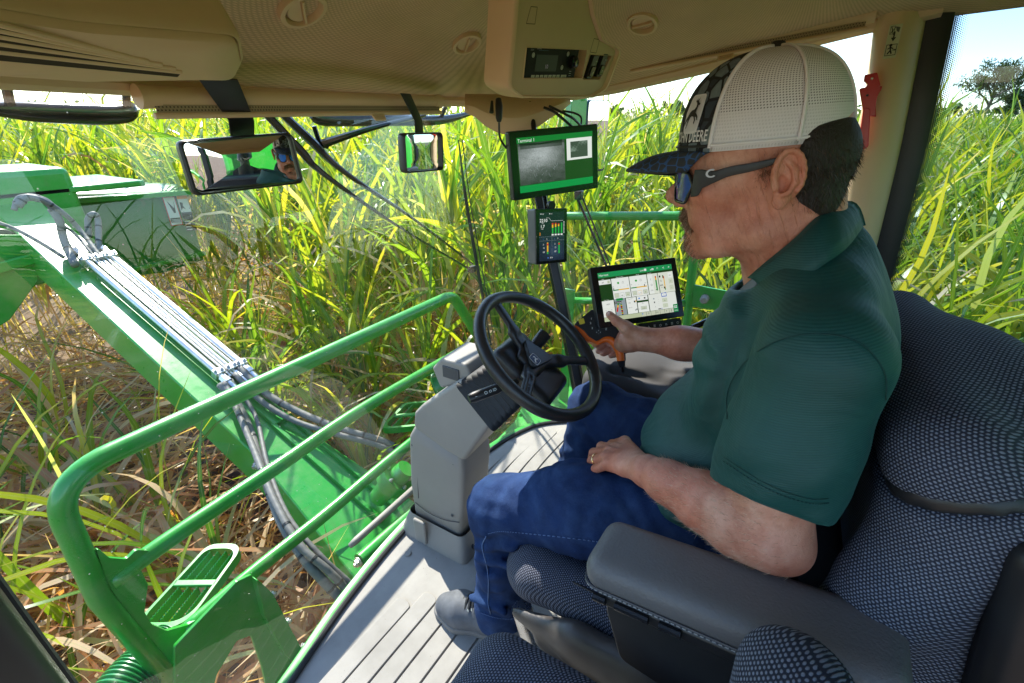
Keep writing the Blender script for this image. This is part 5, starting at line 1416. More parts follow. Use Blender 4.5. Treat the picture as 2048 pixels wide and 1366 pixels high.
def scr2():
    k = 1.33/1.42; o = EYE+(A(1.2839, 0.6184, 1.0007)-EYE)*k; w, h = 0.1148*k, 0.1676*k
    t, a, N, X, Y = terminal('dash_display', o, (0.8476, -0.5284, -0.0496), (0.1248, 0.1077, 0.9863), w, h, 'small upright display with 2210 and coloured bars on the dark post', depth=0.004)
    mb = MB(); pl = [(-w/2, -h/2), (w/2, -h/2), (w/2, h/2), (-w/2, h/2)]
    mb.prism(fillet(pl, .006, 4, True), -0.045, o-unit(N)*0.003, (X, Y, N)); mb.build('grey_case', M_GREY_D, t, bevel=0.004, seg=3)
    L, B = -0.40*w, -0.44*h; W, H = .80*w, .88*h
    a.rect(L, B, W, H, lin(20, 26, 40), 0); img(a, L, B, W, .52*H, lambda x, y: (0.012+0.02*math.exp(-((x-.6)**2+(y-.4)**2)/.08), 0.02+0.035*math.exp(-((x-.6)**2+(y-.4)**2)/.08), 0.04+0.07*math.exp(-((x-.6)**2+(y-.4)**2)/.08)), 10, 10, 1)
    a.text('2210', L+.02*W, B+.80*H, .095*H, WH, 2, bold=True); a.text('rpm', L+.10*W, B+.77*H, .03*H, WH, 2); a.text('1.7', L+.05*W, B+.685*H, .085*H, WH, 2, bold=True); a.text('mph', L+.08*W, B+.655*H, .03*H, WH, 2)
    a.text('2', L+.0*W, B+.54*H, .075*H, lin(245, 150, 30), 2, bold=True)
    a.line([(L+.28*W, B+.885*H), (L+.38*W, B+.885*H), (L+.48*W, B+.82*H), (L+.95*W, B+.82*H)], .0006, WH)
    for i, (g, y_, r_) in enumerate([(.5, .25, .15), (.55, .25, .1), (.6, .15, .1), (.9, 0, 0)]):
        x = L+(.50+.12*i)*W; b0 = B+.56*H; hh = .24*H
        a.rect(x, b0, .06*W, hh*g, lin(40, 170, 70), 2); a.rect(x, b0+hh*g, .06*W, hh*y_, YL, 2); a.rect(x, b0+hh*(g+y_), .06*W, hh*r_, RD, 2); a.rect(x-.01*W, b0-.04*H, .08*W, .03*H, WH, 2)
    for i in range(9): a.rect(L+.97*W, B+(.56+.028*i)*H, .03*W, .002, WH, 2)
    a.line([(L, B+.50*H), (L+W, B+.50*H)], .0005, GY); a.line([(L+.5*W, B+.12*H), (L+.5*W, B+.50*H)], .0005, GY); a.line([(L, B+.42*H), (L+W, B+.42*H)], .0005, GY)
    a.text('2', L+.28*W, B+.44*H, .04*H, WH, 2); a.text('3', L+.72*W, B+.44*H, .04*H, WH, 2); a.text('810', L+.42*W, B+.045*H, .045*H, WH, 2); a.text('I', L+.15*W, B+.44*H, .04*H, lin(90, 140, 230), 2); a.text('I', L+.6*W, B+.44*H, .04*H, lin(90, 140, 230), 2); a.disc(L+.34*W, B+.06*H, .0018, lin(90, 140, 230), 2)
    for x in (.30, .76): a.rect(L+x*W, B+.14*H, .055*W, .24*H, lin(40, 170, 70) if x > .5 else YL, 2); a.rect(L+x*W, B+.32*H, .055*W, .04*H, RD, 3); a.rect(L+x*W, B+.14*H, .055*W, .05*H, lin(40, 170, 70), 3)
    for x in (.14, .60):
        a.text('Z', L+x*W, B+.33*H, .04*H, WH, 2); a.ring(L+(x+.04)*W, B+.27*H, .0022, .0006, WH, 2); a.text('GP', L+(x-.01)*W, B+.17*H, .045*H, WH, 2)
    for x in (.06, .4): a.rect(L+x*W, B+.955*H, .03*W, .02*H, WH, 2); a.text('20% ' if x < .1 else 'a-R', L+(x+.06)*W, B+.953*H, .028*H, WH, 2)
    a.build('screen', M_SCREEN, t)
scr2()
def scr3():
    k = 1.25/1.3; o = EYE+(A(1.2408, 0.3185, 0.8850)-EYE)*k; w, h = 0.2641*k, 0.1738*k
    t, a, N, X, Y = terminal('harvest_display', o, (0.6849, -0.7265, 0.0553), (0.3092, 0.3585, 0.8808), w, h, 'tablet screen with white harvest settings page beside the hand controller')
    L, B = -0.425*w, -0.405*h; W, H = .86*w, .80*h
    def R(x, y, ww, hh, c, l=1): a.rect(L+x*W, B+y*H, ww*W, hh*H, c, l)
    def T(s, x, y, sz, c=BK, l=3, al='l', b=False): a.text(s, L+x*W, B+y*H, sz*H, c, l, al, b)
    R(0, 0, 1, 1, DG, 0); R(0, .895, 1, .105, lin(30, 150, 85), 1); T('Harvest', .012, .925, .065, WH, 2)
    T('2240', .56, .925, .045, WH, 2); T('<', .87, .92, .07, WH, 2, b=True); T('+', .945, .92, .07, WH, 2, b=True); R(.62, .925, .03, .045, WH, 2); R(.70, .925, .05, .012, WH, 2); R(.72, .945, .03, .012, WH, 2); a.ring(L+.80*W, B+.95*H, .0022, .0005, WH, 2)
    R(0, 0, .5, .085, lin(190, 200, 165)); 
    for i in range(7): R(.5+.0625*i, .0, .0595, .085, lin(200, 206, 184), 2)
    R(.937, 0, .063, .16, lin(30, 140, 75), 3); [R(.95+.02*i, .08+.03*j, .014, .02, WH, 4) for i in (0, 1) for j in (0, 1)]; T('MENU', .968, .02, .028, WH, 4, 'c')
    T('?', .895, .015, .07, b=True); T('P', .83, .03, .045); T('ISO', .69, .03, .04); a.disc(L+.51*W, B+.055*H, .0018, lin(60, 130, 220), 3); a.ring(L+.59*W, B+.05*H, .002, .0005, BK, 3)
    # top row of tiles
    R(.0, .755, .155, .09, WH); T('#1', .05, .78, .05, al='c'); R(.11, .765, .035, .06, CR, 2); T('+', .127, .775, .05, al='c'); T('Mode', .04, .855, .025, WH)
    for (x, num, nm, hl) in ((.165, '86', 'Extractor Fan', 0), (.405, '1.15', 'Speed', 1)):
        R(x, .43, .232, .42, WH); T(nm, x+.116, .858, .028, WH, 3, 'c'); a.disc(L+(x+.085)*W, B+.75*H, .0030, lin(30, 160, 50), 2); a.ring(L+(x+.15)*W, B+.75*H, .0030, .0006, lin(110, 110, 110), 2)
        R(x+.005, .60, .075, .022, lin(30, 140, 70), 2); R(x+.08, .60, .14, .022, YL, 2); R(x+(.01 if not hl else .185), .61, .010, .045, BK, 3)
        for j in range(5): R(x+.02+.045*j, .655, .002, .018, GY, 2)
        T('0.0', x+.005, .675, .025); T('4.5', x+.195, .675, .025)
        for (dx, s_) in ((.015, '-'), (.085, num), (.16, '+')):
            R(x+dx, .455, .058, .09, CR if s_ in '-+' else WH, 2); a.frame(L+(x+dx)*W, B+.455*H, .058*W, .09*H, .0006, YL if (hl and s_ == num) else GY, 3); T(s_, x+dx+.029, .475, .05 if s_ in '-+' else .038, al='c')
    R(.645, .43, .142, .42, lin(225, 230, 215)); R(.65, .44, .065, .4, WH, 2); R(.748, .49, .018, .22, lin(40, 150, 70), 3); R(.748, .71, .018, .05, YL, 3); R(.748, .76, .018, .03, RD, 3); R(.735, .50, .02, .014, BK, 4); T('775', .665, .49, .04); a.ring(L+.69*W, B+.62*H, .0025, .0006, BK, 3); T('Chopper', .65, .858, .026, WH); T('Z', .68, .72, .04)
    R(.795, .43, .205, .42, lin(225, 230, 215)); R(.862, .5, .012, .22, YL, 3); R(.862, .72, .012, .05, RD, 3); R(.862, .48, .012, .04, lin(40, 150, 70), 3); T('835', .805, .57, .045, b=True); T('psi', .815, .535, .028); a.ring(L+.825*W, B+.68*H, .0024, .0006, BK, 3); R(.805, .75, .02, .04, BK, 3); R(.85, .73, .016, .06, lin(90, 110, 60), 3); R(.85, .51, .02, .04, lin(50, 60, 40), 4)
    for j, s_ in enumerate(('850', '+', '-')): R(.93, .73-.13*j, .055, .10, WH if j == 0 else CR, 2); T(s_, .957, .76-.13*j, .03 if j == 0 else .05, al='c')
    # lower row
    R(0, .09, .155, .33, WH); T('Field View', .03, .425, .026, WH); T('A/H', .077, .33, .045, al='c'); T('|<', .03, .21, .04); T('>|', .10, .21, .04); T('10.8 ac', .04, .105, .03); a.frame(L+.01*W, B+.19*H, .06*W, .08*H, .0004, CR, 2); a.frame(L+.085*W, B+.19*H, .06*W, .08*H, .0004, CR, 2)
    R(.165, .09, .145, .34, GY); R(.19, .39, .09, .05, lin(30, 140, 70), 2); R(.165, .33, .095, .05, lin(60, 66, 70), 2); T('Crop feed', .17, .342, .036, WH, 3)
    for i in range(11): R(.235, .095+.02*i, .022, .02, (BK, YL, lin(40, 140, 60), RD)[i % 4], 3)
    for i in range(8): R(.172+.004*i, .17+.022*i, .02, .022, (RD, RD, YL, lin(40, 140, 60))[min(3, i//2)], 3)
    R(.32, .09, .135, .33, WH); T('110', .335, .30, .04); T('Ground spd', .34, .385, .022); R(.42, .31, .018, .035, BK, 2); R(.44, .32, .012, .03, YL, 2); T('Elevator', .34, .21, .024); R(.42, .14, .014, .03, GY, 2); R(.438, .15, .012, .03, BK, 2); T('--', .34, .13, .03)
    R(.465, .335, .145, .09, WH); a.disc(L+.495*W, B+.38*H, .0022, lin(60, 130, 220), 2); R(.56, .36, .02, .03, BK, 2); R(.465, .09, .145, .205, WH); T('Tilt', .52, .265, .025); R(.50, .14, .08, .07, CR, 2); a.frame(L+.50*W, B+.14*H, .08*W, .07*H, .0005, GY, 3); T('2wide', .54, .158, .032, al='c'); T('<', .475, .15, .035, b=True)
    R(.62, .09, .375, .335, lin(232, 236, 228)); T('Cutter Height', .75, .425, .028, WH); R(.80, .345, .07, .085, lin(50, 100, 190), 2); R(.808, .36, .054, .055, WH, 3); T('2', .835, .368, .04, lin(50, 100, 190), 4, 'c'); 
    for j, s_ in enumerate('+-'): R(.80, .23-.11*j, .07, .085, CR, 2); T(s_, .835, .245-.11*j, .055, al='c')
    a.disc(L+.69*W, B+.33*H, .0022, GY, 2); R(.685, .24, .014, .03, BK, 2); T('1', .69, .15, .04); [R(.745, .12+.045*j, .008, .004, GY, 2) for j in range(6)]; R(.73, .10, .04, .016, BK, 2); a.ring(L+.78*W, B+.11*H, .0018, .0006, lin(60, 100, 200), 3)
    a.build('screen', M_SCREEN, t)
    # button strip under the screen
    c = o - Y*(h/2+0.018) + X*(0.055) - N*0.004
    t2 = thing('button_strip', c, 'narrow black strip of white-marked buttons below the settings screen', 'keypad')
    mb = MB(); mb.prism(fillet([(-0.065, -0.018), (0.062, -0.018), (0.062, 0.016), (-0.065, 0.016)], 0.005, 4, True), -0.012, c, (X, Y, N)); mb.build('keypad_case', M_BLACK, t2, bevel=0.0015)
    b = Art(c+N*0.0006, X, Y)
    for i in range(7):
        for j in range(2):
            u, v = -0.055+0.0175*i, 0.003-0.014*j; b.rect(u-.006, v-.005, .013, .011, lin(38, 40, 42), 1)
            if (i+j) % 3 == 0: b.ring(u, v, .0032, .0008, WH, 2)
            elif (i+j) % 3 == 1: b.line([(u-.003, v-.002), (u, v+.003), (u+.003, v-.002), (u-.003, v-.002)], .0007, WH, 2)
            else: b.rect(u-.003, v-.0025, .006, .001, WH, 2); b.rect(u-.003, v, .006, .001, WH, 2); b.rect(u-.003, v+.0025, .006, .001, WH, 2)
    b.build('key_marks', M_PRINT, t2)
    mb = MB(); mb.tube(bez([c-N*0.02+X*0.03, P(1350, 668, d=1.22), P(1420, 640, d=1.20), P(1520, 600, d=1.2)], 6), 0.008, 10); tag(mb.build('screen_arm', M_BLACK_G), 'black tube arm behind the forearm that carries the settings screen', 'mounting arm')
scr3()

def post_and_cables():
    t = thing('monitor_post', P(1120, 600, d=1.36), 'black metal post carrying the two upper screens', 'monitor post')
    mb = MB(); a, b = P(1060, 205, d=1.36), P(1100, 470, d=1.37); c = P(1158, 760, d=1.42)
    mb.tube([a, lerp(a, b, .5), b], 0.008, 12); mb.build('thin_tube', M_BLACK_G, t)
    mb = MB(); mb.tube([P(1078, 385, d=1.38), P(1112, 540, d=1.4), c, P(1175, 880, d=1.5)], 0.020, 4, flat=(1.0, 0.7)); mb.build('square_post', M_BLACK, t, bevel=0.003)
    mb = MB(); mb.lathe([(0, 0.012), (0.012, 0.012), (0.012, 0), (0, 0)], P(1100, 410, d=1.33), (-.5, -.8, .1), 16); mb.build('clamp', M_BLACK, t)
    def cable(pts, r, label, dd=None):
        mb = MB(); mb.tube(bez([P(x, y, d=d) for x, y, d in pts], 8), r, 8); tag(mb.build('cable', M_BLACK), label, 'cable', 'black cables around the upper screen')
    cable([(1088, 215, 1.33), (1110, 225, 1.32), (1140, 250, 1.34), (1155, 262, 1.4)], 0.004, 'black cable arching from the header down behind the upper screen')
    cable([(1098, 212, 1.32), (1130, 228, 1.32), (1150, 240, 1.34), (1170, 262, 1.4)], 0.0035, 'thinner black cable looping behind the upper screen')
    cable([(1080, 232, 1.36), (1120, 222, 1.4), (1160, 232, 1.4), (1160, 262, 1.4)], 0.003, 'loose black cable loop above the upper screen')
    cable([(998, 245, 1.2), (1000, 275, 1.22), (1012, 295, 1.25), (1022, 300, 1.33)], 0.003, 'black cable hanging from the plug into the left edge of the upper screen')
    p = thing('power_plug', P(997, 215, d=1.18), 'black connector plug hanging from the header left of the upper screen', 'plug')
    mb = MB(); mb.tube([P(997, 198, d=1.18), P(998, 212, d=1.18), P(998, 236, d=1.19), P(998, 243, d=1.19)], [0.008, 0.010, 0.009, 0.006], 8); mb.build('plug_body', M_BLACK, p, bevel=0.001)
    mb = MB(); mb.tube([P(984, 202, d=1.18), P(983, 225, d=1.18)], [0.003, 0.006], 8); mb.build('plug_cap', M_BLACK, p)
    # beige corner fairing where header meets pillar
    mb = MB(); n = 10; V = []
    for k in range(n+1):
        x = k/n; a = lerp(P(930, 215, d=1.30), P(1160, 200, d=1.45), x); b = P(*lerp((935, 218), (1150, 205), x), d=1.32)
        yb = [222, 232, 250, 262, 268, 268, 262, 250, 235, 222, 205][k]; xx = lerp((930,), (1140,), x)[0]
        V.append([P(xx, 190, d=1.36), P(xx, lerp((190,), (yb,), .6)[0], d=1.35), P(xx, yb, d=1.37), P(xx, yb-6, d=1.42)])
    mb.grid(np.array(V)); mb.build('corner_fairing', M_BEIGE, cab, solid=0.004)
post_and_cables()

def red_tool():
    o = P(1738, 225, X=1.575); X = unit((0.0, -1.0, 0.0)); Y = unit((0.03, 0.10, 1)); N = unit(np.cross(X, Y)); 
    t = thing('rescue_cutter', o, 'red emergency belt cutter clipped to the beige pillar behind the cap', 'belt cutter')
    def q(px, py): v = Pl(px, py, o, N)-o; return (v@X, v@Y)
    def ccw(p): return p if sum(p[i][0]*p[(i+1) % len(p)][1]-p[(i+1) % len(p)][0]*p[i][1] for i in range(len(p))) > 0 else p[::-1]
    hd = ccw(fillet([q(*p) for p in [(1736, 152), (1762, 145), (1766, 168), (1758, 190), (1745, 232), (1726, 232), (1722, 180), (1736, 176), (1740, 170), (1733, 164)]], 0.003, 3, True))
    mb = MB(); mb.prism(hd, 0.014, o, (X, Y, N)); mb.build('cutter_head', M_RED, t, bevel=0.003, seg=3)
    hn = ccw(fillet([q(*p) for p in [(1727, 215), (1741, 218), (1729, 292), (1718, 300), (1709, 294), (1710, 284)]], 0.006, 4, True))
    mb = MB(); mb.prism(hn, 0.012, o+N*0.003, (X, Y, N)); mb.build('handle', M_RED, t, bevel=0.004, seg=3)
    mb = MB(); cl = ccw([q(*p) for p in [(1738, 172), (1772, 170), (1768, 178), (1756, 196), (1752, 232), (1742, 232)]]); mb.prism(cl, -0.012, o, (X, Y, N)); mb.build('wall_clip', M_RED, t, bevel=0.002)
    for (x, y) in ((1750, 158), (1737, 192)):
        c = A(*q(x, y)); mb = MB(); mb.lathe([(0, .016), (.0025, .0155), (.003, .013)], o+X*c[0]+Y*c[1], N, 12); mb.build('rivet', M_STEEL if y < 170 else M_BLACK, t)
    # emergency exit sticker
    k = 1.0; o = P(1783, 85, X=1.578); Z = unit((-1, -0.02, 0.0)); Yv = unit(P(1790, 52, X=1.578)-P(1775, 119, X=1.578)); Xv = np.cross(Yv, Z); a = Art(o+Z*0.018, Xv, Yv, 0.0004)
    wv, hv = np.linalg.norm(P(1802, 50, X=1.578)-P(1774, 50, X=1.578))*.9, np.linalg.norm(P(1790, 52, X=1.578)-P(1775, 119, X=1.578))
    a.rect(-wv/2, -hv/2, wv, hv, lin(205, 205, 175), 0); a.frame(-wv*.42, -hv*.42, wv*.84, hv*.34, .0012, BK, 1)
    s = wv*.8; y0 = -hv*.40
    a.disc(-s*.1, y0+hv*.29, .003, BK, 2); a.line([(-s*.12, y0+hv*.26), (-s*.05, y0+hv*.14), (s*.1, y0+hv*.03)], .0028, BK, 2); a.line([(-s*.05, y0+hv*.14), (-s*.3, y0+hv*.03)], .0026, BK, 2); a.line([(-s*.35, y0+hv*.18), (-s*.1, y0+hv*.23), (s*.2, y0+hv*.18)], .0022, BK, 2); a.line([(s*.15, y0+hv*.14), (s*.45, y0+hv*.14)], .002, BK, 2); a.poly([(s*.35, y0+hv*.11), (s*.52, y0+hv*.14), (s*.35, y0+hv*.17)], BK, 2)
    a.line([(0, 0.02), (0, 0.006)], .003, BK, 1); a.poly([(-.005, .008), (0, 0), (.005, .008)], BK, 2)
    a.line([(-s*.4, hv*.45), (-s*.1, hv*.2)], .0015, BK, 1); a.line([(-s*.4, hv*.25), (0, hv*.42)], .0015, BK, 1); a.poly([(0, hv*.44), (s*.45, hv*.40), (s*.4, hv*.25), (s*.15, hv*.3)], lin(90, 90, 80), 1); a.frame(-s*.5, hv*.22, s*.45, hv*.24, .001, lin(90, 90, 80), 1)
    st = a.build('exit_sticker', M_PRINT, None); tag(st, 'yellowish emergency exit pictogram sticker at the top of the beige pillar', 'sticker')
red_tool()

# ------------------------------------------------------------------ steering column
def column():
    root = thing('steering_column', (0.9, 0.8, 0), 'grey tilting steering column with a black three-spoke wheel', 'steering column')
    def prof_box(name, poly, x0, x1, mat, r, x0b=None, par=root, bev=0.012, seg=4):
        poly = fillet([A(*p) for p in poly], r, 5, True); n = len(poly)
        ar = sum(poly[i][0]*poly[(i+1) % n][1]-poly[(i+1) % n][0]*poly[i][1] for i in range(n))
        if ar < 0: poly = poly[::-1]
        mb = MB(); mb.prism(poly, -(x1-x0), (x0, 0, 0), (A(0, 1, 0), A(0, 0, 1), A(-1, 0, 0))) if False else mb.prism([(p[0], p[1]) for p in poly], x1-x0, (x0, 0, 0), (A(0, 1, 0), A(0, 0, 1), A(1, 0, 0)))
        return mb.build(name, mat, par, bevel=bev, seg=seg, ang=40)
    # vertical lower cover (tapers to the foot)
    rows = []
    for (y0, y1, z, x0, x1) in [(0.72, 0.90, 0.025, 0.855, 0.965), (0.70, 0.905, 0.06, 0.84, 0.98), (0.675, 0.90, 0.22, 0.832, 0.985), (0.66, 0.875, 0.40, 0.828, 0.985), (0.665, 0.845, 0.455, 0.832, 0.98), (0.70, 0.83, 0.475, 0.85, 0.965)]:
        zf = 0.03 if z > .35 else 0
        c = fillet([(x0, y0, z-zf), (x1, y0, z-zf), (x1, y1, z+zf), (x0, y1, z+zf)], 0.022, 5, True); rows.append(c)
    mb = MB(); mb.grid(np.transpose(np.array(rows), (1, 0, 2)), cu=True, uv=np.zeros((len(rows[0]), 6, 2))); mb.f.append([mb.n-6*len(rows[0])+6*i+5 for i in range(len(rows[0]))]); mb.mi.append(0)
    mb.build('lower_cover', M_GREY, root, ang=50)
    mb = MB(); mb.tube(fillet([(0.985, 0.72, 0.03), (0.988, 0.70, 0.25), (0.988, 0.70, 0.42)], 0.02, 3), 0.0015, 6); mb.build('cover_seam', M_GREY_D, root)
    for zc, col_ in ((0.13, 1),):
        mb = MB(); mb.tube(bez([(0.8335, 0.695, 0.150), (0.8325, 0.76, 0.128), (0.8325, 0.83, 0.125), (0.8335, 0.885, 0.14)], 6), 0.0013, 6); mb.build('panel_gap', M_GREY_D, root)
    mb = MB(); mb.tube(fillet([(0.8325, 0.70, 0.30), (0.8315, 0.72, 0.36), (0.8315, 0.85, 0.36), (0.8325, 0.865, 0.17)], 0.02, 4), 0.0011, 6); mb.build('panel_gap', M_GREY_D, root)
    for (y_, z_) in ((0.72, 0.17), (0.86, 0.40), (0.70, 0.39)):
        mb = MB(); mb.lathe([(0, .0018), (.0045, .0016), (.0055, 0)], (0.8305, y_, z_), (-1, 0, 0), 14); mb.build('screw', M_GREY_D, root)
    # plinth
    rows = []
    for (y0, y1, z, x0, x1) in [(0.655, 0.945, 0.0, 0.80, 1.02), (0.66, 0.94, 0.03, 0.805, 1.015), (0.68, 0.92, 0.09, 0.826, 0.992)]:
        rows.append(fillet([(x0, y0, z), (x1, y0, z), (x1, y1, z), (x0, y1, z)], 0.03, 5, True))
    mb = MB(); mb.grid(np.transpose(np.array(rows), (1, 0, 2)), cu=True, uv=np.zeros((len(rows[0]), 3, 2))); mb.build('plinth', M_GREY, root, ang=40)
    mb = MB(); mb.box((0.80, 0.84, 0.06), (0.012, 0.05, 0.10)); mb.build('side_clip', M_GREY, root, bevel=0.005)
    # pedal
    mb = MB(); a, b = A(0.865, 0.69, 0.045), A(0.845, 0.625, 0.028); mb.tube([A(0.87, 0.735, 0.06), a, b], 0.006, 8); mb.build('pedal_arm', M_BLACK, root)
    mb = MB(); d = unit(A(-0.05, -1, -0.25)); sX = unit(np.cross(d, (0, 0, 1))); mb.box(A(0.845, 0.612, 0.028), (0.05, 0.032, 0.010), (sX, d, np.cross(sX, d))); p = mb.build('pedal_pad', M_RUBBER, root, bevel=0.002)
    for k in range(5):
        mb = MB(); mb.box(A(0.845, 0.612, 0.028)+sX*(-0.019+0.0095*k)+np.cross(sX, d)*0.006, (0.004, 0.03, 0.004), (sX, d, np.cross(sX, d))); mb.build('tread', M_RUBBER, p)
    # upper wedge
    prof_box('upper_cover', [(0.845, 0.475), (0.835, 0.535), (0.80, 0.575), (0.655, 0.705), (0.615, 0.70), (0.555, 0.60), (0.655, 0.425), (0.72, 0.435)], 0.826, 0.992, M_GREY, 0.022)
    prof_box('lamp_pod', [(0.74, 0.64), (0.765, 0.70), (0.73, 0.74), (0.645, 0.745), (0.62, 0.70)], 0.845, 0.975, M_GREY, 0.012)
    mb = MB(); mb.box((0.843, 0.695, 0.705), (0.004, 0.055, 0.035)); mb.build('pod_window', M_GREY_D, root, bevel=0.001)
    # bellows along the shaft
    C = A(0.880, 0.4409, 0.8211); N = unit(A(0.038, -0.62, 0.783)); Xw = unit(np.cross((0, 0, 1), N)); Yw = np.cross(N, Xw)
    a = A(0.908, 0.60, 0.640); b = C-N*0.085+A(0.01, 0, 0); ax = unit(b-a); up = unit(np.cross(ax, (1, 0, 0))); rows = []
    n = 15
    for k in range(n):
        t = k/(n-1); c = lerp(a, b, t)*1.0; s = (0.096, 0.082) if k % 2 == 0 else (0.086, 0.072); tp = 1-0.22*t
        rows.append([c+A(1, 0, 0)*p[0]+up*p[1] for p in fillet([(-s[0]*tp, -s[1]*tp), (s[0]*tp, -s[1]*tp), (s[0]*tp, s[1]*tp), (-s[0]*tp, s[1]*tp)], 0.016, 4, True)])
    mb = MB(); mb.grid(np.transpose(np.array(rows), (1, 0, 2)), cu=True, uv=np.zeros((len(rows[0]), n, 2))); mb.build('bellows', M_RUBBER, root, ang=20)
    # head shroud under the wheel
    F = Field((0.74, 0.38, 0.60), (1.02, 0.66, 0.84), 0.005); Rm = np.stack([Xw, Yw, N])
    F.d = F.box(C-N*0.068+Yw*(-0.012), (0.072, 0.095, 0.032), 0.022, Rm); F.U(F.cap(C-N*0.06, C-N*0.052, 0.030, 0.024), 0.01); F.U(F.box(C-N*0.085-Yw*0.03, (0.06, 0.06, 0.03), 0.02, Rm), 0.02)
    V, Q = F.mesh(); mesh_np('wheel_shroud', V, Q, M_BLACK, root, 2)
    # stalks
    a, b = P(1035, 762, d=1.06), P(938, 798, d=1.02)
    d = unit(b-a); mb = MB(); mb.tube([a, lerp(a, b, .25), lerp(a, b, .45), lerp(a, b, .9), b], [0.007, 0.008, 0.0125, 0.0125, 0.010], 16); mb.build('stalk_switch', M_BLACK, root)
    sX = unit(a-b); Nn = unit(EYE-lerp(a, b, .5)); Nn = unit(Nn-sX*(Nn@sX)); ar = Art(lerp(a, b, .62)+Nn*0.0128, sX, np.cross(Nn, sX)); ar.ring(-0.008, 0, .0035, .0009, WH); ar.ring(0.003, 0, .003, .0009, WH); ar.text('ID', 0.009, -.003, .009, WH); ar.text('~', -0.034, -.003, .008, WH); ar.build('stalk_marks', M_PRINT, root)
    a, b = P(1062, 702, d=1.17), P(1090, 668, d=1.19); mb = MB(); mb.tube([a, lerp(a, b, .6), b], [0.014, 0.018, 0.018], 14); mb.build('stalk_knob', M_BLACK, root)
    # ---- the wheel
    w = bpy.data.objects.new('steering_wheel', None); COL.objects.link(w); w.location = C; attach_keep = True
    Rr = 0.1876-0.0155
    th = np.linspace(0, 2*math.pi, 96, endpoint=False)
    pts = [C+Rr*(math.cos(t)*Xw+math.sin(t)*Yw) for t in th]
    V = []
    for t, p in zip(th, pts):
        rad_ = math.cos(t)*Xw+math.sin(t)*Yw; row = []
        grip = 1+0.10*max(0, math.cos(3*(t-math.radians(90)))**9)
        for k in range(16):
            a_ = 2*math.pi*k/16; r_ = 0.0155*grip*(1-0.10*max(0, math.cos(a_-math.pi))*(1 if k % 2 == 0 else .8)); row.append(p+rad_*math.cos(a_)*r_+N*math.sin(a_)*r_*1.05)
        V.append(row)
    mb = MB(); mb.grid(np.array(V), uv=np.zeros((96, 16, 2)), cu=True, cv=True, flip=True); rim = mb.build('wheel_rim', M_WHEEL, None, ang=0)
    # spokes: three, reaching from the sunken hub to the rim
    hub = C-N*0.030
    F = Field(tuple(C-0.2), tuple(C+0.2), 0.0042); F.d[:] = 1
    # photo directions of the spokes on the wheel plane
    def wdir(px, py): v = Pl(px, py, C, N)-C; return math.atan2(v@Yw, v@Xw)
    angs = [wdir(1003, 615), wdir(1183, 722), wdir(1052, 790)]
    ends = [C+0.165*(math.cos(a_)*Xw+math.sin(a_)*Yw) for a_ in angs[:2]]
    for a_ in angs[:2]:
        dr = math.cos(a_)*Xw+math.sin(a_)*Yw; tn = np.cross(N, dr)
        F.U(F.box(hub+dr*0.052+N*0.004, (0.040, 0.019, 0.0085), 0.007, np.stack([unit(dr*1+N*0.12), tn, unit(N-dr*0.12)])), 0.012)
        F.U(F.box(C+dr*0.122-N*0.010, (0.050, 0.0135, 0.0075), 0.007, np.stack([unit(dr+N*0.16), tn, unit(N-dr*0.16)])), 0.012)
    # the lower spoke is a split V
    a_ = angs[2]; dr = math.cos(a_)*Xw+math.sin(a_)*Yw; tn = np.cross(N, dr)
    F.U(F.box(hub+dr*0.052+N*0.004, (0.042, 0.019, 0.0085), 0.007, np.stack([unit(dr*1+N*0.12), tn, unit(N-dr*0.12)])), 0.012)
    F.U(F.box(C+dr*0.122-N*0.010, (0.050, 0.0150, 0.0075), 0.007, np.stack([unit(dr+N*0.16), tn, unit(N-dr*0.16)])), 0.012)
    F.U(F.box(hub-N*0.004, (0.038, 0.038, 0.012), 0.011, np.stack([Xw, Yw, N])), 0.012)
    F.D(F.box(C+dr*0.125-N*0.002, (0.045, 0.003, 0.006), 0.002, np.stack([unit(dr+N*0.16), tn, unit(N-dr*0.16)])), 0.003)
    V, Q = F.mesh(); sp_ = mesh_np('wheel_spoke', V, Q, M_BLACK, None, 2)
    # hub pad: rounded triangle with emblem
    tri = [hub+0.056*(math.cos(a2)*Xw+math.sin(a2)*Yw) for a2 in (angs[0]-0.05, angs[1], angs[2])]
    p2 = fillet([((p-hub)@Xw, (p-hub)@Yw) for p in tri][::-1], 0.012, 5, True)
    if sum(p2[i][0]*p2[(i+1) % len(p2)][1]-p2[(i+1) % len(p2)][0]*p2[i][1] for i in range(len(p2))) < 0: p2 = p2[::-1]
    mb = MB(); mb.prism(p2, 0.010, hub+N*0.010, (Xw, Yw, N)); pad = mb.build('hub_pad', M_WHEEL, None, bevel=0.003, seg=3)
    e = Pl(1070, 719, hub+N*0.020, N); ang = 0.05; Xe = Xw*math.cos(ang)+Yw*math.sin(ang); Ye = np.cross(N, Xe)
    ar = Art(e+N*0.0008, Xe, Ye); sh = fillet([(-.011, -.0125), (.011, -.0125), (.0125, 0), (.011, .0135), (-.011, .0135), (-.0125, 0)], .004, 4, True)
    ar.poly([(p[0]*1.12, p[1]*1.1) for p in sh], lin(210, 210, 205), 1); ar.poly(list(map(tuple, sh)), lin(24, 40, 80), 2); ar.poly([((x-.47)*.021, (y-.5)*.021) for x, y in DEER], lin(230, 230, 225), 3); em = ar.build('wheel_emblem', M_PRINT)
    attach(w, root)
    for c_ in (rim, sp_, pad, em): attach(c_, w)
column()
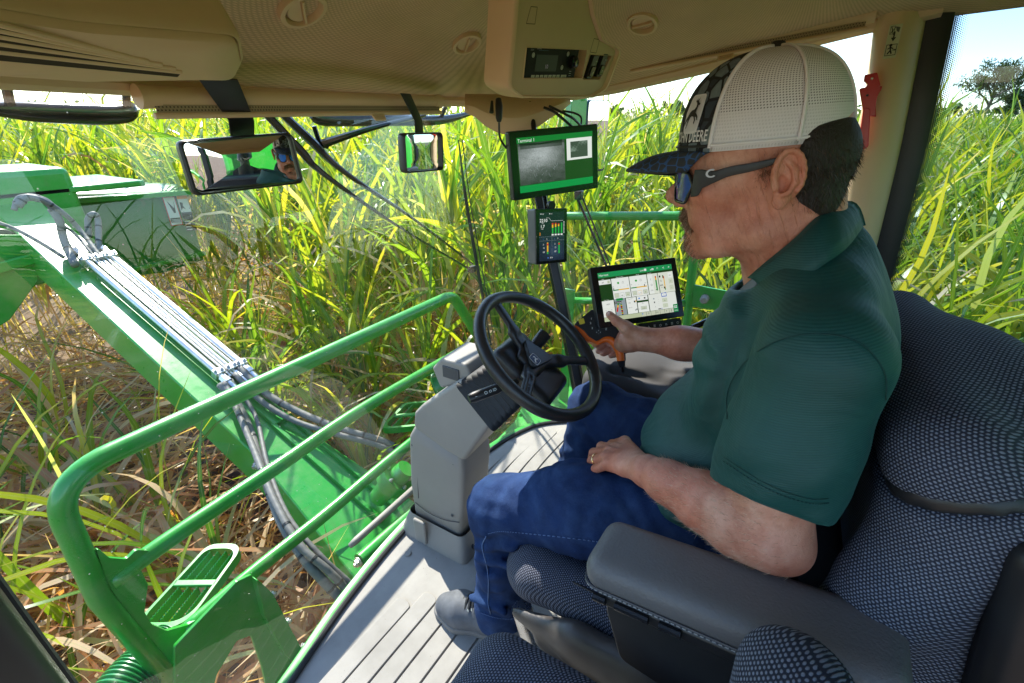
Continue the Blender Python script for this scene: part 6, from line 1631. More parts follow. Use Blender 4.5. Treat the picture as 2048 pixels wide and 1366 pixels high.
# ------------------------------------------------------------------ seats and right-hand console
def vnormals(V, Q):
    a = np.cross(V[Q[:, 2]]-V[Q[:, 0]], V[Q[:, 3]]-V[Q[:, 1]]); N = np.zeros_like(V)
    for i in range(4): np.add.at(N, Q[:, i], a)
    return N/np.maximum(np.linalg.norm(N, axis=1), 1e-12)[:, None]
def rotx(a): c, s = math.cos(a), math.sin(a); return np.array([[1, 0, 0], [0, c, s], [0, -s, c]])   # rows = local axes
def cushion(name, F, mat, parent, mode, ref, sm=2):
    V, Q = F.mesh(); V = V.astype(float)
    # cloth coordinates: the two directions across the cushion's main visible face
    n0 = unit({'y': (-0.72, 0.55, 0.42), 'z': (-0.30, 0.45, 0.84)}[mode]); u0 = unit(np.cross(n0, (0, 0, 1)) if mode == 'y' else np.cross((0, 1, 0), n0)); v0 = np.cross(n0, u0)
    uv = np.stack([V@u0, V@v0], 1)
    return mesh_np(name, V, Q, mat, parent, sm, uv)

def driver_seat():
    t = thing('driver_seat', (0.82, -0.05, 0), 'driver seat in grey and black woven fabric with a grey padded left armrest', 'seat')
    # cushion
    F = Field((0.46, -0.32, 0.30), (1.16, 0.42, 0.60), 0.007)
    F.d = F.box((0.815, 0.06, 0.415), (0.235, 0.30, 0.062), 0.06, rotx(0.06))
    F.U(F.cap((0.60, -0.18, 0.455), (0.60, 0.28, 0.45), 0.060, 0.052), 0.04); F.U(F.cap((1.03, -0.18, 0.455), (1.03, 0.28, 0.45), 0.060, 0.052), 0.04)
    F.U(F.cap((0.62, 0.31, 0.43), (1.01, 0.31, 0.43), 0.058, 0.058), 0.04)
    cushion('seat_cushion', F, M_SEAT, t, 'z', 0.5)
    mb = MB(); mb.tube(bez([(0.60, 0.36, 0.46), (0.582, 0.20, 0.500), (0.575, 0.02, 0.505), (0.58, -0.15, 0.505)], 6), 0.0022, 6); mb.build('piping', M_BLACK, t)
    # backrest, tilted back
    Rb = rotx(-0.19)
    def back():
        F = Field((0.42, -0.60, 0.42), (1.22, 0.02, 1.26), 0.008)
        F.d = F.box((0.82, -0.267, 0.722), (0.275, 0.058, 0.33), 0.055, Rb)
        for x in (0.565, 1.075): F.U(F.chain([(x, -0.175, 0.60), (x, -0.215, 0.80), (x+(0.82-x)*.14, -0.265, 0.945)], [0.046, 0.054, 0.046], 0.02), 0.04)
        F.U(F.ell((0.82, -0.295, 0.955), (0.24, 0.085, 0.10)), 0.05)
        return F
    cut_o, cut_n = (0.56, -0.20, 0.945), (0.05, 0.38, 1)
    F = back(); F.d = smax(F.d, F.plane(cut_o, cut_n)+0.006, 0.012); cushion('backrest', F, M_SEAT, t, 'y', -0.15)
    F = back(); F.d = smax(F.d, -F.plane(cut_o, cut_n)+0.006, 0.012); cushion('upper_backrest', F, M_SEAT, t, 'y', -0.15)
    F = back(); F.d = np.maximum(F.d+0.008, np.abs(F.plane(cut_o, cut_n))-0.014); cushion('backrest_band', F, M_BLACK, t, 'y', -0.15, 1)
    # rear shell and side frame
    mb = MB(); fr = tuple(Rb); mb.box((0.82, -0.375, 0.66), (0.60, 0.10, 0.60), fr); mb.build('back_shell', M_BLACK, t, bevel=0.03, seg=4)
    mb = MB(); mb.box((0.80, -0.19, 0.50), (0.44, 0.10, 0.20)); mb.build('gap_block', M_BLACK, t, bevel=0.02)  # added black block shutting out the bright gap between cushion and backrest
    # armrest
    o = A(0.497, -0.045, 0.742); d = unit(A(0.06, 1, -0.17)); s = unit(np.cross(d, (0, 0, 1))); u = np.cross(s, d)
    F = Field((0.38, -0.34, 0.62), (0.62, 0.22, 0.86), 0.005); Rm = np.stack([s, d, u])
    F.d = F.box(o, (0.058, 0.192, 0.030), 0.027, Rm)
    V, Q = F.mesh(); mesh_np('armrest_pad', V, Q, M_LEATHER, t, 2)
    mb = MB(); pts = []
    loop = fillet([o+s*a*0.0585+d*b*0.1925-u*0.012 for a, b in ((-1, -1), (-1, 1), (1, 1), (1, -1))], 0.028, 8, True)
    mb.tube(loop, 0.0016, 5, closed=True); mb.build('armrest_seam', M_GREY_D, t)
    mb = MB(); L = np.r_[0, np.cumsum(np.linalg.norm(np.diff(np.vstack([loop, loop[:1]]), axis=0), axis=1))]; lp = np.vstack([loop, loop[:1]])
    for q in np.arange(0, L[-1], 0.0075):
        a = np.array([np.interp(q, L, lp[:, i]) for i in range(3)]); b = np.array([np.interp(min(q+0.0045, L[-1]), L, lp[:, i]) for i in range(3)])
        if (a-o)@s < -0.045 or (a-o)@d > 0.17: cc = unit((a-o)-d*((a-o)@d)); mb.tube([a-u*0.0035+cc*0.0006, b-u*0.0035+cc*0.0006], 0.0011, 5)
    mb.build('stitching', simple('stitch_grey', (0.30, 0.29, 0.28), 0.7), t)
    mb = MB(); mb.box(o-u*0.040-s*0.004, (0.095, 0.34, 0.026), (s, d, u)); ab = mb.build('armrest_base', M_BLACK, t, bevel=0.006)
    for q, w in ((0.165, 0.02), (0.115, 0.05), (0.06, 0.03)):
        mb = MB(); mb.tube([o-s*0.054-u*0.036+d*(q-w/2), o-s*0.054-u*0.036+d*(q+w/2)], 0.0065, 10); mb.build('hinge_pin', M_BLACK_G, ab)
    mb = MB(); p = o-u*0.05; mb.prism(fillet([(-0.18, 0), (0.165, 0), (0.145, -0.12), (0.0, -0.15), (-0.17, -0.17)], 0.02, 4, True)[::-1], 0.014, p-s*0.030, (d, u, -s)); mb.build('armrest_bracket', M_BLACK, t, bevel=0.003)
    # curved grey side cover
    F = Field((0.44, -0.34, 0.24), (0.60, 0.36, 0.56), 0.006)
    F.d = F.chain([(0.535, 0.30, 0.385), (0.52, 0.16, 0.42), (0.51, 0.0, 0.44), (0.505, -0.28, 0.46)], [0.018, 0.050, 0.070, 0.082], 0.03, ((1, 0, 0), 0.55))
    F.U(F.chain([(0.53, 0.24, 0.35), (0.515, 0.0, 0.34), (0.51, -0.28, 0.33)], [0.02, 0.04, 0.05], 0.03, ((1, 0, 0), 0.6)), 0.03)
    F.D(F.cap((0.47, -0.07, 0.30), (0.47, -0.25, 0.33), 0.07, 0.08, ((1, 0, 0), 0.35)), 0.01)
    V, Q = F.mesh(); mesh_np('side_cover', V, Q, simple('seat_side_grey', (0.055, 0.050, 0.047), 0.45, bmp=0.25, bscale=600), t, 2)
    # suspension, rails and levers
    mb = MB(); mb.box((0.82, 0.0, 0.17), (0.46, 0.50, 0.24)); mb.build('suspension', M_BLACK, t, bevel=0.03)
    mb = MB(); mb.box((0.495, 0.0, 0.285), (0.03, 0.56, 0.055)); r_ = mb.build('slide_rail', M_BLACK, t, bevel=0.006)
    mb = MB(); mb.box((0.47, 0.0, 0.20), (0.045, 0.54, 0.09)); mb.build('base_rail', M_GREY_D, t, bevel=0.008)
    for (y, z, w) in ((0.20, 0.315, 0.05), (-0.02, 0.30, 0.08), (-0.14, 0.30, 0.05)):
        mb = MB(); mb.box((0.475, y, z), (0.03, w, 0.028)); lv = mb.build('lever', M_BLACK, t, bevel=0.006)
        for k in range(4):
            mb = MB(); mb.box((0.463, y-w*0.3+k*w*0.2, z+0.012), (0.010, 0.004, 0.010)); mb.build('lever_rib', M_BLACK, lv)
    a = Art((0.4575, 0.03, 0.235), (0, -1, 0), (0, 0.0, 1)); a.rect(-.03, -.012, .05, .026, lin(20, 20, 22), 1); a.text('N', -.022, -.006, .014, WH, 2); a.poly([(-.006, .008), (.014, .008), (.014, .004), (.006, 0), (.004, -.010), (-.001, -.010), (0, 0)], WH, 2); a.build('lever_marks', M_PRINT, t)
    mb = MB(); mb.tube([(0.60, 0.33, 0.30), (0.60, 0.30, 0.20)], 0.025, 12); mb.build('damper', M_STEEL, t)
driver_seat()

def passenger_seat():
    t = thing('passenger_seat', (0.22, 0.0, 0), 'small passenger seat in grey and black woven fabric at the bottom of the photo', 'seat')
    F = Field((-0.06, -0.22, 0.36), (0.52, 0.36, 0.68), 0.006)
    F.d = F.box((0.222, 0.065, 0.555), (0.172, 0.21, 0.062), 0.06, rotx(0.05))
    F.U(F.ell((0.228, 0.105, 0.577), (0.15, 0.155, 0.06)), 0.03)
    cushion('seat_cushion', F, M_SEAT, t, 'z', 0.6)
    
    F = Field((0.0, -0.34, 0.52), (0.50, 0.02, 1.12), 0.006)
    F.d = F.box((0.345, -0.125, 0.665), (0.085, 0.052, 0.19), 0.05, rotx(-0.10)); F.U(F.ell((0.345, -0.130, 0.745), (0.076, 0.056, 0.115)), 0.03)
    cushion('backrest', F, M_SEAT, t, 'y', -0.10)
    mb = MB(); mb.box((0.20, 0.05, 0.43), (0.36, 0.36, 0.06)); mb.box((0.20, 0.02, 0.20), (0.30, 0.26, 0.40)); mb.build('seat_base', M_BLACK, t, bevel=0.015)
passenger_seat()

def console():
    t = thing('side_console', (1.22, 0.1, 0), 'grey moulded control console beside the driver seat on its right', 'console')
    F = Field((1.02, -0.34, 0.44), (1.50, 0.50, 0.80), 0.006)
    F.d = F.box((1.24, 0.12, 0.585), (0.165, 0.30, 0.085), 0.05, rotx(0.06))
    F.U(F.ell((1.22, -0.05, 0.665), (0.13, 0.24, 0.045)), 0.05)
    F.U(F.ell((1.24, 0.32, 0.665), (0.12, 0.12, 0.04)), 0.03)
    F.D(F.ell((1.13, 0.14, 0.72), (0.05, 0.10, 0.05)), 0.04)
    F.D(F.cap((1.12, 0.33, 0.685), (1.15, 0.18, 0.680), 0.013, 0.013), 0.006)
    F.D(F.cap((1.185, 0.20, 0.695), (1.20, 0.08, 0.695), 0.014, 0.010), 0.006)
    V, Q = F.mesh(); mesh_np('console_top', V, Q, simple('console_grey', (0.075, 0.073, 0.071), 0.75, bmp=0.2, bscale=800, spec=0.2), t, 2)
    mb = MB(); mb.box((1.26, 0.08, 0.42), (0.28, 0.56, 0.20)); mb.build('console_base', M_BLACK, t, bevel=0.03)
    mb = MB(); mb.tube([(1.12, 0.33, 0.665), (1.15, 0.18, 0.662)], 0.012, 8, flat=(1, .3)); mb.build('lever_slot', M_BLACK, t)
console()

def joystick():
    o = P(1200, 655, X=1.105); N = unit((-0.70, -0.42, 0.52)); X = unit(np.cross((0, 0, 1), N)); Y = np.cross(N, X)
    t = thing('hand_controller', P(1245, 738, Z=0.69), 'black and orange multi-button hand controller held in the right hand', 'joystick')
    def q(px, py, k=0): v = Pl(px, py, o+N*k, N+0)-o; return (v@X, v@Y)
    def ccw(p): return p if sum(p[i][0]*p[(i+1) % len(p)][1]-p[(i+1) % len(p)][0]*p[i][1] for i in range(len(p))) > 0 else p[::-1]
    body = ccw(fillet([q(*p) for p in [(1149, 648), (1166, 633), (1182, 620), (1192, 618), (1216, 627), (1226, 645), (1238, 662), (1250, 690), (1252, 722), (1244, 724), (1238, 696), (1222, 674), (1208, 676), (1192, 682), (1178, 672), (1168, 660)]], 0.004, 3, True))
    mb = MB(); mb.prism(body, -0.022, o, (X, Y, N)); mb.build('controller_body', M_BLACK, t, bevel=0.004, seg=3)
    org = ccw(fillet([q(*p) for p in [(1147, 650), (1156, 652), (1168, 661), (1178, 673), (1194, 682), (1212, 675), (1208, 684), (1196, 690), (1182, 684), (1166, 680), (1156, 668)]], 0.003, 3, True))
    mb = MB(); mb.prism(org, -0.036, o-N*0.002, (X, Y, N)); mb.build('orange_underside', M_ORANGE, t, bevel=0.004, seg=3)
    k = -0.006
    g = [Pl(x, y, o+N*k, N) for x, y in [(1196, 686), (1208, 679), (1221, 680), (1233, 692), (1240, 708), (1242, 722)]]
    mb = MB(); mb.tube(bez(g, 6), [0.006, 0.0085, 0.0105, 0.0115, 0.0115, 0.011], 14, caps=True); mb.build('orange_grip', M_ORANGE, t)
    mb = MB(); a = Pl(1242, 722, o+N*k, N); b = P(1244, 732, X=a[0]); mb.tube([a+A(0, 0, 0.003), b], [0.0115, 0.009], 12); mb.tube([b, P(1246, 742, X=1.125)], 0.005, 8); mb.build('stem', M_BLACK, t)
    ar = Art(o+N*0.0004, X, Y, 0.0005)
    for px, py, rr_ in ((1198, 645, .0095), (1197, 664, .0085)): u, v = q(px, py); ar.disc(u, v, rr_, lin(44, 46, 50), 1, 24); [ar.text(s_, u+dx, v+dy, .005, WH, 2, 'c', True) for s_, dx, dy in (('+', 0, .002), ('-', 0, -.006), ('x', -.005, -.002), ('z', .005, -.002))]
    for px, py, s_ in ((1190, 628, 'A'), (1196, 629, 'Z'), (1182, 637, '1'), (1181, 646, '2'), (1184, 656, '3'), (1212, 648, 'L'), (1212, 658, 'Z')):
        u, v = q(px, py); ar.rect(u-.0045, v-.004, .009, .008, lin(40, 42, 46), 1); ar.text(s_, u, v-.003, .0075, WH, 2, 'c', True)
    ar.build('button_marks', M_PRINT, t)
    for px, py, w_ in ((1204, 630, 0.0058), (1163, 643, 0.0075)):
        u, v = q(px, py); mb = MB(); mb.prism(fillet([(-w_, -w_), (w_, -w_), (w_, w_), (-w_, w_)], .0015, 3, True), 0.004, o+X*u+Y*v, (unit(X+Y*.3), unit(Y-X*.3), N)); mb.build('yellow_button', M_YELLOW, t, bevel=0.001)
joystick()
# ------------------------------------------------------------------ the driver
def skin_mat():
    m, t, b = newmat('skin'); c = coord(t)
    n = noise(t, 22, 5, 0.65, c); n2 = noise(t, 160, 4, 0.7, c); n3 = noise(t, 7, 3, 0.5, c)
    base = ramp(t, n, [(0.30, (0.40, 0.145, 0.085)), (0.5, (0.54, 0.25, 0.16)), (0.72, (0.66, 0.37, 0.26))])
    red = ramp(t, n3, [(0.38, (1, 1, 1)), (0.6, (1.0, 0.72, 0.66))])
    base = mixc(t, 1.0, base, red, 'MULTIPLY')
    fr = nd(t, 'ShaderNodeMapRange', inputs={'From Min': 0.60, 'From Max': 0.70, 'To Max': 0.5}); lk(t, n2, fr.inputs['Value'])
    lk(t, mixc(t, fr.outputs[0], base, (0.36, 0.15, 0.09)), b.inputs['Base Color'])
    b.inputs['Roughness'].default_value = 0.46; b.inputs['Subsurface Weight'].default_value = 0.06
    b.inputs['Subsurface Radius'].default_value = (0.012, 0.004, 0.002); b.inputs['Subsurface Scale'].default_value = 0.6
    cs = coord(t, 'Object', (260, 260, 90))
    vo = nd(t, 'ShaderNodeTexVoronoi', inputs={'Scale': 900.0}); lk(t, c, vo.inputs['Vector'])
    b1 = bump(t, None, noise(t, 1.0, 4, 0.6, cs, 0.6), 0.6, 0.0016)
    b2 = bump(t, None, vo.outputs['Distance'], 0.35, 0.0006, b1); b3 = bump(t, None, noise(t, 55, 5, 0.65, c, 1.0), 0.4, 0.0025, b2)
    m1 = nd(t, 'ShaderNodeMapping'); m1.inputs['Rotation'].default_value = (math.radians(28), 0, 0); lk(t, c, m1.inputs['Vector'])
    m2 = nd(t, 'ShaderNodeMapping'); m2.inputs['Scale'].default_value = (60, 230, 26); lk(t, m1.outputs[0], m2.inputs['Vector'])
    sz = nd(t, 'ShaderNodeSeparateXYZ'); lk(t, c, sz.inputs[0]); mk = nd(t, 'ShaderNodeMapRange', inputs={'From Min': 1.06, 'From Max': 1.10}); lk(t, sz.outputs[2], mk.inputs['Value'])
    wr_ = ramp(t, noise(t, 1.0, 3, 0.55, m2.outputs[0], 0.3), [(0.30, (0, 0, 0)), (0.46, (1, 1, 1))])
    bump(t, b, math_n(t, 'MULTIPLY', wr_, mk.outputs[0]), 0.55, 0.0022, b3)
    return m
M_SKIN = skin_mat()
def cloth_polo():
    m, t, b = newmat('polo_cloth'); c = coord(t)
    sx = nd(t, 'ShaderNodeSeparateXYZ'); lk(t, c, sx.inputs[0])
    n = noise(t, 5, 4, 0.6, c)
    v = math_n(t, 'ADD', math_n(t, 'MULTIPLY', sx.outputs[2], 1.0), math_n(t, 'MULTIPLY', sx.outputs[1], 0.25))
    w = math_n(t, 'SINE', math_n(t, 'MULTIPLY', v, 2*math.pi/0.0030))
    base = ramp(t, n, [(0.3, (0.0005, 0.045, 0.040)), (0.7, (0.001, 0.072, 0.062))])
    lk(t, mixc(t, math_n(t, 'MULTIPLY_ADD', w, 0.08, 0.09), base, (0.0, 0.02, 0.02)), b.inputs['Base Color'])
    b.inputs['Roughness'].default_value = 0.62; b.inputs['Sheen Weight'].default_value = 0.08; b.inputs['Sheen Roughness'].default_value = 0.4
    b.inputs['Sheen Tint'].default_value = (0.3, 0.9, 0.8, 1)
    b1 = bump(t, None, w, 0.22, 0.0004); bump(t, b, noise(t, 7, 4, 0.55, c, 1.2), 0.5, 0.016, b1)
    return m
M_POLO = cloth_polo()
def denim():
    m, t, b = newmat('denim'); c = coord(t)
    n = noise(t, 9, 6, 0.7, c); n2 = noise(t, 420, 2, 0.6, coord(t, 'Object', (1, 1, 3))); n3 = noise(t, 16, 5, 0.62, c, 0.2)
    base = ramp(t, n, [(0.25, (0.004, 0.011, 0.045)), (0.5, (0.007, 0.022, 0.085)), (0.75, (0.016, 0.045, 0.14))])
    w = ramp(t, n3, [(0.48, (0, 0, 0)), (0.75, (0.30, 0.30, 0.30))])
    base = mixc(t, w, base, (0.06, 0.12, 0.26))
    lk(t, mixc(t, math_n(t, 'MULTIPLY', n2, 0.22), base, (0.10, 0.16, 0.28)), b.inputs['Base Color'])
    b.inputs['Roughness'].default_value = 0.97; b.inputs['Specular IOR Level'].default_value = 0.15
    b1 = bump(t, None, n2, 0.6, 0.0008); bump(t, b, n3, 0.6, 0.006, b1)
    return m
M_DENIM = denim()
def hair_mat():
    m, t, b = newmat('hair'); a = nd(t, 'ShaderNodeAttribute', attribute_name='Col'); sp = nd(t, 'ShaderNodeSeparateColor'); lk(t, a.outputs['Color'], sp.inputs[0])
    lk(t, ramp(t, sp.outputs[0], [(0.0, (0.012, 0.008, 0.006)), (0.4, (0.030, 0.018, 0.012)), (0.6, (0.13, 0.065, 0.03)), (0.85, (0.30, 0.17, 0.09)), (1.0, (0.62, 0.46, 0.32))]), b.inputs['Base Color'])
    b.inputs['Roughness'].default_value = 0.45; return m
M_HAIR = hair_mat()
M_THREAD = simple('denim_thread', (0.10, 0.17, 0.33), 0.8)

XC = 0.77; KH = XC/0.8
def H(y, z, xo=0.0): return A(XC+xo, y*KH, 1.33+(z-1.33)*KH)

def tufts(root, name, pts, dirs, ln, wid, tone, r, spread=0.4, mat=None):
    n = len(pts); d = np.asarray(dirs, float)+r.normal(0, spread, (n, 3)); d /= np.linalg.norm(d, axis=1)[:, None]
    side = np.cross(d, r.normal(0, 1, (n, 3))); side /= np.linalg.norm(side, axis=1)[:, None]
    L = ln*r.uniform(0.6, 1.2, n); k = 4; bend = np.cross(side, d)*r.normal(0, 0.25, (n, 1))
    V = []; 
    for i in range(k):
        s = i/(k-1); c = pts+d*(L*s)[:, None]+bend*(L*s*s)[:, None]; w = (wid*(1-s*0.85))
        V += [c-side*w/2, c+side*w/2]
    V = np.stack(V, 1).reshape(-1, 3); idx = (np.arange(n)*2*k)[:, None]+np.arange(k-1)[None]*2
    F = np.stack([idx, idx+1, idx+3, idx+2], -1).reshape(-1, 4)
    col = np.zeros((n, 2*k, 4), np.float32); col[..., 0] = np.clip(tone+r.normal(0, .12, n), 0, 1)[:, None]; col[..., 1] = 0.2; col[..., 3] = 1
    return mass(name, [(V, F, col.reshape(-1, 4))], mat or M_HAIR, None, root)

def person():
    root = thing('person', (0.82, 0.0, 0.5), 'seated driver in teal polo and blue jeans, one hand on the orange and black controller', 'person')
    # ---------------- one continuous body: head, neck, trunk, arms, hands
    hb = Field((XC-0.11, -0.10, 1.04), (XC+0.11, 0.19, 1.40), 0.0026)
    def head_field(F):
        F.d = F.ell(H(0.052, 1.305), (0.079, 0.100, 0.088))
        F.U(F.ell(H(0.082, 1.245), (0.066, 0.068, 0.078)), 0.03)                     # face block
        F.U(F.chain([H(0.035, 1.185, -0.050), H(0.085, 1.160, -0.034), H(0.112, 1.146, 0)], [0.022, 0.020, 0.017], 0.02), 0.03)
        F.U(F.chain([H(0.035, 1.185, 0.050), H(0.085, 1.160, 0.034), H(0.112, 1.146, 0)], [0.022, 0.020, 0.017], 0.02), 0.03)
        F.U(F.ell(H(0.075, 1.185), (0.050, 0.055, 0.045)), 0.02)
        F.U(F.ell(H(0.112, 1.145), (0.020, 0.016, 0.018)), 0.012)                    # chin
        for s in (-1, 1):
            F.U(F.ell(H(0.110, 1.232, 0.042*s), (0.024, 0.026, 0.018)), 0.018)       # cheekbone
            F.U(F.ell(H(0.105, 1.196, 0.034*s), (0.024, 0.026, 0.026)), 0.015)       # cheek
            F.D(F.ell(H(0.150, 1.252, 0.030*s), (0.018, 0.014, 0.012)), 0.012)       # eye socket
            F.U(F.ell(H(0.136, 1.250, 0.030*s), (0.0125, 0.012, 0.011)), 0.004)      # eyeball and lid
            F.U(F.cap(H(0.150, 1.272, 0.012*s), H(0.132, 1.272, 0.048*s), 0.009, 0.007), 0.012)   # brow
            F.D(F.cap(H(0.128, 1.205, 0.030*s), H(0.118, 1.176, 0.036*s), 0.002, 0.002), 0.012)   # smile fold
        F.U(F.chain([H(0.143, 1.264), H(0.153, 1.242), H(0.169, 1.222)], [0.009, 0.0085, 0.0100], 0.01), 0.012)
        F.U(F.ell(H(0.1665, 1.2145), (0.0115, 0.0115, 0.0095)), 0.008)
        for s in (-1, 1):
            F.U(F.ell(H(0.153, 1.211, 0.0135*s), (0.0080, 0.012, 0.0090)), 0.006); F.D(F.ell(H(0.158, 1.2035, 0.007*s), (0.0035, 0.006, 0.004)), 0.003)
        F.U(F.ell(H(0.128, 1.185), (0.026, 0.017, 0.022)), 0.012)                    # muzzle
        F.U(F.ell(H(0.136, 1.1805), (0.021, 0.0075, 0.0045)), 0.004)                 # upper lip
        F.U(F.ell(H(0.133, 1.1695), (0.018, 0.0075, 0.0050)), 0.004)                 # lower lip
        for a_, b_ in ((-0.020, -0.008), (-0.008, 0.008), (0.008, 0.020)): F.D(F.cap(H(0.1445-18*a_*a_, 1.1750, a_), H(0.1445-18*b_*b_, 1.1750, b_), 0.0028), 0.0025)
        # neck
        F.U(F.chain([(0.80, -0.055, 1.04), (0.795, -0.025, 1.12), H(0.005, 1.19), H(0.01, 1.24)], [0.066, 0.060, 0.060, 0.06], 0.03), 0.022)
        F.U(F.cap(H(0.012, 1.235, -0.062), (0.765, 0.015, 1.075), 0.011, 0.010), 0.014)   # neck muscle
        F.U(F.cap(H(-0.025, 1.23), (0.80, -0.060, 1.10), 0.036, 0.042), 0.02)
        # skin folds along the neck
        for k in range(5):
            F.D(F.cap(H(0.055-0.014*k, 1.168+0.004*k, -0.062), (0.748-0.002*k, 0.012-0.013*k, 1.105), 0.0012), 0.004)
        return F
    head_field(hb)
    V1, Q1 = hb.mesh()
    def ear(s_):
        c = H(0.012, 1.262, 0.079*s_)
        Fe = Field(tuple(c-A(0.03, 0.035, 0.046)), tuple(c+A(0.03, 0.035, 0.046)), 0.0014)
        Re = np.stack([unit((s_, -0.30, 0)), unit((0.30*s_, 1, -0.20)), unit((0, 0.20, 1))])
        L = lambda x, y, z: c+Re[0]*x+Re[1]*y+Re[2]*z
        e = Fe.ell(L(0.004, 0, 0.003), (0.0075, 0.0195, 0.031), Re)
        e = smin(e, Fe.ell(L(0.004, 0.008, -0.027), (0.0055, 0.0095, 0.011), Re), 0.006)
        e = smax(e, -Fe.ell(L(0.0155, -0.001, 0.006), (0.0085, 0.0145, 0.0235), Re), 0.002)
        rim = [L(0.010+0.002*math.sin(q), 0.0165*math.cos(q)+0.0, 0.005+0.0275*math.sin(q)) for q in np.linspace(-0.35, math.pi+0.9, 14)]
        for a_, b_ in zip(rim[:-1], rim[1:]): e = smin(e, Fe.cap(a_, b_, 0.0030), 0.0025)
        ah = [L(0.009, 0.002, 0.020), L(0.010, -0.006, 0.010), L(0.0105, -0.007, -0.006), L(0.010, 0.000, -0.016), L(0.010, 0.007, -0.019)]
        for a_, b_ in zip(ah[:-1], ah[1:]): e = smin(e, Fe.cap(a_, b_, 0.0034), 0.003)
        e = smax(e, -Fe.ell(L(0.008, 0.006, -0.006), (0.007, 0.0065, 0.011), Re), 0.002)
        e = smin(e, Fe.ell(L(0.008, 0.0145, -0.008), (0.0045, 0.0045, 0.0065), Re), 0.003)
        Fe.d = e; return Fe.mesh()
    VE1, QE1 = ear(-1); VE2, QE2 = ear(1)
    # arms with hands, at finer resolution
    def hand_left(F):
        W = P(1296, 943, X=0.660)
        K = [P(1232, 897, X=0.762), P(1217, 903, X=0.742), P(1210, 915, X=0.720), P(1214, 930, X=0.700)]      # index..little
        PP = [P(1203, 893, X=0.790), P(1188, 906, X=0.765), P(1184, 922, X=0.738), P(1191, 938, X=0.712)]
        D = [P(1192, 915, X=0.800), P(1180, 932, X=0.775), P(1183, 947, X=0.745), P(1196, 954, X=0.720)]
        Tt = [P(1205, 926, X=0.785), P(1196, 944, X=0.765), P(1199, 956, X=0.738), P(1210, 960, X=0.715)]
        r0 = [0.0105, 0.0108, 0.0103, 0.0092]
        d = None
        c = np.mean(K, 0)
        d = F.chain([W, lerp(W, K[0], .55), K[0]], [0.024, 0.0165, 0.0125], 0.01)
        for i in range(1, 4): d = smin(d, F.chain([W, lerp(W, K[i], .55), K[i]], [0.024, 0.0150+0.001*(i < 3), 0.0115], 0.01), 0.008)
        for i in range(4):
            d = smin(d, F.ell(K[i]+A(0, 0, 0.004), (0.010, 0.010, 0.007)), 0.006)
            f = F.chain([K[i], PP[i], D[i], Tt[i]], [r0[i]*1.06, r0[i], r0[i]*0.9, r0[i]*0.82], 0.003)
            d = smin(d, f, 0.0022)
            d = smin(d, F.cap(lerp(W, K[i], 0.45)+A(0, 0, 0.013), K[i]+A(0, 0, 0.008), 0.003, 0.003), 0.008)   # tendon
        d = smin(d, F.chain([lerp(W, K[0], .25)+A(.01, 0, 0), P(1250, 884, X=0.80), P(1225, 890, X=0.825), P(1212, 905, X=0.83)], [0.017, 0.0125, 0.0115, 0.0095], 0.006), 0.010)
        return d
    FA = Field((0.46, -0.17, 0.67), (0.87, 0.30, 1.03), 0.0032)
    W = P(1296, 943, X=0.660)
    E = A(0.560, -0.082, 0.817)
    FA.d = FA.chain([(0.600, -0.068, 1.00), (0.580, -0.062, 0.92), E+A(0, 0.004, 0.012)], [0.050, 0.049, 0.044], 0.03)
    FA.U(FA.chain([E, lerp(E, W, .22)+A(-.004, 0, .004), lerp(E, W, .5), lerp(E, W, .8), W], [0.042, 0.047, 0.040, 0.031, 0.0270], 0.03), 0.03)
    FA.U(FA.ell(E+A(0.002, -0.020, -0.012), (0.028, 0.026, 0.024)), 0.02)
    V2, Q2 = FA.mesh()
    FH = Field((0.625, 0.075, 0.66), (0.86, 0.30, 0.80), 0.0019)
    FH.d = smax(FH.chain([lerp(E, W, .8), W], [0.032, 0.0275], 0.03), -FH.plane(lerp(E, W, .86), W-E), 0.002)
    FH.U(hand_left(FH), 0.012)
    VH, QH = FH.mesh()
    # right arm
    FB = Field((0.94, -0.18, 0.72), (1.22, 0.47, 1.06), 0.0032)
    WR = P(1288, 679, X=1.095); ER = A(1.135, -0.05, 0.835)
    FB.d = FB.chain([(1.05, -0.07, 1.03), (1.10, -0.065, 0.93), ER], [0.062, 0.055, 0.046], 0.03)
    FB.U(FB.chain([ER, lerp(ER, WR, .3), lerp(ER, WR, .7), WR], [0.045, 0.048, 0.039, 0.031], 0.03, ((1, 0, 0), .9)), 0.03)
    # palm and heel of the thumb
    pc = P(1258, 678, X=1.105)
    d = FB.chain([WR, pc, P(1242, 688, X=1.115)], [0.028, 0.030, 0.022], 0.012)
    d = smin(d, FB.chain([P(1272, 668, X=1.085), P(1252, 655, X=1.075), P(1233, 642, X=1.075), P(1219, 629, X=1.078)], [0.020, 0.0165, 0.0125, 0.0100], 0.006), 0.012)      # thumb
    d = smin(d, FB.chain([P(1262, 690, X=1.09), P(1250, 694, X=1.10)], [0.018, 0.014], 0.01), 0.015)
    # fingers reach round behind the grip, tips showing below it
    for a_, b_, c_, r_ in ((P(1240, 668, X=1.150), P(1205, 676, X=1.165), P(1189, 689, X=1.135), 0.0100), (P(1243, 680, X=1.150), P(1215, 688, X=1.165), P(1197, 702, X=1.130), 0.0104), (P(1246, 692, X=1.145), P(1225, 698, X=1.155), P(1206, 708, X=1.125), 0.0098), (P(1250, 700, X=1.135), P(1236, 706, X=1.145), P(1222, 712, X=1.125), 0.0088)):
        d = smin(d, FB.chain([a_, b_, lerp(b_, c_, .5), c_], [r_*1.2, r_*1.1, r_, r_*.9], 0.004), 0.005)
    FB.U(d, 0.012)
    V3, Q3 = FB.mesh()
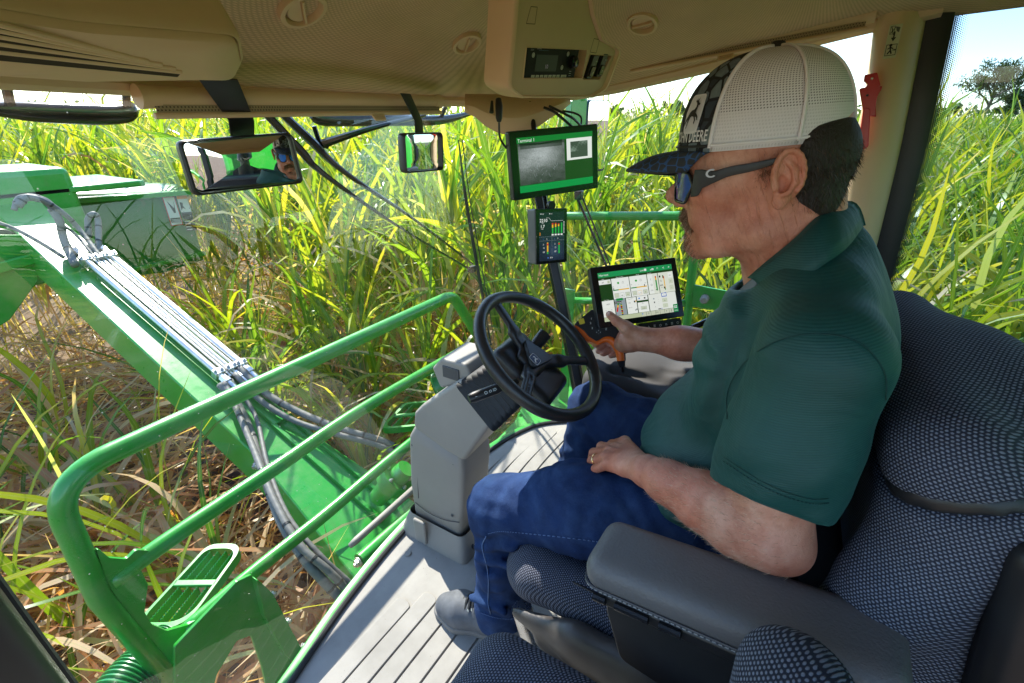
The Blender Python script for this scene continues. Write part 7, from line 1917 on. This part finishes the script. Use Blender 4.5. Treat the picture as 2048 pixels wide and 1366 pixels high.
    # trunk under the shirt joins head and arms into one mesh
    FT = Field((0.52, -0.22, 0.50), (1.18, 0.20, 1.16), 0.009)
    FT.d = FT.ell((0.83, -0.01, 0.74), (0.165, 0.135, 0.17)); FT.U(FT.ell((0.83, -0.055, 0.95), (0.17, 0.095, 0.18)), 0.05)
    FT.U(FT.chain([(0.60, -0.07, 1.06), (0.72, -0.06, 1.085), (0.92, -0.06, 1.085), (1.05, -0.07, 1.06)], [0.05, 0.055, 0.055, 0.05], 0.03), 0.04)
    FT.U(FT.cap((0.80, -0.05, 1.10), (0.80, -0.05, 1.0), 0.055), 0.02)
    V4, Q4 = FT.mesh()
    VV = [V1, V2, V3, V4, VH, VE1, VE2]; QQ = [Q1, Q2, Q3, Q4, QH, QE1, QE2]
    off = np.cumsum([0]+[len(v) for v in VV])
    V = np.concatenate(VV); Q = np.concatenate([q_+o_ for q_, o_ in zip(QQ, off)])
    body = mesh_np('body', V, Q, M_SKIN, root, 1)
    # ring and thumb nail
    k2, p2_ = P(1210, 915, X=0.720), P(1184, 922, X=0.738); c = lerp(k2, p2_, 0.62); ax = unit(p2_-k2); x, y, z = frame(ax)
    mb = MB(); mb.tube([c+0.0112*(math.cos(a)*x+math.sin(a)*y) for a in np.linspace(0, 2*math.pi, 28, endpoint=False)], 0.0016, 6, closed=True); m_, t_, b_ = newmat('gold'); b_.inputs['Base Color'].default_value = (0.85, 0.62, 0.28, 1); b_.inputs['Metallic'].default_value = 1; b_.inputs['Roughness'].default_value = 0.2; mb.build('finger_ring', m_, root)
    tn = P(1217, 627, X=1.066); mb = MB(); mb.sphere(tn, 0.0062, 10, (0.5, 0.8, 1.15)); m_, t_, b_ = newmat('nail'); b_.inputs['Base Color'].default_value = (0.72, 0.45, 0.38, 1); b_.inputs['Roughness'].default_value = 0.25; mb.build('thumb_nail', m_, root)
    # ---------------- polo shirt
    F = Field((0.44, -0.26, 0.52), (1.22, 0.24, 1.20), 0.0062)
    F.d = F.ell((0.835, 0.010, 0.725), (0.190, 0.152, 0.175))
    F.U(F.ell((0.835, -0.045, 0.94), (0.195, 0.125, 0.20)), 0.07)
    F.U(F.ell((0.83, -0.10, 1.00), (0.19, 0.085, 0.13)), 0.05)
    F.U(F.chain([(0.605, -0.075, 1.075), (0.70, -0.06, 1.105), (0.80, -0.055, 1.125), (0.92, -0.06, 1.105), (1.045, -0.075, 1.075)], [0.066, 0.062, 0.066, 0.062, 0.066], 0.03), 0.05)
    F.U(F.cap((0.72, -0.075, 1.10), (0.80, -0.055, 1.16), 0.045, 0.045), 0.03)
    F.U(F.ell((0.74, 0.0, 0.98), (0.085, 0.070, 0.12)), 0.06)                 # chest, left
    # folds radiating from the armpit and creases over the belly
    yy, zz = F.Y-0.01, F.Z-1.00; th = np.arctan2(zz, yy); rr = np.sqrt(yy*yy+zz*zz)
    F.d += 0.0042*np.sin(th*8.5+F.X*9+rr*14)*np.exp(-((rr-0.10)/0.075)**2)*(F.X < 0.86)*np.clip((F.Y+0.03)/0.03, 0, 1)
    F.d += 0.0050*np.sin((F.Z+0.30*F.Y+0.12*F.X)*2*math.pi/0.062+2.2*np.sin(F.Y*9))*np.exp(-((F.Z-0.70)/0.085)**2)*np.clip((F.Y-0.0)/0.05, 0, 1)
    # open bottom and hollow neck
    F.d = smax(F.d, -F.plane((0.8, 0.0, 0.565), (0, -0.25, 1)), 0.012)
    F.D(F.chain([(0.79, 0.035, 1.25), (0.79, -0.005, 1.13), (0.79, -0.01, 1.09)], [0.075, 0.068, 0.055], 0.01), 0.01)
    # left sleeve
    S0, S1 = A(0.606, -0.072, 1.065), A(0.580, -0.062, 0.840)
    sl = F.chain([S0, lerp(S0, S1, .5)+A(-0.002, 0, 0), S1], [0.072, 0.077, 0.080], 0.02)
    sl = sl + 0.0025*np.sin((F.Z*0.8+F.Y*0.9)*2*math.pi/0.075+F.X*20)*np.clip((1.02-F.Z)/0.1, 0, 1)
    hem_o = A(0.50, -0.059, 0.912); hem_n = unit(np.cross(A(0.60, -0.001, 0.850)-hem_o, A(0.57, -0.123, 0.862)-hem_o)); hem_n = hem_n if hem_n[2] < 0 else -hem_n
    sl = smax(sl, F.plane(hem_o, hem_n), 0.005)
    sl = smax(sl, -F.chain([lerp(S0, S1, .55), S1+A(0, 0, -0.06)], [0.058, 0.075], 0.01), 0.004)
    F.U(sl, 0.022)
    F.D(F.cap((0.665, 0.02, 1.06), (0.645, 0.035, 0.90), 0.004), 0.02)          # armhole crease
    # right sleeve
    S0, S1 = A(1.045, -0.074, 1.06), A(1.115, -0.062, 0.88)
    sl = F.chain([S0, S1], [0.074, 0.080], 0.02); sl = smax(sl, F.plane((1.11, -.06, 0.885), unit((0.25, 0.1, -1))), 0.005)
    sl = smax(sl, -F.chain([lerp(S0, S1, .55), S1+A(0.02, 0, -0.06)], [0.058, 0.074], 0.01), 0.004); F.U(sl, 0.025)
    V, Q = F.mesh(); polo = mesh_np('polo_shirt', V, Q, M_POLO, root, 2)
    def march(px, py, f, lo=0.42, hi=1.45):
        ray = FW+RT*(px-1024)/FPX+UP*(683-py)/FPX; t_ = lo; last = EYE+ray*hi
        while t_ < hi:
            p = EYE+ray*t_; g = np.round((p-f.lo)/f.res).astype(int)
            if (g >= 0).all() and (g < np.array(f.d.shape)).all() and f.d[tuple(g)] < 0.001: return p-unit(ray)*0.0012
            t_ += 0.0015
        return last
    def seamline(name, px, r_, mat, dash=0, f=F):
        p2 = bez([(x, y, 0) for x, y in px], 8); pts = np.array([march(x, y, f) for x, y, _ in p2])
        for _ in range(3): pts[1:-1] = (pts[:-2]+2*pts[1:-1]+pts[2:])/4
        mb = MB()
        if dash:
            for k in range(0, len(pts)-1): mb.tube([pts[k], lerp(pts[k], pts[k+1], 0.55)], r_, 5)
        else: mb.tube(pts, r_, 6)
        return mb.build(name, mat, root, ang=0)
    M_SEAM = simple('polo_seam', (0.0, 0.036, 0.032), 0.8)
    seamline('sleeve_seam', [(1454, 838), (1457, 775), (1500, 714), (1570, 676), (1650, 668), (1724, 688), (1770, 745), (1772, 800)], 0.0007, M_SEAM)
    seamline('hem_stitching', [(1446, 922), (1500, 958), (1560, 990), (1625, 1008), (1660, 1006)], 0.0006, M_SEAM, 1)
    seamline('hem_stitching', [(1447, 914), (1500, 949), (1560, 981), (1625, 999), (1660, 997)], 0.0004, M_SEAM)
    # collar
    inn = [P(1690, 401, X=0.795), P(1640, 428, X=0.722), P(1585, 480, X=0.700), P(1530, 525, X=0.715), P(1494, 556, X=0.740)]
    outr = [P(1728, 452, X=0.795), P(1690, 500, X=0.695), P(1632, 540, X=0.662), P(1575, 578, X=0.672), P(1527, 601, X=0.700)]
    I, O = bez(inn, 6), bez(outr, 6)
    def strip(I, O, name, mat, sol, lift=0.010):
        V = []
        for k, (a_, b_) in enumerate(zip(I, O)):
            nn = unit(np.cross(b_-a_, A(0, 1, -.5))); V.append([lerp(a_, b_, q)+unit(A(a_[0]-0.79, 0, 0.25))*lift*math.sin(q*math.pi)+unit(A(-1, 0, .6) if a_[0] < .79 else A(1, 0, .6))*0.002*q for q in np.linspace(0, 1, 6)])
        mb = MB(); mb.grid(np.array(V)); return mb.build(name, mat, root, solid=sol, ang=0)
    strip(I, O, 'collar', M_POLO, 0.0035)
    mir = lambda a_: np.array([[1.59-p[0], p[1]-0.002, p[2]] for p in a_]); strip(mir(I), mir(O), 'collar', M_POLO, -0.0035)
    # grey collar stand inside and open placket
    G = simple('collar_grey', (0.16, 0.18, 0.20), 0.75, bmp=0.2)
    inn2 = [P(1700, 420, X=0.80), P(1600, 492, X=0.712), P(1530, 545, X=0.722), P(1495, 565, X=0.738), P(1460, 598, X=0.765)]
    low2 = [p+A(0.012, 0.0, -0.022) for p in inn2]; strip(bez(inn2, 5), bez(low2, 5), 'collar_stand', G, 0.002, 0.0)
    fl = [P(1522, 548, X=0.722), P(1500, 560, X=0.735), P(1462, 600, X=0.765), P(1459, 606, X=0.77)]; fo = [P(1500, 600, X=0.722), P(1486, 598, X=0.73), P(1466, 612, X=0.762), P(1459, 618, X=0.77)]
    strip(bez(fl, 4), bez(fo, 4), 'placket_facing', G, 0.003, 0.001)
    mb = MB(); mb.lathe([(0, .003), (.0045, .003), (.0055, .0015), (.0055, 0)], P(1424, 631, X=0.795), (-0.6, 0.7, 0.3), 16); mb.build('shirt_button', simple('button_grey', (0.12, 0.14, 0.15), 0.3), root)
    # ---------------- jeans
    F = Field((0.54, -0.17, 0.07), (1.10, 0.56, 0.76), 0.0062)
    HL, KL, AL = A(0.735, 0.00, 0.60), A(0.668, 0.430, 0.505), A(0.672, 0.435, 0.125)
    HR, KR, AR = A(0.925, 0.00, 0.60), A(1.00, 0.325, 0.625), A(0.985, 0.385, 0.13)
    F.d = F.ell((0.83, -0.02, 0.60), (0.19, 0.135, 0.115))
    F.U(F.chain([HL, A(0.70, 0.24, 0.580), KL], [0.102, 0.092, 0.070], 0.04), 0.05)
    F.U(F.chain([KL, A(0.672, 0.425, 0.33), AL], [0.070, 0.066, 0.072], 0.03), 0.03)
    F.U(F.chain([HR, A(0.965, 0.17, 0.612), KR], [0.102, 0.090, 0.074], 0.04), 0.05)
    F.U(F.chain([KR, A(0.99, 0.36, 0.36), AR], [0.072, 0.068, 0.070], 0.03), 0.03)
    r = np.random.default_rng(5)
    # folds behind the knee and at the hip
    for a_, b_ in (((0.600, 0.33, 0.475), (0.602, 0.44, 0.405)), ((0.605, 0.34, 0.445), (0.608, 0.43, 0.35)), ((0.602, 0.37, 0.51), (0.597, 0.45, 0.455)), ((0.61, 0.37, 0.30), (0.60, 0.46, 0.25)), ((0.605, 0.40, 0.20), (0.61, 0.50, 0.185)), ((0.63, 0.12, 0.655), (0.60, 0.03, 0.60)), ((0.66, 0.14, 0.675), (0.63, 0.04, 0.665)), ((0.93, 0.38, 0.56), (0.95, 0.41, 0.48)), ((0.92, 0.33, 0.62), (0.93, 0.38, 0.52))):
        F.D(F.cap(a_, b_, 0.0045), 0.016)
    for a_, b_ in (((0.603, 0.35, 0.49), (0.600, 0.45, 0.43)), ((0.603, 0.36, 0.42), (0.606, 0.46, 0.38)), ((0.605, 0.38, 0.24), (0.603, 0.48, 0.22))):
        F.U(F.cap(a_, b_, 0.008), 0.014)
    F.d += 0.0030*np.sin(F.X*70+F.Z*40+3*np.sin(F.Y*30))*np.sin(F.Y*55-F.Z*62+2*np.sin(F.X*35))
    F.d += 0.0035*np.sin((F.Z+0.5*F.Y)*2*math.pi/0.05+2*np.sin(F.X*40))*np.exp(-((F.Z-0.40)/0.10)**2)*np.clip((0.47-F.Y)/0.05, 0, 1)*np.clip((F.Y-0.28)/0.05, 0, 1)
    F.d = np.where(F.Z < 0.30, smax(F.d, -F.plane((0.67, 0.43, 0.088), (0.0, 0.12, 1)), 0.004), F.d)
    V, Q = F.mesh(); jeans = mesh_np('jeans', V, Q, M_DENIM, root, 1)
    # outside leg seam and hem
    seamline('denim_seam', [(1230, 1092), (1190, 1083), (1110, 1073), (1040, 1066), (1000, 1063), (975, 1068)], 0.0009, M_THREAD, 1, F)
    seamline('denim_seam', [(972, 1073), (964, 1094), (974, 1134), (977, 1170), (976, 1206), (981, 1228)], 0.0013, M_THREAD, 0, F)
    seamline('denim_seam', [(962, 1226), (985, 1234), (1010, 1238), (1035, 1236), (1056, 1222)], 0.0009, M_THREAD, 1, F)
    # ---------------- shoes
    def shoe(toe, heel, name='shoe'):
        toe, heel = A(*toe), A(*heel); d = unit(toe-heel); s = np.cross(d, (0, 0, 1)); L = np.linalg.norm(toe-heel)
        F = Field(tuple(np.minimum(toe, heel)-0.09), tuple(np.maximum(toe, heel)+A(0.09, 0.09, 0.16)), 0.0035)
        at = lambda l, w, z: heel+d*L*l+s*w+A(0, 0, z)
        F.d = F.chain([at(0.06, 0, 0.045), at(0.40, 0.0, 0.045), at(0.75, -0.002, 0.040), at(0.93, 0, 0.034)], [0.040, 0.040, 0.046, 0.034], 0.03)
        F.U(F.chain([at(0.08, 0, 0.08), at(0.30, 0, 0.085), at(0.55, 0, 0.062)], [0.038, 0.040, 0.034], 0.02), 0.03)
        F.d = smax(F.d, -(F.Z-0.020), 0.006)
        V, Q = F.mesh(); o = mesh_np(name, V, Q, M_SHOE, root, 2)
        F.d = F.chain([at(0.05, 0, 0.016), at(0.40, 0.0, 0.016), at(0.76, -0.002, 0.016), at(0.94, 0, 0.018)], [0.043, 0.041, 0.050, 0.037], 0.02)
        F.d = smax(smax(F.d, -(F.Z-0.001), 0.003), F.Z-0.026, 0.004); V, Q = F.mesh(); mesh_np('shoe_sole', V, Q, simple('sole_grey', (0.20, 0.185, 0.175), 0.7, bmp=0.4, bscale=200), o, 1)
        for k in range(5):
            l = 0.56+0.045*k; zt = 0.113-0.0085*k
            mb = MB(); mb.tube(bez([at(l, -0.026, zt-0.010), at(l+.01, 0, zt+0.004), at(l, 0.026, zt-0.010)], 5), 0.0038, 6); mb.build('lace', M_RUBBER, o)
            mb = MB(); mb.lathe([(0, .002), (.003, .002), (.004, 0)], at(l, 0.029 if s[0] < 0 else -0.029, zt-0.013), (-1, 0, .6), 10); mb.build('eyelet', M_STEEL, o)
        return o
    shoe((0.645, 0.628, 0), (0.700, 0.375, 0)); shoe((1.01, 0.56, 0), (0.99, 0.31, 0))
    # ---------------- hair, moustache, goatee, arm hair
    F = Field((XC-0.10, -0.10, 1.17), (XC+0.10, 0.08, 1.36), 0.0035)
    F.d = F.ell(H(0.020, 1.285), (0.0825, 0.083, 0.072)); F.U(F.ell(H(-0.018, 1.235), (0.060, 0.040, 0.036)), 0.02); F.U(F.ell(H(-0.030, 1.210), (0.048, 0.028, 0.034)), 0.02)
    F.d = smax(F.d, F.plane(H(0.012, 1.27), unit((0, 1, 0.22))), 0.008)
    V, Q = F.mesh(); hm, ht, hbs = newmat('hair_base'); hbs.inputs['Base Color'].default_value = (0.016, 0.010, 0.007, 1); hbs.inputs['Roughness'].default_value = 0.6
    bump(ht, hbs, noise(ht, 1.0, 3, 0.6, coord(ht, 'Object', (380, 380, 60)), 0.5), 0.9, 0.004)
    hair = mesh_np('hair', V, Q, hm, root, 1)
    N = vnormals(V, Q); 
    if np.mean((N*(V-V.mean(0))).sum(1)) < 0: N = -N
    ok = np.where((V[:, 2] < 1.315) & (V[:, 1] < 0.03))[0]; i = r.choice(ok, 5200)
    tufts(hair, 'hair_strands', V[i]-N[i]*0.002, N[i]*0.16+A(0, -0.40, -0.9), 0.011, 0.0010, 0.34, r, 0.14)
    q = np.stack([np.full(900, XC-0.071)+r.normal(0, .002, 900), (0.045+r.normal(0, 0.010, 900))*KH, 1.262+r.normal(0, 0.018, 900)], 1)
    def surf(pts, lo, hi, n=2):
        """push points to the head surface by sampling the head field"""
        f = hb; g = ((pts-f.lo)/f.res)
        for _ in range(8):
            gi = np.clip(np.round((pts-f.lo)/f.res).astype(int), 1, np.array(f.d.shape)-2)
            dd = f.d[gi[:, 0], gi[:, 1], gi[:, 2]]
            gr = np.stack([f.d[gi[:, 0]+1, gi[:, 1], gi[:, 2]]-f.d[gi[:, 0]-1, gi[:, 1], gi[:, 2]], f.d[gi[:, 0], gi[:, 1]+1, gi[:, 2]]-f.d[gi[:, 0], gi[:, 1]-1, gi[:, 2]], f.d[gi[:, 0], gi[:, 1], gi[:, 2]+1]-f.d[gi[:, 0], gi[:, 1], gi[:, 2]-1]], 1)
            gr /= np.maximum(np.linalg.norm(gr, axis=1), 1e-9)[:, None]; pts = pts-gr*dd[:, None]*0.8
        return pts, gr
    def grow(name, c, sp, n, ln, wid, tone, dr, spread=.35, par=root):
        pts = np.asarray(c)[None]+r.normal(0, 1, (n, 3))*A(*sp); pts, g = surf(pts, 0, 0); return tufts(par, name, pts-g*0.0008, g*0.5+A(*dr), ln, wid, tone, r, spread)
    m1 = []
    for s in (-1, 1):
        grow('moustache', H(0.142, 1.193, 0.012*s), (0.008, 0.004, 0.0035), 700, 0.010, 0.0009, 0.78, (s*0.55, 0.1, -0.8))
    grow('moustache', H(0.128, 1.183, -0.030), (0.004, 0.005, 0.005), 420, 0.010, 0.0009, 0.78, (-0.2, -0.1, -0.9)); grow('moustache', H(0.128, 1.183, 0.030), (0.004, 0.005, 0.005), 420, 0.010, 0.0009, 0.66, (0.2, -0.1, -0.9))
    grow('moustache', H(0.136, 1.189, -0.020), (0.006, 0.005, 0.004), 500, 0.009, 0.0008, 0.80, (-0.3, -0.1, -0.8))
    grow('goatee', H(0.120, 1.146), (0.011, 0.007, 0.006), 600, 0.009, 0.0008, 0.78, (0, 0.15, -0.9)); grow('goatee', H(0.131, 1.162), (0.004, 0.003, 0.003), 160, 0.006, 0.0009, 0.6, (0, 0.15, -0.9))
    grow('sideburn', H(0.038, 1.268, -0.074), (0.002, 0.005, 0.008), 300, 0.006, 0.0005, 0.60, (0, -0.1, -1)); grow('stubble', H(0.075, 1.185, -0.055), (0.01, 0.030, 0.022), 900, 0.0016, 0.0005, 0.95, (0, 0.2, -0.8))
    grow('eyebrow', H(0.150, 1.274, -0.028), (0.010, 0.003, 0.002), 160, 0.007, 0.0008, 0.5, (-0.7, 0, 0)); grow('eyebrow', H(0.150, 1.274, 0.028), (0.010, 0.003, 0.002), 160, 0.007, 0.0008, 0.5, (0.7, 0, 0))
    # fine pale hair on the forearms
    V2n = vnormals(V2.astype(float), Q2)
    if np.mean((V2n*(V2-V2.mean(0))).sum(1)) < 0: V2n = -V2n
    fa = np.where((V2[:, 1] > -0.12) & (V2[:, 1] < 0.10) & (V2[:, 2] < 0.90))[0]; i = r.choice(fa, 3000)
    tufts(root, 'arm_hair', V2[i], V2n[i]*0.55+unit(W-E), 0.0085, 0.0004, 0.90, r, 0.35)
    return root
M_SHOE = simple('shoe_leather', (0.11, 0.115, 0.13), 0.7, bmp=0.5, bscale=120, var=0.25, vscale=25)
PERSON = person()

# ------------------------------------------------------------------ cap and sunglasses
def camo(name, sc, edge, cells, ew=0.05, stretch=(1, 1, 1)):
    m, t, b = newmat(name); c = coord(t, 'Object', stretch)
    vo = nd(t, 'ShaderNodeTexVoronoi', feature='DISTANCE_TO_EDGE', inputs={'Scale': sc, 'Randomness': 0.45}); lk(t, c, vo.inputs['Vector'])
    v2 = nd(t, 'ShaderNodeTexVoronoi', inputs={'Scale': sc, 'Randomness': 0.45}); lk(t, c, v2.inputs['Vector'])
    s = nd(t, 'ShaderNodeSeparateColor'); lk(t, v2.outputs['Color'], s.inputs[0])
    e = nd(t, 'ShaderNodeMapRange', inputs={'From Min': ew, 'From Max': ew*1.6}); lk(t, vo.outputs['Distance'], e.inputs['Value'])
    cc = ramp(t, s.outputs[0], cells, 'LINEAR')
    n = noise(t, 60, 3, .6, c)
    lk(t, mixc(t, e.outputs[0], edge, mixc(t, n, cc, (0.03, 0.035, 0.04))), b.inputs['Base Color']); b.inputs['Roughness'].default_value = 0.8
    bump(t, b, noise(t, 900, 2, .5, coord(t)), 0.4, 0.0006); return m
M_CAMO = camo('cap_camo', 52, (0.008, 0.009, 0.011), [(0.0, (0.012, 0.016, 0.022)), (0.30, (0.03, 0.05, 0.07)), (0.42, (0.24, 0.32, 0.35)), (0.80, (0.36, 0.45, 0.47)), (1.0, (0.02, 0.06, 0.14))], 0.06, (1.2, 1.2, 0.75))
M_CAMO2 = camo('brim_camo', 95, (0.02, 0.07, 0.19), [(0.0, (0.010, 0.012, 0.015)), (1.0, (0.022, 0.025, 0.03))], 0.05, (1, 0.75, 1))
def cap_():
    t = thing('baseball_cap', H(0.06, 1.30), 'trucker cap with dark scale-patterned front, blue-black brim and white mesh back', 'cap')
    c0 = H(0.061, 1.295); a_, b_ = 0.086, 0.1095*KH; hh = 0.121*KH; ne = 2.55
    def cp(phi, s, off=0.0):
        """phi from the front (+Y), positive towards the left side (-X); s: 0 rim .. 1 button"""
        th = s*math.pi/2; r = math.cos(th)**(2/ne) if th < math.pi/2-1e-6 else 0; z = math.sin(th)**(2/ne) if s > 0 else 0
        fr = 1+0.05*math.cos(phi)*math.sin(math.pi*min(1, s*1.2)) 
        x = -math.sin(phi)*(a_+off)*r; y = math.cos(phi)*(b_+off)*r*fr
        zz = (hh+off)*z
        tilt = -0.10*(y/b_)*0.10
        return c0+A(x, y+0.010*(1-z)*0, zz + (-y)*0.115*(1-0.7*z))
    PH = math.radians(62)
    def panel(name, p0, p1, mat, n=26, par=t, sol=0.0018):
        ss = np.linspace(0, 1, 26)**0.9; ss[-1] = 0.999
        V = [[cp(p, s) for s in ss] for p in np.linspace(p0, p1, n)]
        uv = [[(p*0.088*math.cos(s*math.pi/2)**0.5, s*0.14) for s in ss] for p in np.linspace(p0, p1, n)]
        mb = MB(); mb.grid(np.array(V), uv=np.array(uv)); return mb.build(name, mat, par, ang=0, solid=sol)
    panel('front_panel', -PH, PH, M_CAMO, 34)
    m, tt, b = newmat('cap_mesh'); d = weave(tt, 0.0030, 0.0026); cU = tt.nodes.new('ShaderNodeTexCoord').outputs['UV']; sx = nd(tt, 'ShaderNodeSeparateXYZ'); lk(tt, cU, sx.inputs[0])
    f = nd(tt, 'ShaderNodeMapRange', inputs={'From Min': 0.16, 'From Max': 0.30}); lk(tt, d, f.inputs['Value'])
    band = math_n(tt, 'LESS_THAN', sx.outputs[1], 0.026)
    fac = math_n(tt, 'MAXIMUM', f.outputs[0], math_n(tt, 'MULTIPLY', band, 0.86))
    lk(tt, mixc(tt, fac, (0.10, 0.095, 0.11), mixc(tt, noise(tt, 8, 4, .6, coord(tt)), (0.62, 0.60, 0.62), (0.80, 0.79, 0.80))), b.inputs['Base Color']); b.inputs['Roughness'].default_value = 0.75
    bump(tt, b, f.outputs[0], 0.6, 0.0008)
    for p0, p1 in ((PH, math.radians(118)), (math.radians(118), math.pi), (math.pi, math.radians(242)), (math.radians(242), 2*math.pi-PH)): panel('mesh_panel', p0, p1, m, 18)
    Wm = simple('cap_white_binding', (0.74, 0.72, 0.73), 0.7, bmp=0.3, bscale=900)
    for ph in (PH, math.radians(118), math.pi, math.radians(242), -PH):
        mb = MB(); mb.tube([cp(ph, s, 0.0012) for s in np.linspace(0.01, 0.99, 30)], 0.0026, 8, flat=(1.0, 0.8)); mb.build('seam_binding', Wm, t, ang=0)
    mb = MB(); mb.tube([cp(p, 0.02, 0.001) for p in np.linspace(PH, 2*math.pi-PH, 60)], 0.0022, 6); mb.build('rim_binding', Wm, t, ang=0)
    mb = MB(); mb.tube([cp(p, 0.02, 0.001) for p in np.linspace(-PH, PH, 30)], 0.0018, 6); mb.build('front_binding', M_BLACK, t, ang=0)
    mb = MB(); mb.lathe([(0, .008), (.007, .007), (.010, .002), (.010, -.001)], cp(0, 0.999), (0, 0, 1), 18); mb.build('cap_button', M_BLACK, t)
    # brim
    V = []; nP = 27
    for p in np.linspace(-math.radians(64), math.radians(64), nP):
        row = []; base = cp(p, 0.0, 0.001)
        for k in np.linspace(0, 1, 9):
            ext = 0.078*math.cos(p*1.25)**0.6 if abs(p*1.25) < math.pi/2-.01 else 0.0
            x = base[0]*(1+0.02*k) ; y = base[1]+ext*k; xr = (x-c0[0])/0.085
            z = base[2] - 0.030*k*ext/0.078 - 0.026*xr*xr*k - 0.006*math.sin(k*math.pi)*-1
            row.append((x, y, z))
        V.append(row)
    mb = MB(); mb.grid(np.array(V)); mb.build('brim', M_CAMO2, t, solid=0.0028, ang=0)
    V = np.array(V); mb = MB(); mb.tube([tuple(v) for v in V[:, -1]], 0.0021, 6); mb.build('brim_edge', M_BLACK, t, ang=0)
    # badge and lettering, wrapped on the crown
    def warp(pc, sc):
        def f(u, v, dz): return cp(pc+u/0.085, sc+v/0.125, 0.0022+dz)
        return f
    a = Art((0, 0, 0), (1, 0, 0), (0, 1, 0), 0.0004, warp(math.radians(40), 0.205))
    sh = fillet([(-.0125, -.0155), (.0125, -.0155), (.0145, 0), (.0125, .0155), (-.0125, .0155), (-.0145, 0)], .005, 4, True)
    wt_ = lin(225, 225, 228); dk = lin(38, 40, 44)
    a.poly([tuple(p*1.0) for p in sh], wt_, 1); a.poly([tuple(p*0.90) for p in sh], lin(215, 215, 220), 2)
    a.poly([((x-.47)*.024, (y-.5)*.026) for x, y in DEER], dk, 3); a.build('cap_badge', M_PRINT, t)
    a = Art((0, 0, 0), (1, 0, 0), (0, 1, 0), 0.0004, warp(math.radians(41), 0.040)); a.text('JOHN DEERE', 0.0, 0, 0.0100, wt_, 1, 'c', True, .95); a.build('cap_lettering', M_PRINT, t)
cap_()

def glasses():
    t = thing('sunglasses', H(0.15, 1.25), 'black wraparound sunglasses with blue mirrored lenses worn by the driver', 'sunglasses')
    m, tt, b = newmat('lens_blue'); lw = nd(tt, 'ShaderNodeLayerWeight', inputs={'Blend': 0.4})
    lk(tt, mixc(tt, lw.outputs['Facing'], (0.02, 0.22, 0.85), (0.25, 0.10, 0.55)), b.inputs['Base Color']); b.inputs['Metallic'].default_value = 0.55; b.inputs['Roughness'].default_value = 0.06
    def G(xo, y, z): return H(y-0.009, z, xo)
    for s in (-1, 1):
        # lens: rounded quad on a wrap curve, x from nose (0.006) to temple (0.070)
        def wr(x, v):
            y = 0.174 - 9.2*x*x; return G(s*x, y - 0.18*(0-v)*0.5, 1.238+v)
        ol = fillet([(0.010, 0.020), (0.056, 0.021), (0.0635, 0.004), (0.052, -0.023), (0.022, -0.024), (0.012, -0.006)], 0.009, 5, True); c = ol.mean(0)
        rows = [[wr(c[0]+(p[0]-c[0])*q, c[1]+(p[1]-c[1])*q) for p in ol] for q in (1.0, 0.8, 0.6, 0.4, 0.2, 0.01)]
        mb = MB(); mb.grid(np.transpose(np.array(rows), (1, 0, 2)), cu=True, uv=np.zeros((len(ol), 6, 2))); mb.build('lens', m, t, ang=0)
        mb = MB(); mb.tube([wr(p[0], p[1]) for p in ol], 0.0024, 8, closed=True); mb.build('lens_rim', M_BLACK_G, t, ang=0)
        # broad temple arm
        a_ = [G(s*0.0655, 0.138, 1.250), G(s*0.072, 0.128, 1.252), G(s*0.0785, 0.110, 1.257), G(s*0.082, 0.090, 1.266), G(s*0.0835, 0.060, 1.274), G(s*0.083, 0.022, 1.287)]
        hgt = [0.014, 0.0135, 0.008, 0.0062, 0.0052, 0.0030]; pts = bez(a_, 6); hs = np.interp(np.linspace(0, 1, len(pts)), np.linspace(0, 1, 6), hgt)
        V = []
        for p, h in zip(pts, hs): V.append([p+A(s*0.0015, 0, h), p+A(s*0.0025, 0, 0), p+A(s*0.0015, 0, -h*(1.6 if h > .012 else 1)), p+A(-s*0.0015, 0, -h*(1.6 if h > .012 else 1)), p+A(-s*0.0015, 0, h)])
        mb = MB(); mb.grid(np.array(V), uv=np.zeros((len(V), 5, 2)), cv=True); mb.build('temple_arm', M_BLACK, t, bevel=0.0005)
    mb = MB(); mb.tube([G(-0.014, 0.168, 1.250), G(0, 0.171, 1.252), G(0.014, 0.168, 1.250)], 0.003, 8); mb.build('bridge', M_BLACK_G, t)
    o = G(-0.0865, 0.112, 1.263); a = Art(o, unit((0.05, -1, 0.25)), (0, 0.25, 1), .0003); 
    V = []; F = []
    for i in range(13):
        q = math.radians(50+i*260/12); V += [(.0055*math.cos(q)*1.3, .0055*math.sin(q)), (.0033*math.cos(q)*1.3, .0036*math.sin(q))]
        if i: F.append((2*i-2, 2*i, 2*i+1, 2*i-1))
    a.put(V, F, lin(190, 190, 195), 1); a.build('temple_mark', M_PRINT, t)
glasses()
